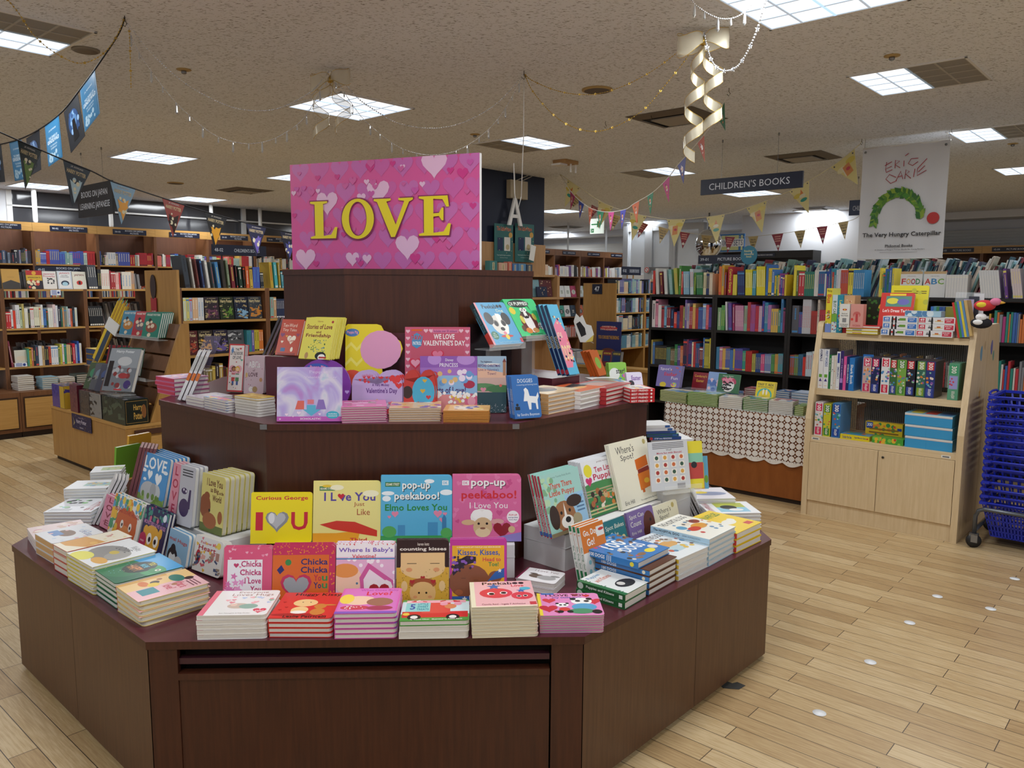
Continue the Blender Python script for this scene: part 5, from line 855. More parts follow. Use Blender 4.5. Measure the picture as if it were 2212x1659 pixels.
def cname(h):
    r, g, b = [int(h[i:i+2], 16)/255 for i in (0, 2, 4)]; mx, mn = max(r, g, b), min(r, g, b); d = mx-mn
    if d < .1: return 'white' if mx > .75 else 'grey' if mx > .35 else 'black'
    hue = (60*((g-b)/d % 6) if mx == r else 60*((b-r)/d+2) if mx == g else 60*((r-g)/d+4)); s = d/mx
    if mx < .3: return 'dark blue' if 180 < hue < 270 else 'dark green' if 80 < hue < 180 else 'dark brown'
    if s < .22: return 'cream' if 20 < hue < 80 else 'pale pink' if hue > 290 or hue < 20 else 'pale blue'
    for lim, n in ((14, 'red'), (40, 'orange' if s > .6 else 'tan'), (68, 'yellow' if s > .45 else 'cream'), (165, 'green'), (195, 'teal'), (250, 'blue'), (290, 'purple'), (345, 'pink')):
        if hue < lim: return n
    return 'red'
def nth(i): return '%d%s' % (i, 'th' if 10 <= i % 100 <= 20 else {1: 'st', 2: 'nd', 3: 'rd'}.get(i % 10, 'th'))
RS = random.Random(77)
ACC = ['e8e4d8', 'e8d86a', 'd8483c', '2a2a34', 'f0efe8', '4a8ac0']
COUNT = {}
def run(T, x0, x1, z, D, spec, where, name='shelf_book', inset=.012, hs=1.0):
    """fill a shelf from x0 to x1; spec rows are (colour or list, count, height, thickness, lean degrees)"""
    x = x0; i = COUNT.get(where, 0); q = 0
    while x < x1-.006 and q < len(spec):
        s = spec[q]; q += 1
        cs, n, h, t = s[:4]; lean = s[4] if len(s) > 4 else 0; cs = cs if isinstance(cs, (list, tuple)) else [cs]
        t *= 1.13 if name == 'storybook' else 1.0
        same = len(cs) == 1; st = RS.randrange(4); ac = RS.choice(ACC)
        if cs == [None]: x += n; continue
        l = math.radians(lean)
        if lean > 0: x += h*math.sin(l)*.9
        for k in range(n):
            c = RS.choice(cs)
            if not same: st = RS.randrange(4); ac = RS.choice(ACC)
            if ac == c: ac = 'f0efe8'
            hh = h*hs*(1 if same else RS.uniform(.86, 1.08)); tt = t*(1 if same else RS.uniform(.75, 1.35)); dd = min(D-.02, hh*RS.uniform(.68, .78))
            if x+tt > x1: break
            i += 1; COUNT[where] = i
            o = link(name, shelf_mesh(c, st, ac)); y = inset+RS.uniform(0, .006)*(0 if same else 1)
            o.matrix_world = T @ Matrix.Translation((x, y, z+.0008)) @ Matrix.Rotation(-l, 4, 'Y') @ Matrix.Diagonal((tt-.0006, dd, hh, 1))
            tag(o, '%s %s book, %s from %s' % ('thick' if tt > .021 else 'thin' if tt < .011 else 'tall' if hh > .2 else 'low' if hh < .14 else 'upright', cname(c), nth(i), where), 'book', where.split(', ', 1)[-1])
            x += tt/math.cos(l)
        x += RS.uniform(0, .002)
def mix(pal, L, h=.17, t=.014, seed=1, lean=0):
    rr = random.Random(seed); out = []; x = 0
    while x < L:
        n = rr.choice((1, 1, 2, 2, 3, 4, 5)); hh = h*rr.uniform(.85, 1.12); tt = t*rr.uniform(.7, 1.5)
        out.append((rr.choice(pal), n, hh, tt, lean if rr.random() < .8 else 0)); x += n*tt
    return out
def bulk_books(name, label, T, rows, pal, seed, D=.13, kind='stuff'):
    """rows: (x0, x1, y, z, h, t, lean); a mass of far or half hidden books kept as one object"""
    rr = random.Random(seed); mb = MB(); pg = M('b9b5ac', .8)
    for x0, x1, y, z, h, t, lean in rows:
        x = x0+max(0, h*1.2*math.sin(math.radians(lean*1.2)))
        while x < x1-t*1.6:
            tt = t*rr.uniform(.6, 1.5); hh = h*rr.uniform(.8, 1.15); c = M(rr.choice(pal), .5)
            X = T @ Matrix.Translation((x, y, z+.001)) @ Matrix.Rotation(-math.radians(lean*rr.uniform(.6, 1.2)), 4, 'Y')
            mb.box(0, 0, 0, tt*.94, D*.02, hh, c, X); mb.box(0, 0, 0, tt*.1, D, hh, c, X); mb.box(tt*.84, 0, 0, tt*.94, D, hh, c, X); mb.box(tt*.1, D*.02, .002, tt*.84, D*.97, hh-.003, pg, X)
            x += tt
    o = mb.build(name); tag(o, label, 'books'); o['kind'] = 'stuff'; return o
def faceout(T, x, z, w, h, col, ops, lab, key, n=1, lean=10, t=.012, y=.035, name='shelf_book', yaw=0):
    """a book shown cover forward on a shelf"""
    F = T @ Matrix.Translation((x, y, z)) @ Matrix.Rotation(math.radians(yaw), 4, 'Z'); l = math.radians(lean)
    for i in range(n):
        P = F @ Matrix.Translation((0, i*(t+.0016)/math.cos(l), t*math.sin(l)+.001))
        R = Matrix(((1,0,0,0),(0,math.sin(l),-math.cos(l),0),(0,math.cos(l),math.sin(l),0),(0,0,0,1))) @ Matrix.Translation((0,0,-t))
        put_book(name, lab if n == 1 else ('front ' if i == 0 else ORD[i+1]+' from front, ')+lab, key, P @ R, w, h, t, col, ops, False)
# ---- black picture-book case (39), faces the display
BU, BV, BW = 6.2, 3.87, .645
BZ = (1.281, .985, .65, .33)
BL = ['black bookcase bay nearest the oak panel 47', 'second black bookcase bay from the panel 47 end', 'third black bookcase bay, just past the puzzle rack edge', 'fourth black bookcase bay, behind the puzzle rack', 'fifth black bookcase bay, behind the plush birds', 'last black bookcase bay, beyond the baskets']
for i in range(6):
    bookcase(BL[i], FU(BU, BV-i*BW), BW-.0015, .5, 1.281, BZ, BLACKW, BLACKW, None, base=None, ends=(1, 1), th=.022)
    mb = MB(); mb.box(.023, .245, .02, BW-.025, .255, 1.25, M('0c0a0a', .7)); o = mb.build('divider_panel'); p = [q for q in bpy.data.objects if q.get('label') == BL[i]][0]; o.parent = p
def BT(i): return FU(BU, BV-i*BW)
X0b, X1b = .024, BW-.026
top1 = [('c83a34',1,.21,.02),('d8d8d4',2,.23,.013,4),('7a2f3a',1,.2,.02,5),('d4d8d6',2,.22,.013,5),('7fb0b0',2,.22,.013,6),('b8bc5a',2,.23,.014,6),('4a8a3c',1,.25,.02),('d84a44',1,.2,.014),('8ab4cc',3,.2,.016,3),('c8d8e0',2,.22,.014,3),('5a8a34',1,.19,.016),('2f7a4a',4,.19,.013,3),('e0d8b0',2,.19,.012),('26386a',2,.18,.012),('d8c8b0',2,.18,.013),('c83a34',1,.16,.014),('4a8ac0',1,.17,.014),('d8c87a',2,.19,.015,3),('7a3a2c',2,.18,.018),('5a4a30',1,.16,.018),('e8cf2a',2,.16,.012),('26489c',1,.15,.022),('d8541f',4,.155,.011),('e8d82a',2,.2,.014,2)]
top2 = [('d8783c',1,.24,.022),('d8a83a',1,.25,.02),('9c3a2c',2,.19,.017)]
run(BT(0), X0b, X1b, BZ[0], .24, top1, 'panel 47, top row of the first black bay', 'storybook')
run(BT(1), X0b, .105, BZ[0], .24, top2, 'panel 47, top row of the second black bay', 'storybook')
o = put_book('storybook', 'big red storybook standing out among the yellow ones on the black bookcase', 'redspine', at(BT(1), .108, .008, BZ[0]+.001) @ Matrix(((0,0,1,0),(1,0,0,0),(0,1,0,0),(0,0,0,1))), .2, .235, .042, 'b02a36', None, False, spine=('b02a36',[('t','Curious George',.08,.15,.92,.85,'e8d84a')]))
run(BT(1), .153, X1b, BZ[0], .24, [('e0cf4a',2,.17,.016),('26306a',4,.2,.0135,3),('e4d82a',4,.21,.013,2),('4a9ab0',2,.2,.013),('e8d82a',5,.235,.013,2),('3a6ab0',1,.25,.018),('e6c83a',2,.22,.013),('3f78c0',1,.21,.02),(['c83a34','26489c','8a3a8a','e8c83a','3a8a5c'],10,.165,.0125),('3f6ab0',3,.17,.012),('c8543c',1,.18,.016)], 'the red storybook, top row of the second black bay', 'storybook')
run(BT(2), X0b, X1b, BZ[0], .24, [('e8d83a',1,.24,.02),('5a6a2c',1,.2,.016),('c83a44',2,.19,.02),('2f7a6a',5,.19,.0135),('e0dcd4',2,.2,.014),('2f6a9c',3,.19,.013),(['d8d8dc','3a8a9c','c83a34','26489c'],8,.2,.012),('c8543c',4,.2,.012),('e8d24a',2,.21,.016),('3f8ac0',6,.2,.012)], 'panel 47, top row of the third black bay', 'storybook')
run(BT(3), X0b, .13, BZ[0], .24, [(['2f7a6a','c8543c','3f6ab0','e8d24a'],9,.2,.012)], 'panel 47, top row of the fourth black bay', 'storybook')
for k, (nm, c3, x) in enumerate((('FOOD', ('c83a34','e0a83a','b02f3a','3a8a4c'), .16), ('ABC', ('c83a34','3f8ac0','7ab03a','e0a83a'), .315))):
    faceout(BT(3), x, BZ[0], .145, .185, 'e2e2e0', [('r',.0,.9,1,1,'c8a878'),('t','a little book about',.3,.8,.7,.84,'5a5a5c',{'b':0})]+[('t',ch,.06+i*(.88/len(nm)),.5,.04+(i+1)*(.88/len(nm)),.72,c3[i]) for i,ch in enumerate(nm)], ('white board book with fruit-coloured FOOD letters above the puzzle rack','white board book with fruit-coloured ABC letters above the puzzle rack')[k], 'fd%d' % k, 1, 6)
run(BT(3), .47, X1b, BZ[0], .24, [('e0dedc',9,.16,.015)], 'the ABC book, top row of the fourth black bay', 'storybook')
run(BT(4), X0b, X1b, BZ[0], .24, [('dcdcdc',8,.19,.013,8),('6a3a8a',1,.2,.016,8),('d8c8c8',4,.2,.012,9),('c8d0d8',4,.21,.012,10),('e0e0e0',3,.25,.016,12),('8a8a90',2,.22,.02)], 'the ABC book side, top row of the fifth black bay', 'storybook')
run(BT(5), X0b, X1b, BZ[0], .24, [(['2f8a8a','c83a5c','d8783c','3f6ab0','e8c83a'],9,.18,.014),('d8543c',4,.17,.016),('3a78b8',4,.19,.018),('e0a83a',2,.16,.02)], 'the plush bird side, top row of the last black bay', 'storybook')
bulk_books('picture_books_heaped_behind', 'many tall picture books leaning on the far side of the black bookcase', FU(BU+.27, BV), [(.05, 3.8, 0, 1.281, .24, .014, -17), (.4, 3.6, .02, 1.36, .2, .016, -24)], ['2f5a6a','8ab4b8','e0dcd2','3a3f5c','7a9a8a','d8c8b8','c8d8e0','8a2f3a'], 4, .16)
P2 = [('d8d0d0',1,.24,.03),('d890a8',2,.25,.012),('e4e0e0',2,.2,.014),('a83a44',2,.19,.013),('7ab0d0',2,.19,.011),('8a2f3a',2,.18,.016),('26264a',1,.17,.03),('d83a30',2,.14,.012),('3a2f6a',2,.15,.012),('a83a3a',2,.2,.014),('8a8a5a',1,.19,.016),('6a5aa0',1,.25,.016),('b8a8b8',1,.22,.022),('a83440',2,.19,.013),('d8a868',2,.22,.012),('b03a3c',2,.18,.012),('4a5aa0',3,.19,.012),('7fa0d0',2,.22,.013),('d85a6a',2,.21,.011),('5a4aa0',2,.19,.012),('d8c8a0',2,.2,.012),('7aa058',1,.2,.016)]
run(BT(0), X0b, X1b, BZ[1], .24, P2, 'panel 47, middle row of the first black bay', 'storybook')
run(BT(1), X0b, X1b, BZ[1], .24, [('8ab084',1,.19,.03),('5aa05a',2,.21,.014),('d8d8dc',1,.24,.014,3),('6a4a9c',2,.23,.013,3),('a83a6a',1,.22,.014,2),('c88aac',6,.21,.011,2),('8ab8a0',2,.21,.012),('b03a44',2,.24,.012),('a05a9c',3,.22,.012),('b8304c',2,.21,.013),('c8a8c0',2,.21,.012),('3a4a9c',1,.25,.018),('3a8ab0',2,.24,.012),('b87ab0',2,.22,.012),('d8b45a',3,.19,.017),('4a8a7a',1,.18,.016),('4a8ac0',1,.27,.016),('c83a7c',1,.22,.034),('8a3f6a',1,.2,.016),('8ab85a',2,.19,.014),('d84a8c',2,.19,.013),('d8a85a',2,.19,.012),('7ab4d8',1,.19,.014)], 'panel 47, middle row of the second black bay', 'storybook')
run(BT(2), X0b, X1b, BZ[1], .24, [('5a5a62',1,.22,.05),('3a5a9c',2,.17,.012),('c8c8cc',5,.27,.012),('b03a34',3,.18,.014),('d8c8b8',1,.27,.014),('b83a44',5,.19,.014),('3a6a4c',2,.18,.014)], 'panel 47, middle row of the third black bay', 'storybook')
run(BT(0), X0b, X1b, BZ[2], .24, [('b09a4a',1,.22,.014),('4a6a9c',1,.2,.02),('2a2c30',10,.17,.0105),('5a7a5c',3,.16,.012),('6a5a3a',3,.15,.012),('2f7a4a',2,.19,.012),('5a4a8a',2,.18,.012),('c86a3c',2,.18,.012),('2a3050',2,.24,.016),('8a3a5c',1,.24,.013),('2f3a7a',2,.23,.014),('d8d0b0',1,.22,.012),('b83a3c',1,.22,.02),('2f5a8a',2,.21,.016),('7a2f3a',2,.18,.014),('3a6ab0',1,.26,.012),('b8b04a',3,.25,.013),('d8c83a',2,.26,.012)], 'panel 47, bottom row of the first black bay', 'storybook')
run(BT(1), X0b, X1b, BZ[2], .24, [('4a8ab0',2,.19,.013),('c87a9c',2,.19,.012),('d8a85a',2,.18,.012),('5a6ab0',3,.18,.012),('4a7ac0',2,.17,.012),('c8b04a',1,.18,.013),('5a5aa8',5,.185,.012),('3a9a8a',2,.17,.012),('b8302c',3,.17,.016),('a8a050',2,.15,.014),('2a4a8a',3,.155,.013),('d85a8c',2,.15,.014),('7a8ab8',4,.155,.012),('5a9a5a',2,.155,.013),('c8a050',2,.16,.012),('5a9aa8',3,.165,.012),('7ab0b0',2,.18,.012),('c8a0a0',1,.2,.022),('d8d0b0',1,.2,.014),('6ab8c8',3,.22,.013),('c8b83a',2,.22,.012)], 'panel 47, bottom row of the second black bay', 'storybook')
run(BT(2), X0b, X1b, BZ[2], .24, [('a85a4a',2,.16,.016),('7a8a4a',2,.16,.014),('3a6a8a',2,.17,.016),('d8382c',1,.15,.02),('c8d8e0',3,.19,.014),('d8dcd8',1,.2,.016),('d8c04a',2,.18,.012),('4a8ac0',3,.21,.013),('c8c8cc',4,.2,.012)], 'panel 47, bottom row of the third black bay', 'storybook')
bulk_books('picture_books_rack_gap', 'rows of picture books glimpsed past the puzzle rack and baskets', BT(3), [(i*BW+X0b, i*BW+.58, .012, BZ[q], .19, .014, 0) for i in range(3) for q in (1, 2)], ['c83a44','2f8a7a','d8783c','3f6ab0','e0dcd4','d8a83a','b03a7c','8a8a90'], 6)
bp = thing('overhead_sign', 'dark sign 39-01 PICTURE BOOKS on thin posts over the black bookcase', 'sign', FU(BU+.24, 3.52, 1.281)); TB = FU(BU+.24, 3.52, 1.281)
sign_part(bp, TB, 0, .52, .27, .345, [('39-01', .04, .35, .19, .68), ('PICTURE BOOKS', .36, .35, .86, .68)], name='sign_board')
for x in (.13, .3): mb = MB(); mb.box(x, 0, 0, x+.008, .008, .27, BLACKW); mb.build('post', bp)
bp = thing('overhead_sign', 'dark sign 41-02 PICTURE on a single post at the frame edge', 'sign', FU(BU+.24, .56, 1.281)); TB = FU(BU+.24, .56, 1.281)
sign_part(bp, TB, 0, .5, .3, .38, [('41-02', .05, .35, .25, .68), ('PICTURE BOOKS', .4, .35, .95, .68)], name='sign_board'); mb = MB(); mb.box(.16, 0, 0, .17, .01, .3, BLACKW); mb.build('post', bp)
rb = onu(1618, 551, BU+.222); mb = MB(); FT = frame(rb, -GV, Vector((0,0,1))); mb.prism([(x*.075, y*.08) for x, y in CIRC], 0, .004, M('2f7f9c', .4), FT)
art(mb, [('t','Reading',-.6,.3,.4,.62,'d8d8a0'),('t','Adventures',-.6,0,.62,.25,'e0d8b0'),('t','Await',-.35,-.3,.35,-.06,'d8d8a0'),('e',.0,-.55,.4,.16,'c8543c'),('n','e',8,['e8e0d8'],(-.6,-.6,.6,.6),(.04,.06),2)], .07, .07, FT, .0045)
tag(mb.build('round_sign'), 'round blue reading sign with red boats stuck over the 39-01 sign', 'sign')
# ---- left: Japan bookcase 49, wall case 50, children's case 48
JP = ['e2e0d8','e8e4d0','c83a34','d8d0b8','2a2c34','e0dcd6','b8b07a','5a6a7a','d8b08a','8aa08a','e4e2e0','4a6a9c','c87a5c','cfd4d8']
K49 = (1.297, .945, .595)
for i, u0 in enumerate((1.575, 2.27, 2.965, 3.66)):
    bookcase(('oak bookcase bay with base doors at the frame edge','oak bookcase bay under the 49-02 sign, full of Japan books','oak bookcase bay behind the wand rack','oak bookcase bay mostly hidden by the slatted rack')[i], FV(u0, 8.1), .694, .5, 1.297, K49, TAN, OAKH, None, base=(.40, .30), th=.016)
    mb = MB(); T = FV(u0, 8.1)
T49 = FV(2.27, 8.1); T49b = FV(2.965, 8.1)
W49 = ['the frame edge, %s row of the Japan bookcase' % r for r in ('top', 'middle', 'bottom')]
for k, (x, w, h, c, ops, lab) in enumerate(((.02,.14,.18,'c89a48',[('p',[(0,.0),(0,.3),(.5,.45),(1,.3),(1,0)],'3a3430'),('lines',1,.3,.58,.7,.6,'7a5a2c')],'golden book with a dark temple roof on the Japan bookcase'),(.215,.13,.17,'d8b03a',[('r',0,.75,1,1,'b82a2c'),('e',.5,.86,.14,'e0a83a'),('r',0,0,1,.45,'2c2430'),('n','e',10,['e0b04a','c84a3c','e8d8b0'],(.1,.05,.9,.45),(.08,.14),3),('t','INTRODUCTION TO',.1,.58,.9,.66,'3a2a1c')],'red and yellow book with a dark patterned foot on the Japan bookcase'),(.35,.115,.165,'e6e2dc',[('t','Japanese',.06,.78,.9,.9,'c86a7c'),('t','Proverbs',.06,.66,.9,.77,'c86a7c'),('n','e',12,['4a4a4c'],(.25,.3,.8,.6),(.05,.08),3)],'cream book of small grey figures on the Japan bookcase'),(.475,.125,.17,'e4e6e8',[('r',.04,.03,.96,.97,'5a8ac0'),('r',.06,.045,.94,.955,'e8e8e8'),('t',"JAPAN'S",.14,.8,.86,.92,'b83a44'),('t','CULTURAL\nCODEWORDS',.2,.64,.8,.78,'3a3a40',{'sc':1.3}),('e',.5,.32,.28,.2,'20304a'),('e',.5,.28,.2,.15,'a8cfe0')],'white book with a blue frame and arched figures on the Japan bookcase'),(.605,.12,.165,'e2decf',[('t','JAPAN',.14,.72,.86,.86,'7a3a34'),('e',.5,.36,.22,.18,'c83430'),('e',.5,.36,.08,.14,'2a1a1c')],'cream book with a red disc on the Japan bookcase'))):
    faceout(T49, x, K49[0], w, h, c, ops, lab, 'jp%d' % k, 2 if k in (0, 3, 4) else 1, 8, .01, .03, 'paperback')
run(T49b, .03, .68, K49[0], .24, [('4a4e56',4,.23,.02,4),('2a2c30',2,.19,.016),('e2dcd0',4,.19,.019),('9c2f38',1,.18,.014),('a83a3c',2,.17,.02),('e0b8b0',2,.16,.016),('c83a44',1,.16,.014),('2a2a2c',1,.15,.012),('dcd4c4',3,.17,.03),('c89a6c',2,.18,.015)], 'the wands, top row of the Japan bookcase', 'paperback')
run(T49, .02, .68, K49[1], .24, [('c8343a',2,.15,.02),('e0dede',1,.17,.016),('d8402c',1,.16,.02),('e2e2e4',2,.21,.016),('b8c8a8',1,.19,.018),('b8a868',1,.22,.018),('e4e4e0',2,.18,.014),('2c2c30',1,.17,.014),('e2e0dc',2,.19,.015),('e4e2c8',3,.19,.014),('e0cfa0',1,.19,.014),('e4e4e4',1,.21,.018),('4a78b8',1,.17,.024),('3a5a3c',1,.16,.016),('dfe0d8',2,.18,.02),('e0c8c8',1,.21,.024),('d8dce4',1,.2,.018),('20243a',1,.19,.022),('3f6a4c',1,.18,.014),('d8a87a',1,.18,.012),('8a8474',1,.17,.02),('a8c8c0',1,.19,.014),('c8c0c8',1,.17,.016),('d86a4c',1,.17,.016),('2a2a2c',1,.19,.02),('c8d0d4',1,.18,.022)], W49[1], 'paperback')
run(T49b, .02, .3, K49[1], .24, [('24262a',7,.19,.018,5)], 'the wands, middle row of the Japan bookcase', 'paperback')
run(T49, .02, .685, K49[2], .24, [('8a3f50',1,.24,.014,6),(None,.115,0,0),('4a9a7a',1,.16,.014),('c8a83a',1,.17,.018),('c86a4c',1,.17,.014),('2c2c30',1,.16,.018),('3a4a5c',1,.19,.026),('dcdce0',2,.18,.014),('c8a878',1,.18,.02),('24283a',2,.17,.016),('c8543c',1,.17,.02),('e4e2e2',3,.175,.02),('5a7a4c',1,.17,.014),('b8b03a',1,.19,.018),('e0dede',1,.19,.016),('3a8a4c',1,.19,.02),('d0b48a',2,.18,.018),('3a2f30',1,.17,.014),('c8283c',1,.19,.024),('8a9ac8',1,.18,.016),('2f56a8',1,.21,.018),('e0e0e4',1,.19,.02)], W49[2], 'paperback')
faceout(T49, .075, K49[2], .11, .15, 'd8d4c4', [('p',[(0,.1),(.2,.25),(.5,.15),(1,.3),(1,.1),(.5,.05)],'4a5a7a'),('e',.5,.5,.4,.2,'e0d0b8')], 'pale paperback with blue brush waves on the bottom row of the Japan bookcase', 'wave', 1, 6, .01, .03, 'paperback')
bulk_books('back_row_books', 'dark backs of the books on the far side of the Japan bookcase', FV(1.6, 8.35), [(i*.695+.0+l*.01, i*.695+.64, 0, K49[r], h, .02, l) for i in range(4) for r, h, l in ((0, .16, 5), (1, .2, 9), (2, .19, 11))], ['55565a','8a8a8c','3a3a3e','a8a6a2','6a6468'], 5, .14)
bp = thing('overhead_sign', 'navy sign 49-02 BOOKS ON JAPAN NON FICTION over the Japan bookcase', 'sign', FV(2.62, 8.338, 1.297)); TB = FV(2.62, 8.338, 1.297)
sign_part(bp, TB, 0, .46, .145, .215, [('49-02', .05, .38, .18, .7), ('BOOKS ON JAPAN\nNON FICTION', .4, .12, .9, .9)], name='sign_board')
for x in (.06, .36): mb = MB(); mb.box(x, 0, .0006, x+.008, .008, .145, NAVY); mb.build('post', bp)
for (x, y, w, h) in ((120, 632, .085, .05), (45, 788, .1, .035)):
    p = onv(x, y, 8.08); mb = MB(); mb.box(-w/2, -.002, -h/2, w/2, 0, h/2, M('e4e8f0', .5), frame(p, GU, GV)); art(mb, [('lines',4,.1,.2,.6,.85,'5a6ab0'),('e',.78,.5,.12,'3a4a8a')], w, h, frame(p-GU*w/2-Vector((0,0,h/2))-GV*.003, GU, Vector((0,0,1))), .0004)
    tag(mb.build('shelf_card'), 'white shelf card hanging under the %s row of the Japan bookcase' % ('top' if y < 700 else 'bottom'), 'card')
# counter stacks on the base of 49
rr = random.Random(9)
for k, (x, d, n, c, lab) in enumerate(((.02,.1,7,'d8d4ce','white paperback in the tall counter pile at the frame edge'),(.2,.05,6,'8fb4c4','pale blue paperback in the front counter pile'),(.36,.09,5,'d2cdc4','cream paperback in the counter pile behind the blue one'),(.5,.08,6,'3f4a44','dark-spined paperback in the counter pile next to the white top'),(.55+.1,.085,5,'dcdad6','white paperback in the last counter pile before the gold boxes'))):
    P = T49 @ Vector((x, -.28+d, .401)); stack(P[:], (P+GU*.135)[:], .401, .17, n, .017, lab, 'ctr%d' % k, c, None, False, 'cfc6b6', name='paperback', rotj=2)
# wall case 50
for i in range(6):
    T = FV(2.47+i*.69, 10.05)
    bookcase('tan wall bookcase bay signed 50-0%d BOOKS ON JAPAN FICTION' % (i+1), T, .689, .3, 2.03, (1.57, 1.19, .8), TAN, OAKH, BROWNB, .095, (.18, .58, 1.945, 2.005, [('50-0%d' % (i+1), .06, .35, .22, .65), ('BOOKS ON JAPAN\nFICTION', .36, .12, .9, .9)]), th=.016)
    run(T, .02, .67, 1.57, .2, mix([['6a2f3a','3a3a48','5a6a8a','26344a','2a3040'],['3a3f4c','8a9ab0'],'26303c'] if i == 0 else [['d8c8b0','8ab0a8','c8b8a0'],'b02a34','c8a050','4a5ab0','d87a70',['2a2a2c','e0dcd8'],'a8c0b8','e2e0e0'], .62, .15, .02, 30+i), 'the frame edge, upper row of wall bay 50-0%d' % (i+1), 'paperback')
bulk_books('fiction_books_lower_wall', 'low strip of small paperbacks seen between the Japan shelves', FV(2.5, 10.07), [(i*.69, i*.69+.6, .01, 1.19, .12, .013, 0) for i in range(4)], JP+['c83a34','8a2f3a','5a4a8a'], 8, .11)
# 48: children's case
K48 = (1.322, 1.087, .835, .58)
for i in range(2):
    T = FV(2.66+i*.7, 5.55)
    bookcase(('oak bookcase bay under the 48-02 sign, behind the slatted rack','oak bookcase bay half hidden by the top tier')[i], T, .699, .48, 1.44 if 0 else 1.322, K48, TAN, OAKH, M('1c1410', .7), th=.018)
T48 = FV(2.66, 5.55); T48b = FV(3.36, 5.55)
mb = MB(); mb.box(-.02, -.015, 0, -.002, .5, 1.45, OAK, T48); tag(mb.build('end_panel'), 'tall oak end panel at the slatted rack end of the children\'s bookcase', 'panel')
run(T48, .03, .69, K48[0], .24, [('39424c',1,.23,.036,7),('b8b4ac',1,.22,.013,7),('7a3f3a',1,.21,.011,7),('34406a',1,.21,.014,7),('d8d8d4',1,.2,.018,7),('4a5458',1,.19,.014,7),('4a88c0',1,.19,.024,7),('3a332c',1,.21,.024,5),('8a9a7c',1,.205,.016,5),('7c2a34',1,.175,.026,5),('2a3034',1,.17,.01,4),('1f3a2c',1,.165,.026,4),('24281f',1,.16,.014,3),('d8602a',1,.165,.026,2),('d0b04a',1,.165,.024,2),('4a60b8',2,.16,.029),('4f4540',1,.21,.042),('2c3238',2,.12,.013,3),('4a80b0',1,.13,.012,3),('3a3a34',1,.14,.016),('b0a878',1,.145,.02),('3f78b0',1,.145,.012),('7a3a4a',2,.14,.014),('a84a34',3,.15,.018),('22303c',1,.15,.022),('24424c',1,.155,.03)], 'the end panel, top row of the children\'s bookcase')
run(T48b, .03, .25, K48[0], .24, [('c8a83a',1,.2,.024,4),('4ab0b8',1,.2,.026,4),('b89a34',1,.2,.014,3),('4a98a8',2,.13,.016,5),('7a9a4a',2,.13,.015,5),('8ab8d0',2,.13,.014,5),('c85a54',2,.13,.014,5)], 'the end panel, top row of the half hidden bay')
run(T48, .03, .2, K48[1], .24, [('d8e0c8',1,.165,.022),('d8cf7a',1,.165,.022),('a8b8d8',1,.165,.022),('e0b890',2,.165,.02),('d8d8d8',2,.165,.022),('26302c',2,.165,.018)], 'the end panel, middle row of the children\'s bookcase')
def wiz(dark, glow): return [('t','J.K. ROWLING',.2,.9,.8,.95,'c8b88a'),('t','Harry Potter',.08,.7,.92,.88,'e0cf9a'),('p',[(.1,.1),(.25,.5),(.5,.3),(.8,.6),(.9,.2),(.5,.08)],glow),('n','r',22,[glow,dark,'a89468',dark],(.05,.04,.95,.6),(.06,.16),int(dark,16)%97),('n','s',8,['d8c890'],(.05,.3,.95,.66),(.02,.04),5)]
hp = [('2a1c26','6a3a54','dark violet'),('1f2a16','5f8a2c','dark green'),('1a2238','8ab8d8','night blue'),('3a4048','d88a34','grey and orange'),('5a1a1c','b0402a','deep red'),('2a1e14','e0a83a','brown and gold'),('221c34','6a5a9c','dark purple')]
for k in range(4): faceout(T48, .205+k*.118, K48[1], .112, .168, hp[k][0], wiz(*hp[k][:2]), hp[k][2]+' wizard novel facing out, middle row of children\'s bookcase', 'hp%d' % k, 3, 6, .018, .03)
for k in range(4, 7): faceout(T48, .03+(k-4)*.118, K48[2], .112, .175, hp[k][0], wiz(*hp[k][:2]), hp[k][2]+' wizard novel facing out, third row of children\'s bookcase', 'hp%d' % k, 3, 6, .018, .03)
faceout(T48, .385, K48[2], .13, .17, '5a5c60', [('n','r',20,['8a8c90','2a2c30','c8cacc'],(.05,.2,.95,.9),(.06,.14),3)], 'grey picture book of a steam train on the third row of the children\'s bookcase', 'train', 1, 6)
run(T48, .52, .69, K48[2], .24, [('3a8a94',2,.165,.02),('6a5aa8',1,.165,.022),('c8b83a',2,.165,.02),('d87a34',2,.165,.018)], 'the train book, third row of the children\'s bookcase')
run(T48b, .03, .25, K48[1], .24, [('8ab0a8',1,.165,.03),('c89a6c',1,.165,.024),('2a3454',7,.15,.014)], 'the end panel, middle row of the half hidden bay')
run(T48, .03, .5, K48[3], .24, mix(['2a1c26','8a7a3a','3a3434',['5a1a1c','b89a4a']], .45, .16, .02, 51), 'the end panel, low row of the children\'s bookcase')
bp = thing('overhead_sign', 'dark sign 48-02 CHILDREN\'S BOOKS over the children\'s bookcase', 'sign', FV(3.02, 5.75, 1.322)); TB = FV(3.02, 5.75, 1.322)
sign_part(bp, TB, 0, .46, .25, .33, [('48-02', .05, .33, .2, .66), ("CHILDREN'S BOOKS", .4, .33, .87, .66)], name='sign_board', y=0)
for x in (.08, .34): mb = MB(); mb.box(x, 0, 0, x+.008, .008, .25, NAVY); mb.build('post', bp)
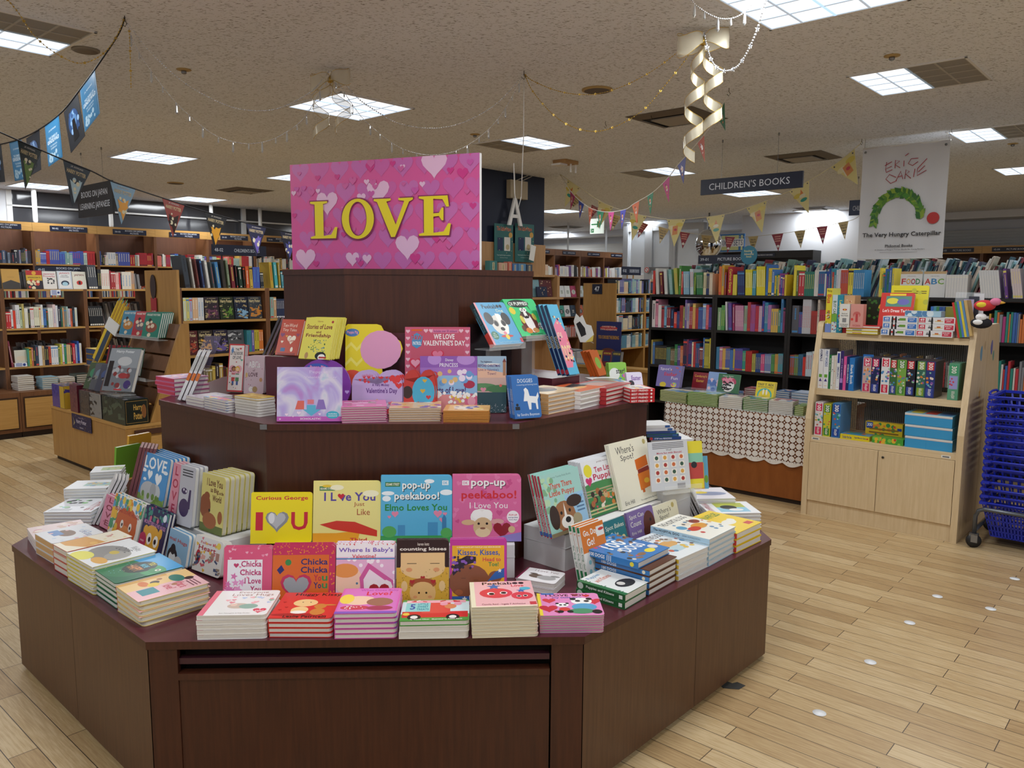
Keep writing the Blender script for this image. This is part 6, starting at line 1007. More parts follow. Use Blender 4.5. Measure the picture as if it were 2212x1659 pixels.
# ============================================================ lace table
def Z8(x, y): return (1380+x*.205, 760+y*.205)
def Z7(x, y): return (1760+x*.205, 540+y*.205)
LT = FU(4.78, 2.83); LZ = .555; LTL = 1.03
lt = thing('display_table', 'low orange-brown display table under the white lace cloth', 'display table', LT)
mb = MB(); mb.box(0, 0, LZ-.03, LTL, .95, LZ-.002, ORANGEW); mb.build('table_top', lt)
mb = MB(); mb.box(.004, .004, .03, LTL-.004, .94, LZ-.03, ORANGEW); mb.build('table_body', lt)
mb = MB(); mb.box(.02, .02, 0, LTL-.02, .92, .03, M('2a1a12', .6)); mb.build('plinth', lt)
LACE, nt, b = nodes('white_lace')
tc = N(nt, 'ShaderNodeTexCoord'); sx = N(nt, 'ShaderNodeSeparateXYZ'); nt.links.new(tc.outputs['UV'], sx.inputs[0])
def mth(op, a, b2=None):
    n = N(nt, 'ShaderNodeMath', operation=op)
    for i, v in enumerate((a, b2)):
        if v is None: continue
        if isinstance(v, (int, float)): n.inputs[i].default_value = v
        else: nt.links.new(v, n.inputs[i])
    return n.outputs[0]
P_ = .0405
fx = mth('SUBTRACT', mth('FRACT', mth('DIVIDE', sx.outputs[0], P_)), .5); fy = mth('SUBTRACT', mth('FRACT', mth('DIVIDE', sx.outputs[1], P_)), .5)
rad = mth('SQRT', mth('ADD', mth('MULTIPLY', fx, fx), mth('MULTIPLY', fy, fy)))
ang = mth('ARCTAN2', fy, fx); ray_ = mth('SINE', mth('MULTIPLY', ang, 16.0))
gx = mth('SUBTRACT', .5, mth('ABSOLUTE', fx)); gy = mth('SUBTRACT', .5, mth('ABSOLUTE', fy)); dia = mth('ADD', gx, gy)
disc_ = mth('LESS_THAN', rad, mth('ADD', .44, mth('MULTIPLY', ray_, .025)))
diam = mth('LESS_THAN', dia, .16); bar = mth('LESS_THAN', mth('MINIMUM', mth('ABSOLUTE', fx), mth('ABSOLUTE', fy)), .035)
edge = mth('LESS_THAN', sx.outputs[1], 0.0)
holes = mth('GREATER_THAN', mth('SINE', mth('MULTIPLY', sx.outputs[0], 520.0)), -.55)
al = mth('MAXIMUM', mth('MAXIMUM', disc_, diam), mth('MAXIMUM', bar, mth('MULTIPLY', edge, mth('MAXIMUM', holes, mth('GREATER_THAN', mth('SINE', mth('MULTIPLY', sx.outputs[1], 420.0)), -.2)))))
nt.links.new(mth('MULTIPLY', al, .97), b.inputs['Alpha'])
b.inputs['Base Color'].default_value = lin('e6e2dc'); b.inputs['Roughness'].default_value = .85
def lace(name, T, L, H, parent=None, top=None):
    me = bpy.data.meshes.new(name); v = []; f = []; uvs = []; n = int(L/P_*8); pz = -.03
    for i in range(n+1):
        x = L*i/n; wv = .004*math.sin(x*19)+.003*math.sin(x*47); sc = .012+.020*abs(math.sin(math.pi*x/(P_*3)))
        col = [(x, -.006+wv*.2, 0, H), (x, -.008+wv, -H*.5, H*.5), (x, -.01+wv*1.4, -H, 0), (x, -.01+wv*1.5, -H-sc, -sc)]
        if top: col = [(x, top, .0012, H+top+.001)] + [(x, -.004, .0012, H+.002)] + col
        v += [c[:3] for c in col]; uvs += [(c[0], c[3]) for c in col]
    m_ = len(col)
    for i in range(n):
        for k in range(m_-1): f.append((i*m_+k+1, (i+1)*m_+k+1, (i+1)*m_+k, i*m_+k))
    me.from_pydata(v, [], f); ul = me.uv_layers.new()
    for p in me.polygons:
        for li in p.loop_indices: ul.data[li].uv = uvs[me.loops[li].vertex_index]
    me.materials.append(LACE)
    o = link(name, me, parent); o.matrix_world = T if not parent else o.matrix_world
    if parent: o.matrix_parent_inverse = parent.matrix_world.inverted(); o.matrix_world = T
    return o
cl = lace('tablecloth', at(LT, 0, 0, LZ), LTL, .285, None, .93); tag(cl, 'white crochet lace cloth with scalloped hem over the low orange-brown table', 'tablecloth')
lace('side_drop', frame(LT @ Vector((-.002, .93, LZ)), -GU, -GV), .93, .285, cl)
# piles on the lace
LS = LZ+.0025
PLs = ((Z8(220,512), Z8(497,551), 7, .0098, '8a9a5c', 'green-edged picture book in the lace table pile nearest the red hardbacks', 'c9c8a0', 'd8c8b0'), (Z8(508,556), Z8(830,587), 8, .0095, '6f9a3c', 'bright green picture book in the second lace table pile', 'c3c8a4', '7ab0d0'), (Z8(838,590), Z8(1088,611), 6, .0115, 'd8d4cc', 'white picture book in the third lace table pile', 'dcd8d0', 'b8907a'), (Z8(1092,613), Z8(1358,641), 7, .0105, '5a8a4a', 'cream-edged picture book with green cover in the fourth lace table pile', 'd8d4c4', 'd8c04a'), (Z8(1362,642), Z8(1625,666), 7, .0105, 'd0ccc8', 'cream picture book in the fifth lace table pile', 'd8d6ce', '9a4a5c'), (Z8(1635,668), Z8(1735,678), 5, .011, '7a9a4a', 'green picture book in the lace table pile against the puzzle rack', 'c8c8a4', '8ab05a'))
for k, (A, B, n, t, c, lab, pg, c2) in enumerate(PLs):
    stack(A, B, LS, .15, n, t, lab, 'lp%d' % k, c, [('n','e',12,[c2,'e8e0c8','4a8ac0'],(.05,.05,.95,.95),(.08,.16),k),('r',.1,.7,.9,.9,c2)], False, pg, rotj=.8)
mb = MB(); mb.box(.05, .0, .0, .4, .2, .0015, FILM); tag(mb.build('clear_sheet', None, at(LT, 0, .01, LS+.086)), 'clear plastic sheet lying over the first green piles on the lace', 'sheet')
# rear clutter of piles
rr = random.Random(3)
for k in range(9):
    x = .012+k*.1125; n = rr.choice((3, 4, 5, 6)); P = LT @ Vector((x, .48+rr.uniform(-.02, .02), LS)); c = rr.choice(('4a5a8a','8a3a44','b8bcc4','6a8ab0','d8d4d0','7a7a84','3f6a9c'))
    stack(P[:], (P-GV*.105)[:], LS, .13, n, .013, '%s paperback in the %s rear lace-table pile from panel 47' % (cname(c), ('first','second','third','fourth','fifth','sixth','seventh','eighth','last')[k]), 'rp%d' % k, c, [('n','e',9,['d8c8b0','8a9ac0','c87a8a'],(.1,.1,.9,.9),(.08,.16),k)], False, 'd0ccc4', rotj=4)
LL = LT.to_3x3() @ Vector((1,0,0))
def lstand(y, TL, TR, z, n, t, lab, key, col, ops, lean=14, tilt=0): stand(LT @ Vector((0, y, 0)), LL if not tilt else Matrix.Rotation(math.radians(tilt), 3, 'Z') @ LL, z, lean, TL, TR, n, t, lab, key, col, ops, False)
lstand(.17, Z8(211,138), Z8(455,153), LS+.075, 3, .012, 'violet Easter picture book with carrots propped on the lace table', 'easter', '7a70b0', [('t',"Spot's",.1,.74,.6,.9,'ece8f0',{'b':0}),('t','Easter',.3,.52,.84,.68,'c83a5c'),('t','Fun',.62,.36,.9,.5,'ece8f0',{'b':0}),('n','e',7,['c85a4a'],(.5,.6,.95,.95),(.02,.03),3),('e',.76,.12,.12,.09,'e0c84a'),('n','e',6,['c86a9c','8ac08a','8ab0d8'],(.68,.1,.84,.2),(.03,.04),4),('e',.3,.1,.14,.1,'d8c03a')])
lstand(.36, Z8(580,211), Z8(740,224), LS+.05, 1, .014, 'dark red picture book standing at the back of the lace table', 'cord', '8a2430', [('t',"Corduroy's",.1,.68,.9,.86,'d8a84a'),('t','Easter',.25,.44,.75,.6,'d8a84a')])
lstand(.3, Z8(740,212), Z8(915,222), LS+.055, 2, .012, 'pale blue and pink picture book half behind the green zebra book', 'bluepink', '8aa8d8', [('t','E',.66,.66,.88,.86,'2f3a7c'),('n','e',12,['d88ab0','e8c8d8','5a7ac0'],(.05,.1,.9,.6),(.08,.14),3)])
lstand(.2, Z8(846,227), Z8(1074,242), LS+.07, 1, .014, 'green picture book with a flower-crowned zebra-striped animal', 'zebra', '2f6a44', [('t','Happy Easter',.2,.84,.7,.92,'d8e0d0',{'b':0}),('e',.5,.42,.28,.3,'e4e0de'),('n','e',24,['c8486a','e08aa0','b03a5c'],(.2,.55,.85,.75),(.05,.08),3),('n','r',18,['1c1a1c'],(.28,.15,.72,.6),(.05,.08),4),('e',.4,.4,.04,'18161a'),('e',.6,.4,.04,'18161a'),('e',.5,.2,.1,.05,'2a2224')])
lstand(.17, Z8(1246,312), Z8(1440,320), LS+.075, 2, .016, 'yellow board book with rabbit ears propped on the lace table', 'tiny', 'e0c82e', [('t','TINY T. REX',.06,.72,.94,.88,'2a2430'),('t','AND THE ITTY-BITTY BUN-BUN',.08,.6,.92,.67,'3a3430'),('e',.5,.1,.4,.36,'4ab0a8'),('e',.5,.08,.32,.29,'e0c82e'),('e',.42,.3,.05,.16,'ece8e0'),('e',.6,.3,.05,.16,'ece8e0')])
P = LT @ Vector((.76, .3, LS)); stack(P[:], (P-GV*.12)[:], LS, .16, 6, .017, 'blue-grey paperback in the back pile beside the yellow rabbit-ear book', 'bgp', '7f9ab8', [('r',.1,.1,.9,.9,'b8c8dc')], False, 'c4c8d0')
P = LT @ Vector((.892, .3, LS)); stack(P[:], (P-GV*.125)[:], LS, .16, 7, .017, 'pale blue paperback in the back pile against the puzzle rack', 'bgp2', 'a8bcd4', [('r',.1,.1,.9,.9,'c8d4e0')], False, 'c8ccd4')
# far right face of the middle tier: propped orange books and white boards
stand((1301,814), DA(60), Z2+.004, 25, (1272,757), (1290,757), 3, .014, 'orange-spined book propped at the back of the middle tier', 'orangeprop', 'c86428', [('e',.5,.5,.3,'8ab84a')], False, spine=('d0642a',))
stand(onz(1312,835,Z2), DA(20), Z2+.001, 12, (1314,782), (1352,784), 2, .012, 'green board book reading ster at the back of the middle tier', 'gster', '8ac04a', [('e',.3,.5,.3,'e4e8e4'),('t','ster!',.4,.5,.9,.75,'2a2a34'),('n','e',8,['4a8ac0','d86a9c'],(.5,.05,.95,.45),(.06,.1),3)])
stand(onz(1352,842,Z2), DA(14), Z2+.001, 20, (1352,803), (1386,806), 2, .01, 'small white board book with lilac letters beside the green one', 'lster', 'dcd4e8', [('t','Easter',.3,.5,.9,.8,'7a4aa0'),('e',.25,.3,.2,'2a2a34')])
spinefront((1398,926), (1446,931), .60, .16, 3, .012, 'dark blue reader', 'x', '1f4a8a', None, ('1f4a8a',)) if 0 else None
hb = onz(1400, 947, Z1+.235)
rz = MB(); rz.box(0, 0, 0, .2, .16, .22, M('dcdcdc', .6)); RZ_ = frame(Vector((hb.x+.02, hb.y+.03, Z1+.0006)), DA(8), back_of(DA(8))); tag(rz.build('display_riser', None, RZ_), 'tall white box under the blue reader pile behind the rack-side corner', 'riser')
A_ = RZ_ @ Vector((-.01, -.005, .2208)); B_ = RZ_ @ Vector((.14, -.005, .2208))
for i in range(5):
    put_book('picture_book', ('lowest','second from bottom','middle','fourth from bottom','topmost')[i]+' navy and white reader in the pile by the lace cloth', 'reader%d' % i, frame(B_+Vector((0,0,.0006+i*.0135))-DA(8)*(.012*i), back_of(DA(8)), -DA(8)), .13, .15, .0125, ('1f4488','2c7a4a','26407a','d8d8dc','e0e0e0')[i], [('r',.05,.05,.95,.95,'dcdcdc')], False, spine=(('1f4488','26407a','26407a','cfd0d4','d8d8d8')[i], [('e',.06,.5,.05,'c8343a'),('t','STEP into READING',.16,.25,.7,.75,'e8ecf4')] if i == 0 else [('r',.8,.1,.95,.9,'2a5a9c')]))
# ============================================================ puzzle rack
TR = FU(4.62, 1.79); RL = .838
rk = thing('book_rack', 'pale birch double-sided rack with two locked doors, full of puzzle boxes', 'rack', TR)
def rp(nm, fn, par=None):
    m_ = MB(); fn(m_); return m_.build(nm, par or rk)
PR = [(0, 0), (.398, 0), (.398, 1.15)] + [(.15, 1.15), (.128, 1.14), (.118, 1.12)] + [(0, .58)]
for side in (0, 1):
    for half in (0, 1):
        Tm = Matrix(((0,0,1,0),(1,0,0,0),(0,1,0,0),(0,0,0,1)))   # profile (y, z) extruded along x
        pr = PR if half == 0 else [(.8-y, z) for y, z in PR][::-1]
        rp('side_panel', lambda m_: m_.prism(pr, (0 if side == 0 else RL-.032), (.032 if side == 0 else RL), BIRCH, Tm))
for z, y0, y1 in ((1.086, .11, .39), (.757, .06, .39), (.481, .012, .39)): rp('shelf', lambda m_: m_.box(.033, y0, z-.037, RL-.033, y1, z, BIRCHH))
for k in (0, 1): 
    d = rp('cabinet_door', lambda m_: m_.box(.034+k*.386, .0, .094, .034+(k+1)*.386-.003, .018, .442, BIRCH))
    if k: rp('lock', lambda m_: m_.lathe([(.007, 0), (.007, .004), (.004, .005)], M('5a5650', .3, .9), 14, frame(Vector((.446, -.0002, .41)), Vector((1,0,0)), Vector((0,0,1)), Vector((0,-1,0)))), d)
rp('kick_board', lambda m_: m_.box(.033, .012, .0, RL-.033, .03, .092, BIRCH))
WIRE, nt, b = nodes('grey_wire_mesh')
tc = N(nt, 'ShaderNodeTexCoord'); br = N(nt, 'ShaderNodeTexBrick', Scale=1.0); br.offset = 0; br.inputs['Brick Width'].default_value = .011; br.inputs['Row Height'].default_value = .008; br.inputs['Mortar Size'].default_value = .0017
mp = N(nt, 'ShaderNodeMapping'); mp.inputs['Rotation'].default_value = (math.radians(90), 0, 0); nt.links.new(tc.outputs['Object'], mp.inputs[0]); nt.links.new(mp.outputs[0], br.inputs[0])
nt.links.new(br.outputs['Fac'], b.inputs['Alpha']); b.inputs['Base Color'].default_value = lin('9a9a98'); b.inputs['Roughness'].default_value = .4
for z0, z1 in ((.482, .715), (.76, 1.045)): rp('wire_back', lambda m_: m_.add([(.033, .39, z0), (RL-.033, .39, z0), (RL-.033, .39, z1), (.033, .39, z1)], [(0, 1, 2, 3)], WIRE))
for x, y in ((.04, .465), (.735, .458)):
    rp('barcode_label', lambda m_: (m_.box(x, .0105, y-.007, x+.045, .0115, y+.007, M('e6e6e2', .5)), m_.box(x+.006, .0102, y-.004, x+.039, .0106, y+.003, M('6a6a6c', .5))))
for (y, z, s, c) in ((.25, 1.0, .05, '6f9ab0'), (.33, 1.04, .03, 'b8a07a'), (.28, .78, .032, 'd8a23a'), (.5, 1.02, .05, '6a6aa8'), (.56, .97, .036, '6a9a8a')):
    rp('fish_sticker', lambda m_: m_.prism([(y+px*s*.55, z+py*s) for px, py in STAR] if c == 'd8a23a' else [(y+px*s*.5, z+py*s*(.8+.25*px)) for px, py in CIRC], RL+.0002, RL+.0008, M(c, .5), Matrix(((0,0,1,0),(1,0,0,0),(0,1,0,0),(0,0,0,1)))))
def boxed(label, x, w, h, z, y, d, col, front, name='puzzle_box', side=None, top=None, T=None, lean=0):
    t = thing(name, label, 'box' if 'box' in name else 'book', (T or TR) @ Matrix.Translation((x, y, z+.0008)) @ Matrix.Rotation(math.radians(lean), 4, 'Y'))
    m_ = MB(); m_.box(0, 0, 0, w, d, h, M(side or col, RG)); m_.build('box_body' if 'box' in name else 'cover', t)
    m_ = MB(); F_ = frame(Vector((0, -.0005, 0)), Vector((1,0,0)), Vector((0,0,1))); m_.add([(0,0,0),(w,0,0),(w,h,0),(0,h,0)], [(0,1,2,3)], M(col, RG), F_); art(m_, front, w, h, F_, .0001)
    if top: T2 = frame(Vector((0,0,h+.0004)), Vector((1,0,0)), Vector((0,1,0))); m_.add([(0,0,0),(w,0,0),(w,d,0),(0,d,0)], [(0,1,2,3)], M(top[0], RG), T2); art(m_, top[1], w, d, T2, .0001)
    m_.build('printed_face', t); return t
def V_(txt, c, x0=.2, x1=.8, y0=.08, y1=.92): return ('t', txt, x0, y0, x1, y1, c, {'rot': 0})
def vt(mb_ops, txt, cx, cy, L, H, c): return ('tv', txt, cx, cy, L, H, c)
# vertical words are set by the box's own helper below
_art0 = art
def art(mb, ops, w, h, T, z0=0.0, step=.000022):
    rest = []
    for k, op in enumerate(ops):
        if op[0] == 'v':      # words running down the spine: text, centre x, centre y, length, height (shares of h and w), colour
            _, s, cx, cy, L, H, c = op; R = Matrix.Translation((cx*w, cy*h, 0)) @ Matrix.Rotation(-math.pi/2, 4, 'Z')
            put_text(mb, s, -L*h/2, -H*w/2, L*h/2, H*w/2, M(c, RG), (T @ R) if T else R, z0+step*(len(ops)+3))
        else: rest.append(op)
    _art0(mb, rest, w, h, T, z0, step)
def X7(x): return .034+(x-115)/1575*.77
zt, z2_, z3_ = 1.086, .757, .481
boxed('tall yellow boxed wind-up bus book at the end of the rack top', X7(132), .034, .258, zt, .12, .13, 'e0d03a', [('t','Wind-up',.1,.9,.9,.97,'2a2a2a'),('v','Bus',.5,.76,.2,.7,'c83a34'),('r',.3,.3,.7,.5,'b8783c'),('r',.0,0,1,.2,'7a90cc'),('n','e',10,['c83a34','4a8a4c','e8e0d0'],(.1,.2,.9,.45),(.08,.14),3)], side='d8cc5a')
boxed('white and green boxed busy car book next to the yellow bus box', X7(206), .029, .22, zt, .12, .13, 'c8d8dc', [('r',0,.5,1,.8,'dfe6ea'),('r',0,.28,1,.5,'7ab04a'),('v','BUSY CAR',.5,.66,.36,.6,'3a6a2c'),('n','e',8,['c83a34','4a8ac0'],(.1,.05,.9,.3),(.1,.16),3)], side='b8d0a0')
boxed('teal boxed ladybird book on the rack top', X7(268), .031, .22, zt, .12, .13, '2f8aa4', [('v','Ladybird',.5,.66,.4,.6,'e6d85a'),('e',.5,.45,.28,'c83a34'),('n','e',10,['8ac0a0','e8d8a0'],(.1,.05,.9,.4),(.08,.14),3)])
boxed('tan box with red jigsaw foot on the rack top', X7(335), .06, .218, zt, .13, .1, 'c8a078', [('r',0,0,1,.15,'c8343c'),('n','e',10,['a8543c','d8b898'],(.1,.2,.9,.9),(.06,.1),3)])
boxed('white book and giant puzzle box with a red crest', X7(330), .056, .135, zt+.034, .075, .05, 'e4e2dc', [('e',.5,.76,.22,.1,'c8343c'),('s',.5,.76,.12,'e8d84a'),('t','Book and\nGiant Puzzle',.14,.48,.86,.62,'3a3a3c',{'sc':1.2}),('r',.3,.22,.7,.4,'8a8a8c'),('t','DORLING\nKINDER',.1,.03,.9,.16,'3a3a3c')], top=('d8c8a8',[]))
boxed('pink puzzle box with a red palace print, beside the white crest box', X7(456), .07, .135, zt+.034, .075, .05, 'd89a90', [('e',.5,.56,.3,.25,'c86a64'),('e',.5,.5,.2,.2,'d89a90'),('r',.4,.25,.6,.6,'c04a4c'),('e',.14,.36,.1,.11,'d8443c'),('t','OCEAN',.2,.06,.8,.14,'c04a4c')])
boxed('dark green box with a yellow oval behind the red teddy book', X7(515), .138, .205, zt, .25, .1, '1f2a1c', [('e',.7,.72,.22,.2,'d8b83a'),('n','e',10,['3a6a2c'],(.02,.4,.5,.95),(.04,.07),3)], 'gift_box')
def rstand(TL, TR_, y, z, lean, n, t, lab, key, col, ops, board=True, tilt=0): stand(TR @ Vector((0, y, 0)), Matrix.Rotation(math.radians(tilt), 3, 'Z') @ (-GV), z, lean, TL, TR_, n, t, lab, key, col, ops, board)
rstand(Z7(708,452), Z7(1062,452), .182, zt+.001, 14, 1, .014, 'red board book of dressing a teddy, standing on the rack top', 'teddy', 'c83a34', [('t',"Let's Dress Teddy",.1,.5,.92,.6,'f2eae6'),('r',.16,.66,.92,.92,'5a8a7c'),('e',.36,.8,.18,.1,'d8d04a'),('e',.68,.78,.18,.1,'6a6ab0'),('r',.26,.93,.74,.98,'e8c83a'),('p',[(.2,.3),(.36,.46),(.52,.34)],'e0903a'),('e',.72,.26,.2,.16,'7a6450'),('e',.6,.36,.05,'7a6450'),('e',.84,.36,.05,'7a6450'),('n','e',6,['e08a4a','e8d8c8'],(.02,.02,.4,.16),(.05,.07),3)])
rstand(Z7(812,376), Z7(1212,372), .262, zt+.001, 10, 1, .016, 'wide yellow board book behind the red teddy book', 'widey', 'd8cc2a', [('lines',2,.08,.84,.94,.88,'5a4a1c'),('n','e',6,['b8b83a'],(.1,.4,.95,.95),(.05,.08),3)])
for k in range(7):
    boxed(('blue','green-blue','green','navy','dark blue','olive','slate blue')[k]+' slim boxed set spine standing at the back of the rack top', X7(1215+k*30 if k < 5 else 1370+(k-5)*125), (.014 if k < 5 else .055), .16, zt, .26, .1, ('3a6ab0','4a8a9c','3f7a4a','2f4a8a','3a5a8a','8a8438','5a78a0')[k], [], 'boxed_book')
for r_ in range(3):
    for c_ in range(2):
        blue = c_ == 0; x = X7(800)+c_*.183+(.006 if r_ else -.002)
        boxed('%s white puzzle box numbered 49 in %s, rack top pile' % (('lowest','middle','topmost')[r_], 'blue with a red truck' if blue else 'red with a crane'), x, .18, .0345, zt+r_*.0355, .085, .092, 'e2e2e4', [('r',.02,.14,.2,.86,'3a78c8' if blue else 'c8344c'),('t','49',.05,.38,.17,.78,'f0f0f0'),('t','PIECES',.04,.2,.18,.32,'f0f0f0'),('r',.72,.14,.97,.86,'3a78c8' if blue else 'c8344c'),('t','BOOK AND\nJIGSAW',.74,.28,.92,.76,'f0f0f0',{'sc':1.2})]+([('r',.26,.4,.4,.7,'c83a34'),('e',.28,.3,.03,.16,'2a2a2c'),('e',.38,.3,.03,.16,'2a2a2c'),('r',.48,.36,.66,.74,'6a9a3a'),('r',.44,.36,.48,.6,'4a4a4c')] if blue else [('r',.28,.3,.36,.5,'5a5a5c'),('e',.38,.36,.03,.14,'2a2a2c'),('r',.46,.36,.68,.44,'d8b03a'),('r',.52,.44,.62,.64,'c86a3c'),('r',.3,.5,.33,.75,'8a8a8c')]), top=('d8dce0',[]))
for r_ in range(3): boxed(('lowest yellow-edged','yellow and blue-edged','topmost red')[r_]+' board book in the low pile left under the teddy book'.replace('left ', ''), X7(410)-(0 if r_ < 2 else -.01), .172, .0155, zt+r_*.0165, .085, .092, ('d8cc3a','d8c04a','c8343c')[r_], [('r',0,.25,1,.75,'e0dcd0'),('r',.2,.25,.5,.5,('c86a34','3a6ab0','e0dcd0')[r_])], 'board_book')
WR = boxed('clear-wrapped pale blue book lying on the puzzle boxes', X7(1040), .18, .03, zt+.1075, .09, .085, 'a8cce0', [('n','e',9,['6aa0c8','d8e8f0','5a8ab8'],(.05,.1,.95,.9),(.06,.1),3)], 'wrapped_book', top=('a0cce4',[('n','e',9,['6aa0c8','e8f0f4'],(.05,.1,.95,.9),(.06,.1),5)]))
hg = thing('board_book', 'thick board book with red, green and blue edges leaning out at the rack corner', 'book', TR @ Matrix.Translation((X7(1590), .085, zt+.001)) @ Matrix.Rotation(math.radians(-12), 4, 'Y'))
for k, c in enumerate(('c8382c','3a8a4a','4a78c0','d8c83a','5a8ab8')): m_ = MB(); m_.box(k*.011, 0, 0, k*.011+.0105, .1, .19, M(c, .4)); m_.build('coloured_board', hg)
m_ = MB(); m_.box(.056, .0, .0, .07, .1, .19, M('c8a86a', .4)); m_.build('cover', hg)
for k, (lab, c1, c2, x, z) in enumerate((('red and pink plush parrot clipped above the rack end', 'c8343c', 'd87a9c', 1850, .205), ('black and white plush puffin hanging at the rack end', '1c1c22', 'e8e8e8', 1830, .115))):
    pt = thing('plush_bird', lab, 'toy', TR @ Matrix.Translation((X7(x)-.01, .07, zt+z-.03)))
    m_ = MB(); m_.ball((0,0,0), .034, M(c1, .9), 2, None, (1.5, .9, .85)); m_.build('body', pt)
    m_ = MB(); m_.ball((.05 if k == 0 else .0,-.012,.02 if k == 0 else .03), .022, M(c2, .9), 2, None, (1.2, .9, .9)); m_.build('head', pt)
    m_ = MB(); m_.lathe([(.008,0),(.006,.012),(.001,.022)], M('d8a23a', .6), 8, frame(Vector((.072 if k == 0 else .0,-.014,.016 if k == 0 else .03)), Vector((0,0,1)), Vector((0,1,0)) , Vector((1,0,0)) if k == 0 else Vector((0,-1,0)))) ; m_.build('beak', pt)
    m_ = MB(); m_.ball((-.01,-.026,.004), .02, M(('e0c83a','e8e8e8')[k], .9), 2, None, (1.2,.4,.7)); m_.build('wing', pt)
st2 = thing('card_rack', 'clear upright pocket of bagged crafts and dark cards at the rack corner', 'rack', TR @ Matrix.Translation((.70, .25, zt+.001)))
m_ = MB(); m_.box(-.02,.06,0,.1,.063,.24,ACRYL); m_.box(-.02,0,0,.1,.06,.003,ACRYL); m_.box(-.02,-.002,0,.1,0,.08,ACRYL); m_.build('clear_pocket', st2)
for k in range(5): m_ = MB(); m_.box(-.015+k*.022,.01+k*.009,.004,.035+k*.022,.014+k*.009,.17+.016*k,M(('8a7ab0','6a6a74','b8a8c8','3a3a44','d8d8dc')[k],.2)); tag(m_.build('gift_card', None, st2.matrix_world.copy()), ('lilac bagged','grey bagged','pale violet bagged','dark patterned','white fan-cut')[k]+' card in the clear pocket at the rack corner', 'card')
# middle shelf
xs = .0335
for lab, w, h, c, ops in (('white ANIMALS book, outermost on the middle rack shelf', .029, .232, 'e2e2e4', [('v','ANIMALS',.5,.84,.3,.5,'3a3f6a'),('r',.2,.28,.8,.36,'6aa83a'),('p',[(.2,.18),(.8,.18),(.5,.26)],'4a3f8a'),('e',.5,.07,.3,.04,'c8543c')]), ('white FIRST WORDS book, second on the middle rack shelf', .03, .232, 'e2e4e8', [('v','FIRST WORDS',.5,.76,.4,.5,'3a5a9c'),('r',.2,.28,.8,.36,'6aa83a'),('p',[(.2,.18),(.8,.18),(.5,.26)],'4a3f8a'),('e',.5,.07,.3,.04,'d8a83a')]), ('green thin book beside FIRST WORDS on the middle rack shelf', .012, .2, '2f7a44', [('v','First Words',.5,.7,.4,.5,'d8e0d0')]), ('white thin book with green edge on the middle rack shelf', .014, .196, 'dcdcd8', [('n','e',5,['4a8a4c','d8843c','2a2a2c'],(.2,.1,.8,.9),(.1,.2),3)]), ('cream thin book before the EMERGENCY book', .014, .198, 'd8d0c4', [('n','e',5,['c83a34','e08a3a'],(.2,.1,.8,.9),(.1,.2),4)]), ('white EMERGENCY book on the middle rack shelf', .02, .222, 'e0e2e6', [('r',.2,.7,.8,.96,'3a4a9c'),('v','EMERGENCY',.5,.44,.32,.5,'2a3a7a'),('e',.5,.06,.3,.05,'c83a34')]), ('purple counting book on the middle rack shelf', .018, .228, '3a2f6a', [('v','SPOT THE NUMBER',.5,.55,.5,.4,'c8a0d8'),('r',.1,.18,.9,.3,'b08ad0')]), ('pink book between the purple and navy ones on the rack', .016, .196, 'd85a9c', [('v','Ocean',.5,.6,.3,.4,'f0d8e8')]), ('navy OCEAN ANIMALS book on the middle rack shelf', .016, .196, '26346a', [('v','OCEAN ANIMALS',.5,.5,.55,.5,'e6e8f0')])):
    boxed(lab, xs, w, h, z2_, .075, .15, c, ops, 'boxed_book', side='6a6a70' if h > .22 else c); xs += w+.0012
boxed('blue shark board book with its cover turned out on the middle rack shelf', xs+.0, .028, .19, z2_, .07, .15, '2f78c0', [('v','Shark Book',.5,.5,.6,.5,'e8ecf0')], 'boxed_book')
rstand(Z7(512,1105), Z7(622,1098), .09, z2_+.001, 3, 1, .008, 'blue front cover reading shark with a fish face, middle rack shelf', 'shark', '2a70bc', [('t','NEVER TOUCH A',.1,.88,.8,.95,'e8ecf0'),('t','shark',.06,.72,.96,.86,'d8c84a'),('p',[(.1,.3),(.5,.62),(.95,.5),(.6,.2)],'8ab4c8'),('e',.5,.5,.06,'f0f0f0'),('e',.62,.2,.26,.16,'1c2430'),('t','LOTS TO\nTOUCH',.48,.14,.76,.26,'d8d8a0',{'sc':1.2})], True, 4)
xs = X7(640)
PZ = (('25','c8a8a0','c82f5c','pale with a red cap scene'),('200','26305a','c82f5c','dark blue with orange planets'),('100','e0e2e4','d02f4c','white with a green skeleton'),('100','3f6a3c','c8343c','jungle green'),('200','7aa84a','4a8a3a','light green with a purple dragon'),('300','262832','c8343c','black with a blue planet'),('300','3a6a5c','8aa83a','teal forest'),('300','2f3a7a','c8343c','navy maze'))
for k, (num, c, c2, d_) in enumerate(PZ):
    w = .045 if k != 3 else .038; xs += (.008 if k in (2, 6) else .001)
    boxed('%s jigsaw box marked %s, middle rack shelf' % (d_, num), xs, w, .198+.006*(k == 2), z2_, .06, .17, c, [('r',.1,.76,.85,.98,c2),('v',num,.5,.87,.2,.5,'f2f0ee'),('r',.1,.04,.85,.26,c2 if k % 2 == 0 else '3a4a9c'),('v','BOOK and JIGSAW',.45,.15,.18,.42,'f2f0ee'),('n','e',14,['d8843c','8ac0a0','e8d8c8','8a5aa8','4a8ac0'],(.08,.28,.92,.72),(.08,.16),k)], side='3a3440', top=('4a4048',[])); xs += w
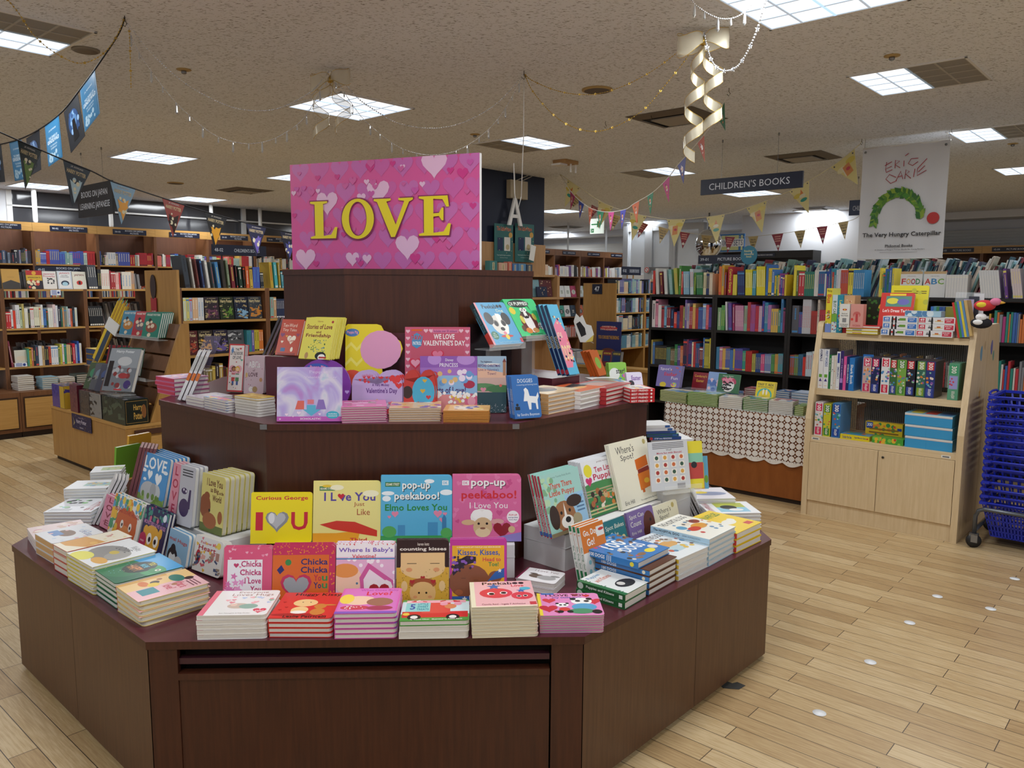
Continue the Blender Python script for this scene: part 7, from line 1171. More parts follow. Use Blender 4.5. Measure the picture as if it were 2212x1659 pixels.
boxed('green and lilac jigsaw box marked 300 alone at the rack post', X7(1540), .05, .195, z2_, .06, .15, '5a9a7a', [('r',.1,.7,.9,.96,'3f9a6a'),('v','300',.5,.83,.2,.5,'e8e8e0'),('r',.1,.3,.9,.66,'9a9ad0'),('n','s',5,['c8343c'],(.1,.4,.5,.6),(.1,.16),3),('v','BOOK and JIGSAW',.5,.14,.2,.4,'e8e8e0')])
# lower shelf
for k, (num, c, c2, w, h, d_) in enumerate((('100','dcd8dc','d02f5c',.045,.198,'white and pink'),('300','c8c83a','4a8a3a',.042,.192,'yellow-green dragon'),('300','3f78b0','26489c',.048,.2,'blue map'))):
    boxed('%s jigsaw box marked %s on the bottom rack shelf' % (d_, num), .045+k*.05, w, h, z3_, .03, .17, c, [('r',.1,.74,.88,.97,c2),('v',num,.5,.86,.2,.5,'f2f0ee'),('r',.1,.03,.88,.26,c2),('v','BOOK and JIGSAW',.45,.15,.18,.42,'f2f0ee'),('n','e',14,['3a9a6a','d8b84a','8ac0d8','c85a4c'],(.08,.28,.92,.72),(.08,.16),k+20)], side=('b8b0b8','8a8a3a','5a8ab8')[k], top=(('c8c0c4','a8a83a','5a90b8')[k],[]))
boxed('flat yellow under-the-sea game box lying at the front of the bottom rack shelf', .2, .16, .03, z3_, .02, .1, 'e0cc2e', [('t','Under the Sea',.08,.2,.4,.75,'2a4a8a'),('t','Right Memory Game',.5,.3,.9,.7,'3a4a6a'),('e',.94,.5,.03,'c83a34')], 'game_box', top=('4a8ab0',[('n','e',14,['d8c84a','c86a3c','3a9a7a'],(.05,.05,.95,.95),(.05,.09),3)]))
boxed('yellow dinosaur jigsaw box marked 300 standing at the back of the bottom rack shelf', .30, .2, .1, z3_, .14, .04, 'dcb92c', [('r',.02,.62,.2,.97,'26489c'),('t','300',.04,.72,.18,.92,'f0f0e8'),('n','e',20,['c8543c','3a8a4c','d8843c'],(.22,.2,.95,.9),(.03,.06),3),('r',.86,.6,.98,.76,'26489c'),('lines',3,.1,.2,.9,.6,'8a6a2c')])
boxed('low green fruit-print box in front of the dinosaur jigsaw', .372, .165, .034, z3_, .03, .08, '4a9a3c', [('n','e',18,['c83a34','e0b03a','8ac04a'],(.05,.1,.95,.9),(.04,.07),3)], 'game_box')
for k in range(3): boxed('%s sky blue boxed set with white edges on the bottom rack shelf' % ('lowest','middle','topmost')[k], .545-.004*k, .235, .062, z3_+k*.0636, .03, .2, '3f9ad0', [('r',0,.84,1,1,'d8dcdc'),('r',0,.8,1,.84,'e0b8a8'),('r',.45,.0,.455,.7,'3a8ac0')], 'gift_box', top=('6ab0d0',[('r',.1,.1,.35,.8,'d8c84a'),('r',.4,.1,.65,.8,'c84a3c'),('r',.7,.1,.95,.8,'4a78b0')]))
# ============================================================ basket trolley
TBK = FU(4.66, .855); BLUE = M('1d2fb4', .35); GREYT = M('5c6066', .35, .6)
BX, BD = .46, .33
def basket_mesh(full):
    a = MB(); hgt = .19; i0 = .045
    def ring(z, e, wd, hh): 
        for (x0,y0,x1,y1) in ((-e,-e,BX+e,-e+wd),(-e,BD+e-wd,BX+e,BD+e),(-e,-e+wd,-e+wd,BD+e-wd),(BX+e-wd,-e+wd,BX+e,BD+e-wd)): a.box(x0,y0,z,x1,y1,z+hh,BLUE)
    ring(hgt-.014, .008, .016, .014)
    zz = [hgt-.014, .0] if full else [hgt-.014, hgt-.05]
    e = lambda z: i0*(1-z/hgt)
    def wall(p, q, rows, cols):
        # slotted wall between two vertical edges, p and q are functions of z
        for r in range(rows+1):
            za = zz[1]+(zz[0]-zz[1])*r/rows; zb_ = za+.008 if rows > 1 else za+.01
            A0, A1, B0, B1 = p(za), q(za), p(zb_), q(zb_); a.add([A0, A1, B1, B0, (A0[0],A0[1]+.002,A0[2]), (A1[0],A1[1]+.002,A1[2]), (B1[0],B1[1]+.002,B1[2]), (B0[0],B0[1]+.002,B0[2])], [(0,1,2,3),(7,6,5,4),(0,4,5,1),(3,2,6,7)], BLUE)
        for c in range(cols+1):
            f = c/cols; L = lambda u, v, t: (u[0]+(v[0]-u[0])*t, u[1]+(v[1]-u[1])*t, u[2])
            d = .004/max(.2, BX); P0, P1 = L(p(zz[1]),q(zz[1]),max(0,f-d*1.2)), L(p(zz[1]),q(zz[1]),min(1,f+d*1.2)); P2, P3 = L(p(zz[0]),q(zz[0]),min(1,f+d*1.2)), L(p(zz[0]),q(zz[0]),max(0,f-d*1.2)); a.add([P0,P1,P2,P3], [(0,1,2,3)], BLUE)
    rows = 6 if full else 1; cols = 26 if full else 12
    wall(lambda z: (e(z), e(z), z), lambda z: (BX-e(z), e(z), z), rows, cols)
    wall(lambda z: (e(z), BD-e(z), z), lambda z: (e(z), e(z), z), rows, int(cols*.7))
    wall(lambda z: (BX-e(z), e(z), z), lambda z: (BX-e(z), BD-e(z), z), rows, int(cols*.7))
    wall(lambda z: (BX-e(z), BD-e(z), z), lambda z: (e(z), BD-e(z), z), rows, cols)
    if full: a.box(i0, i0, 0, BX-i0, BD-i0, .004, BLUE)
    return a.mesh('basket_body')
BF, BS = basket_mesh(True), basket_mesh(False)
hd = MB()
hd.tube([(-.012, BD*.5-.09, .186), (-.02, BD*.5-.085, .196), (-.022, BD*.5, .2), (-.02, BD*.5+.085, .196), (-.012, BD*.5+.09, .186)], .006, BLUE, 6)
hd.tube([(.03, -.012, .182), (.045, -.02, .189), (BX*.5, -.022, .192), (BX-.045, -.02, .189), (BX-.03, -.012, .182)], .005, BLUE, 6)
HDM = hd.mesh('handle')
NB = 16
for i in range(NB):
    b_ = thing('shopping_basket', 'blue plastic shopping basket, %s of the stack on the trolley' % ('lowest, its slotted side showing,' if i == 0 else 'topmost' if i == NB-1 else nth(i+1)+' up'), 'basket', TBK @ Matrix.Translation((RS.uniform(-.004,.004), RS.uniform(-.003,.003), .052+i*.0372)) , 'nested blue baskets')
    link('basket_body', BF if i == 0 else BS, b_); link('handle', HDM, b_)
tr_ = thing('basket_trolley', 'grey tube trolley on castors under the blue baskets', 'trolley', FU(4.62, .872))
m_ = MB(); m_.tube([(.0,0,.075),(.0,0,.17),(.012,0,.2),(.04,0,.212),(.52,0,.212)], .011, GREYT, 8); m_.tube([(.0,.4,.075),(.0,.4,.17),(.012,.4,.2),(.04,.4,.212),(.52,.4,.212)], .011, GREYT, 8); m_.tube([(.0,0,.09),(.0,.4,.09)], .01, GREYT, 8); m_.tube([(0,.02,.045+.03),(.5,.02,.075)], .009, GREYT, 8) if 0 else None; m_.build('tube_frame', tr_)
for y in (0, .4):
    w_ = MB(); w_.lathe([(.012,-.009),(.036,-.009),(.036,.009),(.012,.009)], M('1a1a1c', .5), 18, Matrix.Translation((.0,y,.0365)) @ Matrix.Rotation(math.pi/2, 4, 'X') @ Matrix.Rotation(.5, 4, 'Y')); wo = w_.build('wheel', tr_)
    w_ = MB(); w_.box(-.02,y-.016,.03,.02,y-.012,.075,STEEL); w_.box(-.02,y+.012,.03,.02,y+.016,.075,STEEL); w_.box(-.02,y-.016,.07,.02,y+.016,.076,STEEL); w_.build('castor_fork', tr_)
# floor dots
for k, (x, y) in enumerate(((2192,1250),(2025,1288),(2140,1315),(1965,1345),(1880,1430),(1770,1540))):
    p = onz(x, y, .0008); m_ = MB(); m_.lathe([(.021,0),(.021,.0006)], M('eceef0', .5), 20, Matrix.Translation(p)); tag(m_.build('floor_sticker'), ('white floor dot by the frame edge, farthest out','white floor dot closest to the puzzle rack','white floor dot second from the frame edge','white floor dot third from the puzzle rack','white floor dot fourth in the line','white floor dot nearest the camera')[k], 'sticker')
p = onz(1578, 1480, .0008); m_ = MB(); m_.prism([(-.03,-.02),(.02,-.03),(.05,-.005),(.03,.02),(.01,.012),(-.01,.03),(-.04,.01)], 0, .0008, M('3a3a38', .7), Matrix.Translation(p)); tag(m_.build('tape_scrap'), 'dark torn tape scrap on the floor by the display table', 'tape')
# ============================================================ hanging signs, buntings, garlands
def hang_sign(label, u, TL, BR, th, col, words, wires, name='hanging_sign'):
    a = onu(*TL, u); b_ = onu(*BR, u); v0, v1 = a.dot(GV), b_.dot(GV); w = v0-v1; z0, z1 = b_.z, a.z
    T = FU(u, v0, z0); t = thing(name, label, 'sign', T)
    m_ = MB(); m_.box(0, 0, 0, w, th, z1-z0, col)
    F_ = frame(Vector((0, -.0006, 0)), Vector((1,0,0)), Vector((0,0,1)))
    for s, x0, y0, x1, y1 in words: put_text(m_, s, x0*w, y0*(z1-z0), x1*w, y1*(z1-z0), SIGNT, F_, 0, False, 0, 1.35)
    m_.build('sign_board', t)
    for x in wires: m_ = MB(); m_.box(x*w-.001, th/2-.001, z1-z0, x*w+.001, th/2+.001, CEIL-z0, STEEL); m_.lathe([(.006,CEIL-z0-.02),(.006,CEIL-z0)], STEEL, 8, Matrix.Translation((x*w, th/2, 0))); m_.build('wire', t)
    return t, T, w, z1-z0
hang_sign("navy ceiling sign reading CHILDREN'S BOOKS on two wires", 5.54, (1514,389), (1732.7,404.5), .02, NAVY, [("CHILDREN'S BOOKS", .09, .28, .885, .72)], (.21, .76))
hang_sign('charcoal ceiling sign reading BOOKS ON JAPAN LEARNING JAPANESE', 2.66, (166,404), (244,461), .016, M('2c2c30', .5), [('BOOKS ON JAPAN\nLEARNING JAPANESE', .07, .18, .93, .8)], (.15, .75))
hang_sign('small grey-blue ceiling sign starting with CH behind the white fabric banner', 8.2, (1835,433), (1866,464), .02, M('3f4a66', .5), [('CHILDREN', .25, .3, 1.3, .62)], (.5,))
# banner with a signature, a leafy arch and a round red bloom
a = onu(1867, 322, 6.2); b_ = onu(2037, 557, 6.2); v0 = onu(1858, 440, 6.2).dot(GV); w = v0-onu(2045, 430, 6.2).dot(GV); z0, z1 = onu(1945, 558, 6.2).z, onu(1960, 312, 6.2).z; h = z1-z0
TBn = FU(6.2, v0, z0); bn = thing('hanging_banner', 'tall white fabric banner with a green leafy arch and red bloom', 'banner', TBn)
m_ = MB(); n = 20
vs = [(w*i/n, .006*math.sin(i*.9)+.004*math.sin(j*1.7), h*j/6) for j in range(7) for i in range(n+1)]
m_.add(vs, [(j*(n+1)+i, j*(n+1)+i+1, (j+1)*(n+1)+i+1, (j+1)*(n+1)+i) for j in range(6) for i in range(n)], M('d8d9dc', .6), None, True)
m_.tube([(0, 0, h), (w, 0, h)], .006, WHITE, 8); m_.tube([(0, 0, 0), (w, 0, 0)], .005, WHITE, 8); fabric = m_
ops = []; rr = random.Random(2)
for i in range(44):
    t = i/43; an = math.pi*(1-t)*1.0; x = .46+.27*math.cos(an); y = .34+.24*math.sin(an)
    for sg in (-1, 1):
        g = an+sg*rr.uniform(.7,1.2); lx, ly = .085*math.cos(g)*sg, .075*math.sin(g)*sg; px_, py_ = -ly*.32, lx*.28
        ops.append(('p', [(x, y), (x+lx*.5+px_, y+ly*.5+py_), (x+lx, y+ly), (x+lx*.5-px_, y+ly*.5-py_)][::1], rr.choice(('4a8a2a','3a6f22','6a9a2a','57862a','2f6a2c','8aa832'))))
ops += [('e',.87,.345,.07,.07,'c0302c'),('t','The Very Hungry Caterpillar',.06,.185,.97,.235,'2a2a2c'),('t','Philomel Books',.34,.1,.66,.125,'3a3a3c'),('t','A Division of Penguin Putnam Books for Young Readers',.22,.07,.8,.085,'4a4a4c',{'b':0}),('lines',1,.28,.05,.72,.055,'6a6a6c')]
m_ = fabric; F_ = frame(Vector((0, -.0115, 0)), Vector((1,0,0)), Vector((0,0,1))); art(m_, ops, w, h, F_)
for pts in ([(.3,.86),(.29,.8),(.36,.82)],[(.28,.83),(.36,.86)],[(.29,.8),(.3,.77),(.37,.79)],[(.4,.8),(.4,.87),(.45,.86),(.4,.83),(.46,.8)],[(.5,.81),(.5,.86)],[(.51,.9),(.55,.92)],[(.66,.87),(.58,.87),(.55,.83),(.6,.81),(.66,.84)],[(.42,.72),(.34,.75),(.3,.71),(.36,.67),(.43,.69)],[(.42,.69),(.47,.77),(.5,.7)],[(.44,.72),(.49,.73)],[(.52,.7),(.53,.78),(.57,.76),(.53,.74),(.59,.7)],[(.62,.71),(.63,.78)],[(.76,.86),(.66,.78),(.66,.72),(.76,.76)],[(.67,.75),(.74,.8)]):
    m_.tube([(x*w, -.0122, y*h) for x, y in pts], .0026, M('b83a48', .5), 5)
m_.build('fabric', bn)
for x in (.02, .98): m_ = MB(); m_.tube([(x*w, 0, h), (x*w, 0, CEIL-z0)], .0015, STEEL, 5); m_.lathe([(.009,0),(.009,.002)], STEEL, 10, frame(Vector((x*w+(.012 if x < .5 else -.012), -.015, h-.03)), Vector((1,0,0)), Vector((0,0,1)), Vector((0,-1,0)))); m_.build('hook_cord', bn)
def vplane(P, Q):
    d = Q-P; d.z = 0; d.normalize(); return P, Vector((-d.y, d.x, 0)), d
def smooth(pts, k=5):
    out = []
    for i in range(len(pts)-1):
        p0, p1, p2, p3 = pts[max(i-1,0)], pts[i], pts[i+1], pts[min(i+2,len(pts)-1)]
        for j in range(k):
            t = j/k; out.append(.5*((2*p1)+(p2-p0)*t+(2*p0-5*p1+4*p2-p3)*t*t+(3*p1-p0-3*p2+p3)*t**3))
    return out+[pts[-1]]
def bunting(label, P, Q, px, smat, flags, fw, fh, shape, r=.003):
    o, nrm, d = vplane(P, Q); pts = smooth([onp(x, y, o, nrm) for x, y in px]); t = thing('bunting', label, 'bunting', Matrix.Translation(pts[0])); inv = t.matrix_world.inverted()
    m_ = MB(); m_.tube(pts, r, smat, 5, inv); m_.build('string', t)
    if nrm.dot(EYEP-o) < 0: nrm = -nrm
    sgn = 1 if nrm.cross(Vector((0,0,1))).dot(d) < 0 else -1
    for k, (x0, y0, x1, y1, ci) in enumerate(flags):
        a, b2 = onp(x0, y0, o, nrm), onp(x1, y1, o, nrm); ex = (b2-a); L = ex.length; ex.normalize()
        pe = nrm.cross(ex); pe = pe if pe.z < 0 else -pe; dn = pe*(.55 if shape == 'rect' else .9)+Vector((0, 0, -1))*(.45 if shape == 'rect' else .1)+nrm*RJ.uniform(-.08,.08); dn.normalize()
        m_ = MB(); c, ops = ci; tip = shape
        mid = lambda s, q: (a+ex*(L*s)+dn*(fh*q))
        if tip == 'rect': poly = [(0,0),(1,0),(1,1),(0,1)]
        else: poly = [(0,0),(1,0),(.5,1)]
        th = nrm*.0006
        P3 = [mid(s, q) for s, q in poly]; n = len(P3)
        m_.add([p+th for p in P3]+[p-th for p in P3], [tuple(range(n))[::-1], tuple(range(n, 2*n))]+[(i, (i+1)%n, n+(i+1)%n, n+i) for i in range(n)], M(c, .55), inv)
        F_ = inv @ frame(a+dn*fh+nrm*.0012, ex, -dn, nrm); art(m_, ops, L, fh, F_)
        m_.build('flag', t)
BLK = M('16161a', .7)
hook1 = onz(269, 38, CEIL)
fb = ('2f6f98', [('r',.06,.03,.94,.97,'3478a4'),('t','THE CRIMES OF',.2,.6,.8,.66,'c8dcea'),('t','GRINDELWALD',.1,.5,.9,.59,'dce8f0'),('t','THE ORIGINAL\nSCREENPLAY',.25,.34,.75,.45,'b8d0e0',{'sc':1.2}),('n','e',16,['a8c8dc'],(.15,.06,.85,.26),(.03,.07),4),('t','J.K. ROWLING',.25,.78,.75,.83,'c8dcea')])
fd = ('12161f', [('e',.5,.55,.34,.34,'2a4a78'),('e',.5,.6,.2,.24,'5a84b4'),('n','e',10,['8ab0d8','2f5080'],(.2,.3,.8,.8),(.04,.08),3),('p',[(.34,.14),(.42,.62),(.58,.62),(.68,.14)],'0c0f16')])
far = EYEP + ray(0, 312)*4.15/ray(0,312).dot(_F)
bunting('black cord of blue and dark rectangular wizard pennants by the ceiling hook', hook1, far, [(269,38),(255,75),(205.7,149),(171,196),(136,240),(92,275),(47,299),(0,312),(-40,318)], BLK, [(173,196,205,152,fb),(138,243,168,203,fd),(97,274,127,250,fb),(57,299,85,281,fd),(20,309,46,302,fb),(-26,316,2,312,fd)], 0, .19, 'rect', .0035)
def wz(c, g, sd): return (c, [('t','HARRY POTTER',.16,.76,.84,.86,'c8b48a'),('t','J.K. ROWLING',.28,.9,.72,.95,'b8b0a8'),('p',[(.3,.62),(.45,.3),(.55,.1),(.68,.45),(.74,.66),(.5,.55)],g),('n','e',9,[g,'d8cfae'],(.34,.3,.66,.66),(.03,.07),sd)])
Pb = EYEP+ray(0,286)*3.4/ray(0,286).dot(_F); Qb = EYEP+ray(640,504)*5.6/ray(640,504).dot(_F)
bunting('black cord of triangular wizard novel pennants sweeping behind the heart board', Pb, Qb, [(-30,274),(0,286),(41,304),(136,345),(196,369),(240,391),(291,408),(389,440),(443,457),(490,470),(533,482),(604,498),(650,506),(720,512)], BLK,
  [(38,303,90,326,wz('1c2420','5f7a3a',1)),(136,345,196,369,wz('162430','a8c0c8',2)),(238,391,293,409,wz('7a9ab0','e0a04a',3)),(350,427,399,443,wz('8a2f22','2a1814',4)),(442,457,491,471,wz('17171a','d89a34',5)),(531,482,575,492,wz('1d1f3c','6a5aa8',6)),(604,498,645,505,wz('191a2c','4a4a8a',7))], 0, .2, 'tri', .0035)
hk = onz(1574, 196, CEIL); hk2 = onz(1209, 376, CEIL)
def pn(c, c2='ece8e4'): return (c, [('e',.5,.62,.11,.16,c2),('n','e',6,[c2,'3a3a4a','d88a5a'],(.36,.4,.64,.8),(.04,.07),3)])
CP = ['3f7a58','d8705a','4a4a9c','c84a8c','3f8a68','d87a5a','5a5ab8','d85a9c','3f8a68','d8705a','3a4a9c','b03a6a']
px = [(1574,196),(1563,224),(1530,280),(1495,322),(1463,358),(1444,383),(1410,416),(1370,440),(1352,452),(1315,458),(1281,452),(1254,435),(1232,412),(1209,377)]
fl = [(1548,250,1565,221),(1507,310,1521,291),(1464,358,1482,338),(1431,396,1446,382),(1398,423,1412,413),(1365,443,1381,434),(1340,455,1353,451),(1314,459,1327,457),(1290,454,1305,457),(1271,446,1281,451),(1250,432,1262,440),(1232,412,1243,424)]
bunting('white cord of small bright pennants rising to the hook beside the ribbon bow', hk2, hk, px, M('e4e2dc', .7), [f+(pn(CP[i]),) for i, f in enumerate(fl)], 0, .15, 'tri', .003)
hq = onu(1862, 305, 6.3); pq = onz(1862, 305, CEIL); YL = ('dccf8c', [('e',.3,.7,.2,.1,'e6dcae'),('e',.7,.8,.18,.1,'d8c45a'),('e',.12,.93,.03,'4a4a5a'),('e',.88,.93,.03,'4a4a5a'),('p',[(.34,.42),(.62,.46),(.62,.78),(.34,.74)],'d8925a'),('e',.5,.62,.08,.06,'c84a5c'),('p',[(.3,.46),(.34,.42),(.34,.74),(.3,.78)],'e8e0c8')])
YL2 = ('e0d496', [('e',.3,.7,.2,.1,'d8c45a'),('e',.12,.93,.03,'4a4a5a'),('e',.88,.93,.03,'4a4a5a'),('e',.5,.5,.16,.08,'3f9a8a'),('e',.5,.64,.15,.08,'e4dcc0'),('p',[(.42,.7),(.58,.7),(.52,.86)],'d8803a')])
px = [(1862,305),(1850,318),(1792,363),(1703,414),(1610,450),(1564,463),(1487,473),(1441,474),(1352,457),(1297,435),(1254,406),(1211,377)]
fl = [(1794,362,1846,322),(1704,413,1748,389),(1612,449,1656,433),(1526,470,1566,462),(1441,474,1481,473),(1361,459,1397,467),(1293,433,1325,447),(1226,388,1254,406)]
bunting('cream cord of large pale yellow party pennants ending near the white fabric banner', hk2, pq, px, M('d8d0b0', .7), [f+((YL if i % 2 == 0 else YL2),) for i, f in enumerate(fl)], 0, .24, 'tri', .003)
MR = ('8a2f3c', [('lines',3,.25,.6,.75,.85,'c88a7a'),('e',.5,.3,.12,.12,'d8d0c8')]); TN = ('b8a06c', [('t','Diary of a\nWimpy Kid',.2,.6,.8,.86,'4a3a24',{'sc':1.1}),('lines',2,.35,.35,.65,.5,'5a4a30'),('e',.5,.22,.1,.1,'e0d8c0')])
qe = onu(1858, 465, 6.9)
px = [(1858,465),(1835,477),(1764,491),(1690,504),(1589,512),(1487,503),(1395,484),(1334,466),(1254,432),(1211,378)]
fl = [(1810,481,1833,477),(1764,491,1788,488),(1716,500,1740,497),(1667,507,1692,504),(1616,511,1638,510),(1566,510,1588,512),(1515,508,1538,510),(1468,500,1491,503),(1423,489,1446,495),(1381,477,1401,485),(1322,462,1342,468),(1278,442,1294,450),(1243,418,1258,432)]
bunting('thin cord of maroon and tan pennants low over the black bookcase', hk2, qe, px, M('b8ac90', .7), [f+((TN if i % 2 == 0 else MR),) for i, f in enumerate(fl)], 0, .15, 'tri', .002)
# garlands
GOLD = M('c8a850', .3, .85); CRY = M('eef2f4', .08, 0, 1, .6); SILV = M('d8dade', .2, .6)
def garland(label, P, Q, px, mat, bead, drops=0, gap=.02, cordr=.0008, star=0):
    o, nrm, d = vplane(P, Q); pts = smooth([onp(x, y, o, nrm) for x, y in px], 6); t = thing('garland', label, 'garland', Matrix.Translation(pts[0])); inv = t.matrix_world.inverted()
    m_ = MB(); m_.tube(pts, cordr, mat, 4, inv); acc = 0; nd = 0; last = pts[0]; sp = []
    for i in range(1, len(pts)):
        seg = pts[i]-pts[i-1]; L = seg.length; s = gap-acc
        while s < L: sp.append(pts[i-1]+seg*(s/L)); s += gap
        acc = (acc+L) % gap
    for i, p in enumerate(sp):
        if star and i % star == 0:
            for k in range(2): m_.add([p+Vector((q*bead*2.6*(1 if k else .3), q*bead*2.6*(.3 if k else -1), r_*bead*2.6)) for q, r_ in STAR], [tuple(range(10))], mat, inv)
        else: m_.ball(inv @ p, bead*RJ.uniform(.8,1.2), mat)
    m_.build('beaded_string', t)
    if drops:
        for k in range(drops):
            p = sp[int((k+.7)*len(sp)/(drops+.4))]; big = k % 2 == 0; hgt = .05 if big else .028
            m_ = MB(); m_.lathe([(.0012,0),(.0042 if big else .003,-hgt*.25),(.0058 if big else .004,-hgt*.82),(.0008,-hgt)], CRY, 6, inv @ Matrix.Translation(p), False); m_.build('crystal_drop', t)
bow1 = onz(713, 148, CEIL); hook2 = onz(1132, 157, CEIL); bow2 = onz(1520, 60, CEIL)
garland('clear crystal bead garland from the black bunting hook to the first ribbon bow', hook1, bow1, [(269,40),(307,92),(342,130),(392,174),(443,206),(506,233),(570,239),(617,228),(674,196),(712,152)], SILV, .0034, 0, .011)
garland('crystal drop string hanging low between the black bunting hook and first bow', hook1, bow1, [(270,42),(297,108),(335,165),(377,218),(421,260),(468,294),(525,310),(576,305),(614,288),(652,260),(680,218),(712,152)], SILV, .0024, 18, .008)
garland('crystal bead garland over the heart board to the middle hook', bow1, hook2, [(714,152),(749,185),(775,214),(814,241),(860,266),(922,277),(980,271),(1036,248),(1084,214),(1131,160)], SILV, .0036, 0, .012)
garland('crystal drop string over the heart board to the middle hook', bow1, hook2, [(714,153),(743,198),(762,227),(791,263),(850,311),(899,331),(948,334),(997,321),(1049,285),(1088,240),(1131,161)], SILV, .0024, 19, .008)
garland('upper gold star garland from the middle hook to the big bow', hook2, bow2, [(1132,159),(1150,174),(1200,195),(1250,204),(1300,201),(1360,180),(1420,146),(1475,103),(1518,66)], GOLD, .0028, 0, .014, .001, 7)
garland('lower gold star garland from the middle hook to the big bow', hook2, bow2, [(1133,160),(1150,196),(1190,243),(1230,271),(1280,284),(1330,273),(1390,237),(1440,180),(1480,130),(1519,68)], GOLD, .003, 0, .014, .001, 7)
e7 = onz(1662, -25, CEIL); garland('silver-gold star garland looping from the big bow to the nearest lamp', bow2, e7, [(1521,68),(1527,100),(1540,136),(1562,153),(1590,146),(1612,116),(1634,68),(1650,15),(1662,-25)], SILV, .0042, 0, .011, .001, 6)
p8, q8 = onz(1488,-12,CEIL), onz(1642,-14,CEIL); garland('short crystal drop string right under the nearest lamp', p8, q8, [(1488,-12),(1500,8),(1530,30),(1560,41),(1590,37),(1615,20),(1642,-14)], SILV, .003, 6, .008)
p9 = onz(10,-8,CEIL); garland('gold star garland from the frame corner to the black bunting hook', p9, hook1, [(10,-8),(38,25),(57,54),(76,79),(111,109),(158,134),(190,134),(225,114),(250,82),(268,42)], GOLD, .003, 0, .014, .001, 6)
garland('dangling gold strand under the black bunting hook', hook1, hook1+Vector((1,0,0)), [(279,60),(281,110),(283,190)], GOLD, .003, 0, .013, .001, 6)
RIB = M('e6dec6', .25, .2, .48); RIBE = M('c8a650', .3, .7)
def strip(m_, pts, wdir, w, inv):
    n = len(pts); vs = []
    for i, p in enumerate(pts): q = wdir(i)*(w(i) if callable(w) else w); vs += [p+q, p-q]
    m_.add(vs, [(2*i, 2*i+1, 2*i+3, 2*i+2) for i in range(n-1)], RIB, inv, True)
    m_.tube(vs[0::2], .0013, RIBE, 4, inv); m_.tube(vs[1::2], .0013, RIBE, 4, inv)
def bow(label, P, s, tails):
    t = thing('ribbon_bow', label, 'bow', Matrix.Translation(P)); inv = t.matrix_world.inverted(); C_ = P+Vector((0,0,-.055))
    for sg, lift in ((-1, -.01), (1, .012)):
        m_ = MB(); n = 17; A_ = [2*math.pi*i/(n-1) for i in range(n)]
        pts = [C_+Vector((sg*s*.5*(1-math.cos(a)), -.035*math.sin(a), lift*(1-math.cos(a))+.012*math.sin(2*a))) for a in A_]
        strip(m_, pts, lambda i: Vector((.12*sg*math.sin(A_[i]), .1, 1)).normalized(), lambda i: s*(.1+.33*math.sin(A_[i]/2)), inv); m_.build('bow_loop', t)
    m_ = MB(); m_.ball(inv @ C_, .018, RIBE, 1); m_.build('knot', t)
    for dx, dz, turns, ph in tails:
        m_ = MB(); n = int(turns*16); pts = []
        for i in range(n): f = i/(n-1); e = min(1, f*3); a = ph+f*turns*2*math.pi; pts.append(C_+Vector((dx*min(f*2.5,1)+.04*math.sin(a)*e, .04*math.cos(a)*e, -dz*f)))
        strip(m_, pts, lambda i: Vector((0,0.1,1)).normalized(), .024, inv); m_.build('curled_tail', t)
bow('gold organza ribbon bow with curled tails under the fully lit lamp', bow1, .1, ((-.05,.27,1.7,0),(.06,.24,1.5,2)))
bow('large gold ribbon bow with long curled tails by the vent', bow2, .11, ((-.03,.47,3.0,.5),(.05,.36,2.4,2.4)))
m_ = MB(); pt = hook2; m_.tube([pt, pt+Vector((0,0,-.3)), pt+Vector((-.01,.004,-.62))], .0025, M('e8e6e0', .7), 5); m_.tube([pt+Vector((-.01,.004,-.62)), pt+Vector((-.03,.004,-.7)), pt+Vector((-.045,.004,-.6)), pt+Vector((-.05,.004,-.45))], .0025, M('e8e6e0', .7), 5); tag(m_.build('hanging_string'), 'white cord trailing down from the middle ceiling hook', 'cord')
for k, (x, y) in enumerate(((1575,190),(1407,246),(1308,262),(1862,300),(2056,278),(269,34),(1132,153))):
    p = onz(x, y, CEIL); m_ = MB(); m_.tube([p, p-Vector((0,0,.02)), p-Vector((-.008,0,.03)), p-Vector((0,0,.042)), p-Vector((.01,0,.034))], .0018, M('3a3228', .5, .6), 5); tag(m_.build('ceiling_hook'), ('hook holding the bright pennant cord','bare hook at the vent corner','bare hook above the lower gold garland','hook at the near edge of the white fabric banner','hook at the far edge of the white fabric banner','hook tying the black bunting','middle hook over the heart board where garlands meet')[k], 'hook')
# ============================================================ column front, far cases, door, fittings
PW = FV(5.2, 5.0)
sh = thing('display_shelf', 'light wood shelf unit with a tall back board before the navy column', 'shelf', PW)
LW = wood('light_maple', 'a57c50', 'b58b5e', .45, (10, 10, .8), 5)
def pp(nm, fn): m_ = MB(); fn(m_); return m_.build(nm, sh)
pp('back_board', lambda m: m.box(0, .19, 0, 1.12, .215, 1.76, LW)); pp('side_panel', lambda m: m.box(1.08, 0, 0, 1.12, .19, 1.45, LW))
for z in (1.24, 1.46, .95): pp('shelf', lambda m: m.box(.1, -.02 if z == 1.24 else .03, z-.022, 1.16 if z == 1.24 else 1.12, .19, z, LW))
tl = [('t','The Little Prince',.12,.82,.88,.93,'c86a4c'),('e',.86,.72,.1,'c89a4a'),('r',.16,.3,.46,.64,'1d2c50'),('r',.52,.3,.84,.66,'d8d4cc'),('e',.7,.4,.1,'b8a880'),('t','Featuring the original translation',.14,.16,.86,.2,'c8d8d0',{'b':0}),('t','by Katherine Woods',.3,.1,.7,.13,'c8d8d0',{'b':0}),('n','s',12,['d8c890'],(.05,.2,.95,.95),(.015,.025),3)]
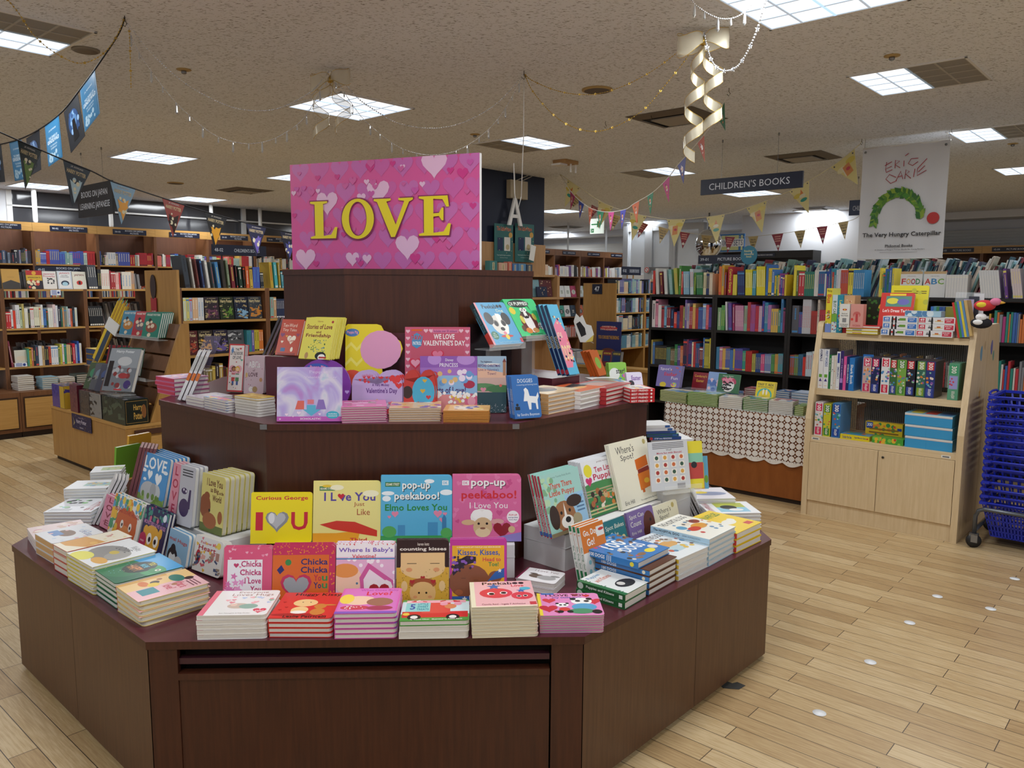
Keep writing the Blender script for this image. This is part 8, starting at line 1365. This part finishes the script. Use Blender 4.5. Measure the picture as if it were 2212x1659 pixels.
for k, (x0, x1) in enumerate(((1068,1108),(1113,1153))):
    a = onv(x0, 482, 5.17); b2 = onv(x1, 567, 5.17); w = (b2-a).dot(GU); h = a.z-b2.z; m_ = MB(); F_ = FV(a.dot(GU), 5.17, b2.z); m_.box(0,0,0,w,.003,h,M('1f5f5c',.5)); art(m_, tl, w, h, frame(Vector((0,-.001,0)),Vector((1,0,0)),Vector((0,0,1))))
    tag(m_.build('poster', None, F_), ('teal poster of two small books nearest the heart board','teal poster of two small books nearest the column edge')[k], 'poster')
a = onv(1143, 527, 5.12); m_ = MB(); m_.box(0,0,0,.075,.002,.15,PAPER,Matrix.Rotation(.22,4,'Y')); tag(m_.build('paper_sheet', None, FV(a.dot(GU), 5.12, a.z-.15)), 'loose pale sheet hanging off the second teal poster', 'paper')
# hanging letter A
a = onv(1095, 486, 5.15); b2 = onv(1126, 430, 5.15); w = (b2-a).dot(GU); h = b2.z-a.z; m_ = MB(); T_ = FV(a.dot(GU), 5.15, a.z)
Ty = Matrix(((1,0,0,0),(0,0,-1,0),(0,1,0,0),(0,0,0,1)))
m_.prism([(0,0),(w*.2,0),(w*.56,h),(w*.42,h)], 0, .02, WHITE, Ty); m_.prism([(w*.8,0),(w,0),(w*.58,h),(w*.44,h)], 0, .02, WHITE, Ty); m_.prism([(w*.2,h*.28),(w*.8,h*.28),(w*.76,h*.4),(w*.24,h*.4)], 0, .018, WHITE, Ty); m_.tube([(w*.5,-.01,h),(w*.5,-.01,h+.25)], .002, WHITE, 5)
tag(m_.build('hanging_letter', None, T_), 'white hanging letter A above the teal posters', 'letter')
a = onv(1094, 428, 5.215); b2 = onv(1131, 394, 5.215); w = (b2-a).dot(GU); h = b2.z-a.z; wr = thing('wifi_router', 'beige router box with antennas on the navy column', 'router', FV(a.dot(GU), 5.16, a.z))
m_ = MB(); m_.box(0,0,0,w,.055,h,M('b5a78c',.5)); m_.build('case', wr)
for k in (0, 1): m_ = MB(); m_.tube([(w*(.4+.3*k),.02,h),(w*(1+.25*k),0,h+.06)], .004, M('c8c0ac',.5), 5); m_.build('antenna', wr)
for k, (x0, x1, y1, c, lab) in enumerate(((1058,1074,568,'3f7a78','teal'),(1078,1096,572,'c8a08a','salmon'),(1098,1106,570,'c86a5a','coral'),(1108,1118,574,'4a7ab0','blue'),(1120,1136,574,'5a8ab0','sky blue'),(1138,1150,576,'3a4a5c','slate'))):
    a = onv(x0, y1, 5.08); b2 = onv(x1, y1, 5.08); o = link('gift_book', shelf_mesh(c, 3, 'e0d0a0')); o.matrix_world = FV(a.dot(GU), 5.08, 1.461) @ Matrix.Diagonal(((b2-a).dot(GU), .06, max(.06, a.z-1.46)+.02, 1)); tag(o, lab+' gift book on the shelf under the teal posters', 'book')
for k, (x0, x1, h, c, lab) in enumerate(((1153,1167,.17,'7aa0a8','pale teal gift book on the ledge before the 47 case'),(1168,1194,.17,'5c2f34','maroon flecked gift book on the ledge before the 47 case'),(1161,1183,.1,'1f2a44','small navy gift book in front on that ledge'))):
    a = onv(x0, 620, 5.04-.03*(k == 2)); b2 = onv(x1, 620, 5.04-.03*(k == 2)); F_ = FV(a.dot(GU), 5.04-.03*(k == 2), 1.241); faceout(F_, 0, 0, (b2-a).dot(GU), h, c, [('n','e',9,['c8b08a'],(.1,.1,.9,.9),(.02,.04),k)], lab, 'gb%d' % k, 1, 8, .012, .0, 'gift_book')
# learning Japanese case
for i in range(5):
    T = FV(8.78+i*.69, 8.15)
    bookcase('brown bookcase bay signed LEARNING JAPANESE, %s from the column' % ('first','second','third','fourth','fifth')[i], T, .689, .3, 1.945, (1.507, 1.165, .84, .5), TAN, OAKH if 0 else TAN, BROWNB, .1, (.2, .55, 1.865, 1.92, [('46-1%d' % i, .06, .3, .24, .7), ('LEARNING JAPANESE', .38, .3, .92, .7)]), th=.016)
    w = 'the column, top row of study bay %s' % ORD[i+1].replace('topmost', 'first')
    run(T, .02, .67, 1.507, .2, mix(['d8d8d4',['c8543c','7ab0c8','d8c84a'],'e0dcd8','2a2c30','7a4a8a','c8b8a0'], .6, .17, .016, 60+i, 4), w, 'study_book')
    if i in (1, 2, 3):
        for r_, z in ((0, 1.165), (1, .84)):
            for k in range(4):
                c = [['a8b8b0','b8c0c8','c8d8a0','e0dcd8','5a5a68','d8d8d8','e0e0dc','b04a6a','c8d0d4','8ab04a','d8d4d0','7a8aa0'],['6a9a4a','b82f3a','5a2f5a','2a3a3c','c87a70','4a9a8a','d8d8d8','3a4a5a','c86a4c','7ab0a8','d8c88a','8a8a90']][r_][(i-1)*4+k]
                faceout(T, .03+k*.16, z, .14, .19, c, [('e',.5,.45,.36,.28,'20242a' if r_ else 'd8dcd0'),('lines',3,.3,.35,.7,.55,'d8d8d8' if r_ else '4a5a5c')], '%s study book facing out, %s on the %s row of Japanese-study bay %s' % (cname(c), ('first','second','third','last')[k], ('middle','lower')[r_], ORD[i+1]), 'st%d%d%d' % (i, r_, k), 1, 12, .012, .03, 'study_book')
    bulk_books('study_books_low', 'low rows of study books in Japanese-study bay %s' % ORD[i+1].replace('topmost', 'first'), T, [(.02, .64, .01, .5, .17, .016, 0)], ['d8d4d0','b8c0c8','c8543c','4a5a7a'], 70+i)
# case 47
T47 = FV(7.6, 5.2); K47 = (1.266, 1.045, .845, .63)
for i in range(2): bookcase(('oak bookcase bay beside the 47 end panel','oak bookcase bay behind the black case corner')[i], FV(7.6+i*.64, 5.2), .639, .42, 1.266, K47, OAK, OAKH, M('1c1410', .7), th=.016)
m_ = MB(); m_.box(-.02, -.02, 0, -.001, .44, 1.385, OAK, T47); ep = m_.build('end_panel'); tag(ep, 'oak end panel bearing the number 47', 'panel')
m_ = MB(); F_ = frame(T47 @ Vector((-.021, .31, 1.26)), -GV, Vector((0,0,1))); m_.box(0,0,0,.14,.115,.004,NAVY,F_); put_text(m_, '47', .035, .03, .105, .088, SIGNT, F_, .0045); o = m_.build('number_plate', ep)
for r_, z in enumerate(K47): 
    for i in range(2): run(FV(7.6+i*.64, 5.2), .02, .61, z, .2, mix([['26282c','3a4a5a'],'5a8aa0','d8c8a8',['c8543c','2a3440'],'2c2e34','8ab0b8','6a6aa0','e0dcd4'], .6, .155, .0145, 90+r_+i*7), 'the number 47, %s row of the %s bay' % (('top','second','third','bottom')[r_], ('47','hidden corner')[i]), 'chapter_book')
bp = thing('overhead_sign', 'small dark sign 47-02 CHILDRENS BOOKS on two posts', 'sign', FV(8.0, 5.4, 1.266)); TB = FV(8.0, 5.4, 1.266)
sign_part(bp, TB, 0, .42, .22, .32, [('47-02', .06, .32, .24, .68), ("CHILDREN'S BOOKS", .4, .3, .9, .7)], name='sign_board')
for x in (.14, .27): m_ = MB(); m_.box(x, 0, 0, x+.012, .012, .22, OAK); m_.build('post', bp)
# adventure-game display and low table before the 47 panel
TA = FU(7.35, 5.45); LTb = thing('display_table', 'low oak table with paperback rows before the number 47 panel', 'display table', TA)
m_ = MB(); m_.box(-.35, 0, .42, .9, .2, .45, OAKH); m_.build('table_top', LTb); m_ = MB(); m_.box(-.33, .02, 0, .88, .19, .42, OAK); m_.build('table_body', LTb)
for k in range(3):
    faceout(TA, .1+k*.13, .452, .12, .17, ('c8b84a','7a2f3a','4a4a52')[k], [('r',.1,.3,.9,.7,'2a3a6a'),('t','ADVENTURE',.1,.78,.9,.9,'e0c84a')], ('yellow','maroon','dark grey')[k]+' adventure paperback facing out under the 47 panel', 'adv%d' % k, 3, 10, .014, .03, 'study_book')
m_ = MB(); F_ = TA @ Matrix.Translation((.06, .16, .45)); m_.box(0,0,0,.34,.008,.5,M('2a2f6a',.5),F_); art(m_, [('e',.5,.85,.36,.08,'c83a3c'),('t','CHOOSE YOUR\nOWN ADVENTURE',.16,.8,.84,.9,'e8d8d0',{'sc':1.2}),('t','YOU CHOOSE THE ENDING',.08,.6,.92,.68,'e0a83a'),('e',.5,.3,.3,.14,'7a4a3c')], .34, .5, F_ @ frame(Vector((0,-.001,0)),Vector((1,0,0)),Vector((0,0,1)))); tag(m_.build('display_header'), 'navy adventure header card standing under the 47 panel', 'sign')
run(TA, -.33, .07, .451, .16, mix(['d8d8dc','8a94a0','c8d0d8','5a6470'], .4, .15, .018, 5), 'the table end, low table under the 47 panel', 'chapter_book')
# black cutout monster stand
p = onz(1262, 742, 1.02); m_ = MB(); F_ = frame(onp(1240, 722, T3F+C45*1.1, Vector((0,-1,0))), DA(-28), Vector((0,.25,.97)).normalized()) @ Matrix.Scale(.62, 4); m_.prism([(0,.1),(.02,.16),(.05,.13),(.07,.15),(.1,.08),(.14,.07),(.16,.0),(.1,-.06),(.05,-.06),(.02,.02)], 0, .004, M('e0e0dc', .5), F_); m_.prism([(.02,.08),(.05,.1),(.09,.05),(.1,.0),(.06,-.02),(.04,.03)], .0042, .0046, M('1c1c20', .5), F_); m_.prism([(.09,-.06),(.16,.0),(.15,-.05)], .0042, .0046, M('d8c05a', .5), F_); m_.box(.05,-.02,-.3,.054,-.016,.0,ACRYL,F_); tag(m_.build('cutout_card'), 'spiky black and white cutout card on a clear stem beyond the dog books', 'card')
# far dark case 46, oak case 45
bookcase('black bookcase under the far CHILDRENS BOOKS header', FU(11.2, 5.85), 1.5, .3, 1.87, (1.5, 1.2, .9), BLACKW, BLACKW, BLACKW, .1, (.55, .95, 1.79, 1.84, [("46-02 CHILDREN'S BOOKS", .08, .3, .92, .7)]))
for i in range(5):
    T = FU(12.7, 4.55-i*.66)
    bookcase('oak-headed wall bookcase bay signed 45-0%d PICTURE BOOKS' % (i+1), T, .658, .3, 1.93, (1.42, 1.1, .8), TAN, OAKH, BROWNB, .1, (.12, .56, 1.85, 1.91, [('45-0%d' % (i+1), .05, .3, .22, .7), ('PICTURE BOOKS', .4, .3, .92, .7)]))
    bulk_books('picture_books_wall', 'row of bright picture books in the far wall bay 45-0%d' % (i+1), T, [(.03, .61, .02, 1.42, .21, .016, 0)], ['c83a5c','3f8ac0','e0c83a','5aa05a','d8783c','e0dcd8','7a4a9a'], 80+i)
# glazed door and posts at the back
def rbox(name, u0, v0, z0, u1, v1, z1, mat): m_ = MB(); m_.box(u0, v0, z0, u1, v1, z1, mat, RG46); return struct(m_.build(name))
STG = M('b9bcc0', .4)
a = onu(1352, 600, 11.6).dot(GV); b2 = onu(1514, 600, 11.6).dot(GV)
dr = rbox('door_1', 11.6, b2, 0, 11.62, a, CEIL-.02, M('dfe4ea', .25, 0, .35))
m_ = MB()
for v, wd in ((a, .1), (a-(a-b2)*.32, .14), (a-(a-b2)*.62, .06), (a-(a-b2)*.66, .05), (b2, .09)): m_.box(11.56, v-wd/2, 0, 11.66, v+wd/2, CEIL-.06, STG, RG46)
m_.box(11.57, b2, CEIL-.16, 11.65, a, CEIL-.06, STG, RG46); m_.box(11.58, b2, 1.45, 11.64, a, 1.55, WHITE, RG46); m_.box(11.585, b2, 0, 11.6, a, 1.45, M('d8dade', .5), RG46); m_.build('door_frame', dr)
m_ = MB(); m_.box(11.5, a-.9, 1.62, 11.56, a-.45, 1.67, STEEL, RG46); m_.build('door_closer', dr)
rbox('wall_back_pier', 11.55, 3.75, 0, 12.0, 5.6, CEIL-.001, WALLW)
for x, y in ((1227,520),(1309,535)):
    p = onv(x, y, 8.5); m_ = MB(); m_.box(-.015,-.015,1.9,.015,.015,CEIL,M('c8cacc',.4), Matrix.Translation((p.x,p.y,0))); struct(m_.build('column'))
p = onv(77, 440, 10.4)
for x in (77, 240, 457, 562):
    p = onv(x, 480, 10.3); m_ = MB(); m_.lathe([(.02,2.031),(.026,2.07),(.026,CEIL)], WHITE, 10, Matrix.Translation((p.x,p.y,0))); struct(m_.build('column'))
# exit sign, mirror, boxed sets board, cameras and boxes on the ceiling
a = onu(1275, 473, 9.3); b2 = onu(1302, 504, 9.3); w = (a-b2).dot(GV); h = a.z-b2.z; m_ = MB(); m_.box(0,0,0,w,.03,h,M('d8e4dc',.5,0,1,0,.6)); F_ = frame(Vector((0,-.001,0)),Vector((1,0,0)),Vector((0,0,1)))
art(m_, [('r',.1,.58,.75,.66,'1f9a54'),('p',[(.55,.85),(.95,.62),(.55,.4)],'1f9a54'),('r',.06,.08,.3,.34,'1f9a54'),('t','>',.1,.12,.26,.3,'e0ece4')], w, h, F_); m_.box(w*.45,.012,h,w*.55,.018,CEIL-b2.z,STEEL); tag(m_.build('exit_sign', None, FU(9.3, a.dot(GV), b2.z)), 'green and white lit exit arrow sign behind the pennants', 'sign')
p = onu(1530, 527, 10.8); mr = thing('convex_mirror', 'round convex safety mirror beyond the pennants', 'mirror', Matrix.Translation(p)); F_ = frame(Vector((0,0,0)), -GV, Vector((0,0,1)), -GU)
m_ = MB(); m_.lathe([(.21,0),(.205,.02),(.17,.05),(.1,.075),(.02,.085)], M('d8dce0', .03, 1), 28, F_); m_.build('mirror_dome', mr); m_ = MB(); m_.lathe([(.215,-.02),(.22,0),(.21,.012)], M('c8cacc', .4), 28, F_); m_.build('rim', mr); m_ = MB(); m_.tube([(0,0,.2),(0,0,CEIL-p.z)], .012, STEEL, 6); m_.build('arm', mr)
a = onu(1547, 513, 11.1); b2 = onu(1607, 549, 11.1); w = (a-b2).dot(GV); h = a.z-b2.z; m_ = MB(); m_.box(0,0,0,w,.02,h,M('3a7ac0',.5)); art(m_, [('r',.06,.08,.94,.92,'d8e0a0'),('r',.12,.0,.2,1,'3a7ac0'),('r',.8,.0,.88,1,'3a7ac0'),('r',.02,.28,.98,.72,'e8ecf2'),('t','BOXED SETS',.06,.34,.94,.66,'2a4a7a',{'b':0})], w, h, frame(Vector((0,-.001,0)),Vector((1,0,0)),Vector((0,0,1)))); tag(m_.build('wall_sign', None, FU(11.1, a.dot(GV), 1.872)), 'blue framed BOXED SETS sign standing on the far black bookcase', 'sign')
p = onz(1222, 347, CEIL); cb = thing('ceiling_unit', 'tan and white box with two prongs fixed to the ceiling past the heart board', 'device', Matrix.Translation(p) @ RG46)
m_ = MB(); m_.box(-.09,-.07,-.03,.09,.07,-.001,M('b08a58',.5)); m_.build('tan_base', cb); m_ = MB(); m_.box(-.1,-.02,-.045,.0,.08,-.03,WHITE); m_.build('white_cover', cb)
for x in (.01,.08): m_ = MB(); m_.box(x,-.05,-.1,x+.012,-.04,-.03,WHITE); m_.build('prong', cb)
p = onz(1839, 487, CEIL-.1); m_ = MB(); m_.lathe([(.07,.1),(.07,.06),(.05,.03)], WHITE, 16, Matrix.Translation(p)); m_.ball((p.x,p.y,p.z+.035), .045, M('22242a', .1), 2); tag(m_.build('security_camera'), 'white dome security camera beside the white fabric banner', 'camera')
p = onp(1397, 583, uv(11.5, 0), GU); m_ = MB(); F_ = frame(p, -GV, Vector((0,0,1))); m_.prism([(x*.05, y*.05) for x, y in CIRC], 0, .002, M('e6e6e6',.5), F_); m_.prism([(x*.045, y*.045) for x, y in CIRC], .002, .003, M('c83a3c',.5), F_); m_.prism([(x*.032, y*.032) for x, y in CIRC], .003, .004, M('e6e6e6',.5), F_); m_.box(-.03,-.004,.004,.03,.004,.005,M('c83a3c',.5),F_ @ Matrix.Rotation(-.78,4,'Z')); tag(m_.build('no_smoking_sign'), 'small round no smoking sign on the grey door panel', 'sign')
# ============================================================ oak bench and slatted rack with boxed novels
OB = FU(2.15, 6.70); BL_ = 1.36; BH = .416
ob = thing('display_bench', 'low oak bench with a drawer, carrying boxed wizard novels', 'bench', OB)
def bb(nm, fn, par=None): m_ = MB(); fn(m_); return m_.build(nm, par or ob)
bb('bench_top', lambda m: m.box(0, 0, BH-.02, BL_, .478, BH, OAKH)); bb('bench_body', lambda m: m.box(.003, .004, .03, BL_-.003, .47, BH-.02, OAK)); bb('plinth', lambda m: m.box(.02, .02, 0, BL_-.02, .45, .03, M('2a1c12', .6)))
dw = bb('drawer', lambda m: m.box(BL_-.002, .06, .08, BL_+.014, .43, .33, OAKH)); bb('drawer_rail', lambda m: m.box(BL_-.002, .06, .345, BL_+.01, .43, .38, M('4a2a1c', .5)))
sl = thing('slatted_rack', 'slanting oak slatted rack behind the bench of boxed novels', 'rack', OB @ Matrix.Translation((.62, .175, BH+.001)))
Ps = [(.0, 0), (.3, 0), (.3, .66), (.25, .66)]
Tm = Matrix(((0,0,1,0),(1,0,0,0),(0,1,0,0),(0,0,0,1)))
for x in (.0, .70): m_ = MB(); m_.prism(Ps, x, x+.025, OAK, Tm); m_.build('side_panel', sl)
for k in range(6): m_ = MB(); z = .01+k*.11; y = .25*z/.66; m_.prism([(y, z), (y+.25*.095/.66, z+.095), (y+.25*.095/.66+.02, z+.095), (y+.02, z)], .026, .699, TAN, Tm); m_.build('slat', sl)
def obox(label, x0, x1, y0, d, h, cols, n=0, words=None):
    t = thing('boxed_book_set', label, 'book set', OB @ Matrix.Translation((x0, y0, BH+.001))); w = x1-x0
    m_ = MB(); m_.box(0, 0, 0, w, d, h, M(cols[0], .2)); art(m_, [('n','r',16,[cols[1],cols[0]],(.05,.05,.95,.95),(.06,.14),n)], w, h, frame(Vector((0,-.0006,0)),Vector((1,0,0)),Vector((0,0,1))))
    E_ = frame(Vector((w+.0006,0,0)),Vector((0,1,0)),Vector((0,0,1))); m_.add([(0,0,0),(d,0,0),(d,h,0),(0,h,0)],[(0,1,2,3)],M(cols[2], .2),E_)
    art(m_, ([('r',.04,.06,.96,.94,'b08a4a'),('r',.05,.075,.95,.925,cols[2])]+words) if words else [('n','r',6,[cols[1]],(.1,.1,.9,.9),(.1,.2),n)], d, h, E_); m_.build('slipcase', t)
    m_ = MB(); m_.box(.004, .004, h-.0005, w-.004, d-.004, h+.0012, M(cols[3], .15)); art(m_, [('n','r',16,['8a8a94','b07a4a','5a4a6a','3a3a3c'],(.05,.05,.95,.95),(.03,.12),n+3)], w, d, frame(Vector((0,0,h+.0013)),Vector((1,0,0)),Vector((0,1,0)))); m_.build('wrapped_top', t)
obox('purple and yellow boxed set at the far end of the bench', .045, .29, .004, .15, .17, ('4a4296','4a4296','c8a83a','5a4a6a'), 1)
bb2 = MB(); bb2.box(0,0,0,.085,.001,.165,M('c8a838',.3)); o = bb2.build('yellow_panel', bpy.data.objects['boxed_book_set']); o.location = (.16, -.002, .002)
obox('maroon boxed set turned sideways on the bench', .42, .56, .0, .17, .2, ('6a3a46','6a3a46','5a1a2c','4a2a34'), 2)
obox('grey boxed set with a barcode between maroon and sketched ones', .565, .75, .01, .16, .17, ('4e4644','4e4644','4a4240','7a5a5a'), 3)
obox('black and white sketched boxed set on the bench', .755, .955, .012, .155, .17, ('8a8a8a','1e1e20','2a2a2c','8a6a5a'), 4)
obox('dark green boxed set with gold lettering at the bench corner', .975, 1.345, .012, .155, .17, ('26342c','4a5a4a','1d2420','3a4448'), 5, [('t','Harry',.36,.5,.74,.8,'c8a050'),('t','Potter',.36,.2,.74,.48,'c8a050'),('e',.8,.5,.1,.3,'8a5a34')])
for k in range(5): m_ = MB(); m_.box(0,0,0,.06,.1,.02,M(('2a5a3c','c8b03a')[k % 2],.4)); tag(m_.build('slim_box', None, OB @ Matrix.Translation((-.02+.004, .05, BH+.001+k*.021))), ('lowest','second','middle','fourth','top')[k]+' striped green-yellow slim box at the far bench end', 'box')
def rackbook(x, y, z, w, h, t, n, col, ops, lab, key, lean=20, spine=None): 
    F_ = OB @ Matrix.Translation((x, y, z)); l = math.radians(lean)
    for i in range(n):
        P = F_ @ Matrix.Rotation(math.radians(24), 4, 'Z') @ Matrix.Translation(((i*(w+.002), 0, 0) if w < .1 else (0, i*(t+.0016)/math.cos(l), 0))) @ Matrix.Translation((0,0,t*math.sin(l)+.001)) @ Matrix(((1,0,0,0),(0,math.sin(l),-math.cos(l),0),(0,math.cos(l),math.sin(l),0),(0,0,0,1))) @ Matrix.Translation((0,0,-t))
        put_book('novel', lab if n == 1 else ('first ' if i == 0 else ORD[i+1]+' ')+lab, key, P, w, h, t, col, ops, False, spine=spine)
def led(x0, x1, y, z): m_ = MB(); m_.box(x0,y-.01,z-.004,x1,y+.055,z,ACRYL); m_.box(x0,y-.014,z-.004,x1,y-.01,z+.02,ACRYL); tag(m_.build('acrylic_ledge', None, OB), 'clear ledge hooked on the slatted rack holding %s' % ('pocket novels' if z > .9 else 'red and green novels'), 'ledge')
led(.62, 1.34, .27, .97); led(.62, 1.34, .17, .70)
PB = lambda c, f: [('r',0,.82,1,1,c),('t','POCKET POTTERS',.1,.86,.9,.94,'e0e0d8'),('e',.5,.4,.34,.26,f),('n','e',6,[f,'2a1c1a','d8c8b0'],(.2,.1,.8,.7),(.06,.12),3)]
rackbook(.66, .275, .972, .13, .185, .02, 2, '3a80a0', PB('3a80a0','b87a34'), 'sky blue pocket novel on the top clear ledge', 'pk1'); rackbook(.87, .275, .972, .13, .185, .02, 2, 'b0303c', PB('b0303c','6a5a6a'), 'red pocket novel on the top clear ledge', 'pk2'); rackbook(1.08, .255, .972, .14, .185, .017, 6, '2a7a6a', PB('2a7a6a','8a4a3c'), 'green pocket novel on the top clear ledge', 'pk3')
rackbook(.64, .165, .702, .045, .2, .035, 4, '8a2630', [('r',.3,0,.7,1,'3a3438')], 'red striped novel on the lower clear ledge', 'rd', 18, ('6a1c26',)); rackbook(.88, .13, .702, .2, .2, .022, 2, '1f6a54', [('r',.5,.2,.75,.7,'16342c'),('e',.62,.45,.06,'8a9a8a')], 'green striped novel on the lower clear ledge', 'gr', 18, ('1c5a4a',[('r',.1,.0,.9,.3,'2a3434'),('r',.1,.6,.9,.8,'2a3434')]))
for k in range(4): rackbook(.62+k*.1, .02, BH+.175, .13, .2, .024, 1, ('4a5a44','5a5c64','4a4c5c','6a4a48')[k], [('e',.5,.6,.34,.3,('4a8a6a','7a8a9a','4a5a8a','b0544a')[k]),('n','r',10,['2a2c30','8a8a84'],(.1,.05,.9,.5),(.06,.14),k)], ('mossy green','steel grey','dusk blue','rose grey')[k]+' illustrated novel leaning at the foot of the slatted rack', 'il%d' % k, 26)
rackbook(1.06, -.02, .62, .25, .3, .03, 1, '7a808a', [('r',.0,.55,1,1,'9aa2ac'),('e',.55,.7,.24,.13,'c8ccd2'),('t','Harry Potter',.2,.88,.8,.96,'e6ecf2'),('r',.04,.1,.2,.7,'2a2428'),('n','e',16,['5a5c64','8a3a3c','b8bcc4'],(.25,.1,.95,.55),(.04,.08),3),('e',.8,.16,.12,'4a3a7a'),('e',.6,.36,.16,.08,'a83f44'),('r',.4,.02,.66,.05,'c83a3c')], 'large silver-grey illustrated book held up in a clear stand over the bench', 'silv', 22)
m_ = MB(); m_.box(1.08,.04,BH+.174,1.28,.14,BH+.177,ACRYL); m_.box(1.13,.1,BH+.177,1.23,.104,.612,ACRYL); m_.box(1.06,-.03,.612,1.32,.1,.617,ACRYL); tag(m_.build('book_stand', None, OB), 'tall clear stand lifting the silver-grey illustrated book', 'book stand')
for k in range(4): put_book('novel', ('nearest','second','third','last')[k]+' yellow dotted-spine novel on the bench before the rack', 'yel%d' % (k > 0), OB @ Matrix.Translation((.33+k*.026, .2, BH+.176)) @ Matrix(((0,0,1,0),(1,0,0,0),(0,1,0,0),(0,0,0,1))), .13, .17, .024, 'd8b820', [('e',.5,.5,.3,.24,'1c1a16'),('n','e',24,['3a3018'],(.05,.05,.95,.95),(.02,.03),3)], False, spine=('d0b01c',[('lines',4,.1,.2,.9,.8,'2a2414')]))
m_ = MB(); m_.box(.30,.19,BH+.001,.60,.36,BH+.175,M('8a6a3a',.5)); tag(m_.build('display_riser', None, OB), 'oak block lifting the yellow novels on the bench', 'riser')
for k in range(3): put_book('novel', ('lowest','middle','topmost')[k]+' navy and gold edged box of the pile on the clear shelf', 'gb', OB @ Matrix.Translation((.08, .25, .72+k*.045)), .2, .15, .04, 'c89a34', [('r',.05,.05,.95,.95,'d8c05a')], False, '34466a', ('b0642a',))
m_ = MB(); m_.box(.06,.24,.714,.29,.42,.719,ACRYL); m_.box(.06,.41,BH+.001,.29,.418,.714,ACRYL); tag(m_.build('clear_shelf', None, OB), 'clear stand under the navy and gold boxes', 'stand')
wr_ = thing('wand_rack', 'slanted white display card of yellow pencils and wands above the bench', 'rack', OB @ Matrix.Translation((.34, .30, 1.02)) @ Matrix.Rotation(-.35, 4, 'X') @ Matrix.Rotation(.25, 4, 'Y'))
m_ = MB(); m_.box(0,0,.0,.24,.006,.09,M('dcdcda',.5)); m_.build('card', wr_)
for k in range(8): m_ = MB(); m_.box(.01+k*.028,.007,.05,.03+k*.028,.02,.23+.01*(k % 3),M(('d8b82e','b8902a')[k % 2],.5)); m_.lathe([(.007,.0),(.001,.03)], M(('7ab0c8','c86a3c','8ac08a')[k % 3],.5), 6, Matrix.Translation((.02+k*.028,.013,.23+.01*(k % 3)))); m_.build('pencil', wr_)
m_ = MB(); m_.box(.0,.007,-.25,.05,.02,0,M('d8b82e',.5)); m_.box(.05,.007,-.25,.13,.02,0,M('2f4258',.4)); m_.box(.13,.007,-.25,.15,.02,0,M('b8902a',.5)); m_.build('boxed_wand', wr_)
m_ = MB(); m_.box(-.01,.021,-.3,.0,.03,.0,ACRYL); m_.build('stem', wr_)
m_ = MB(); a = onu(325, 640, 2.63); F_ = FU(2.63, a.dot(GV), a.z-.2); m_.box(0,0,-.02,.09,.004,.19,M('a8303a',.5),F_); art(m_, [('t','POCKET\nPOTTERS',.12,.1,.88,.5,'e8e0dc',{'sc':1.2})], .09, .19, F_ @ frame(Vector((0,-.001,0)),Vector((1,0,0)),Vector((0,0,1)))); m_.prism([(.045+x*.045, .27+y*.09) for x, y in CIRC], 0, .004, M('3a2a2c',.5), F_ @ Tm @ Matrix(((0,1,0,0),(0,0,1,0),(1,0,0,0),(0,0,0,1))) if 0 else F_ @ frame(Vector((0,.004,0)),Vector((1,0,0)),Vector((0,0,1)))); m_.box(.04,.002,-.1,.05,.004,-.02,ACRYL,F_); tag(m_.build('header_card'), 'red header card with a dark oval over the slatted rack', 'sign')
p = OB @ Vector((.44, -.003, .30)); m_ = MB(); m_.box(0,0,0,.36,.002,.11,M('241f4a',.5)); art(m_, [('t','Harry Potter',.24,.35,.76,.7,'c8c0d8'),('t','Inspiration',.36,.76,.64,.85,'b8b0c8',{'b':0}),('t','READING',.4,.12,.6,.22,'b8b0c8'),('n','s',18,['8a80b0','c8a050'],(.02,.05,.98,.95),(.008,.014),3),('p',[(.08,.2),(.12,.5),(.06,.85),(.17,.4)],'b8a880')], .36, .11, frame(Vector((0,-.001,0)),Vector((1,0,0)),Vector((0,0,1)))); tag(m_.build('shelf_banner', None, OB @ Matrix.Translation((.44,-.004,.295))), 'dark violet wizard reading banner taped to the bench front', 'banner')
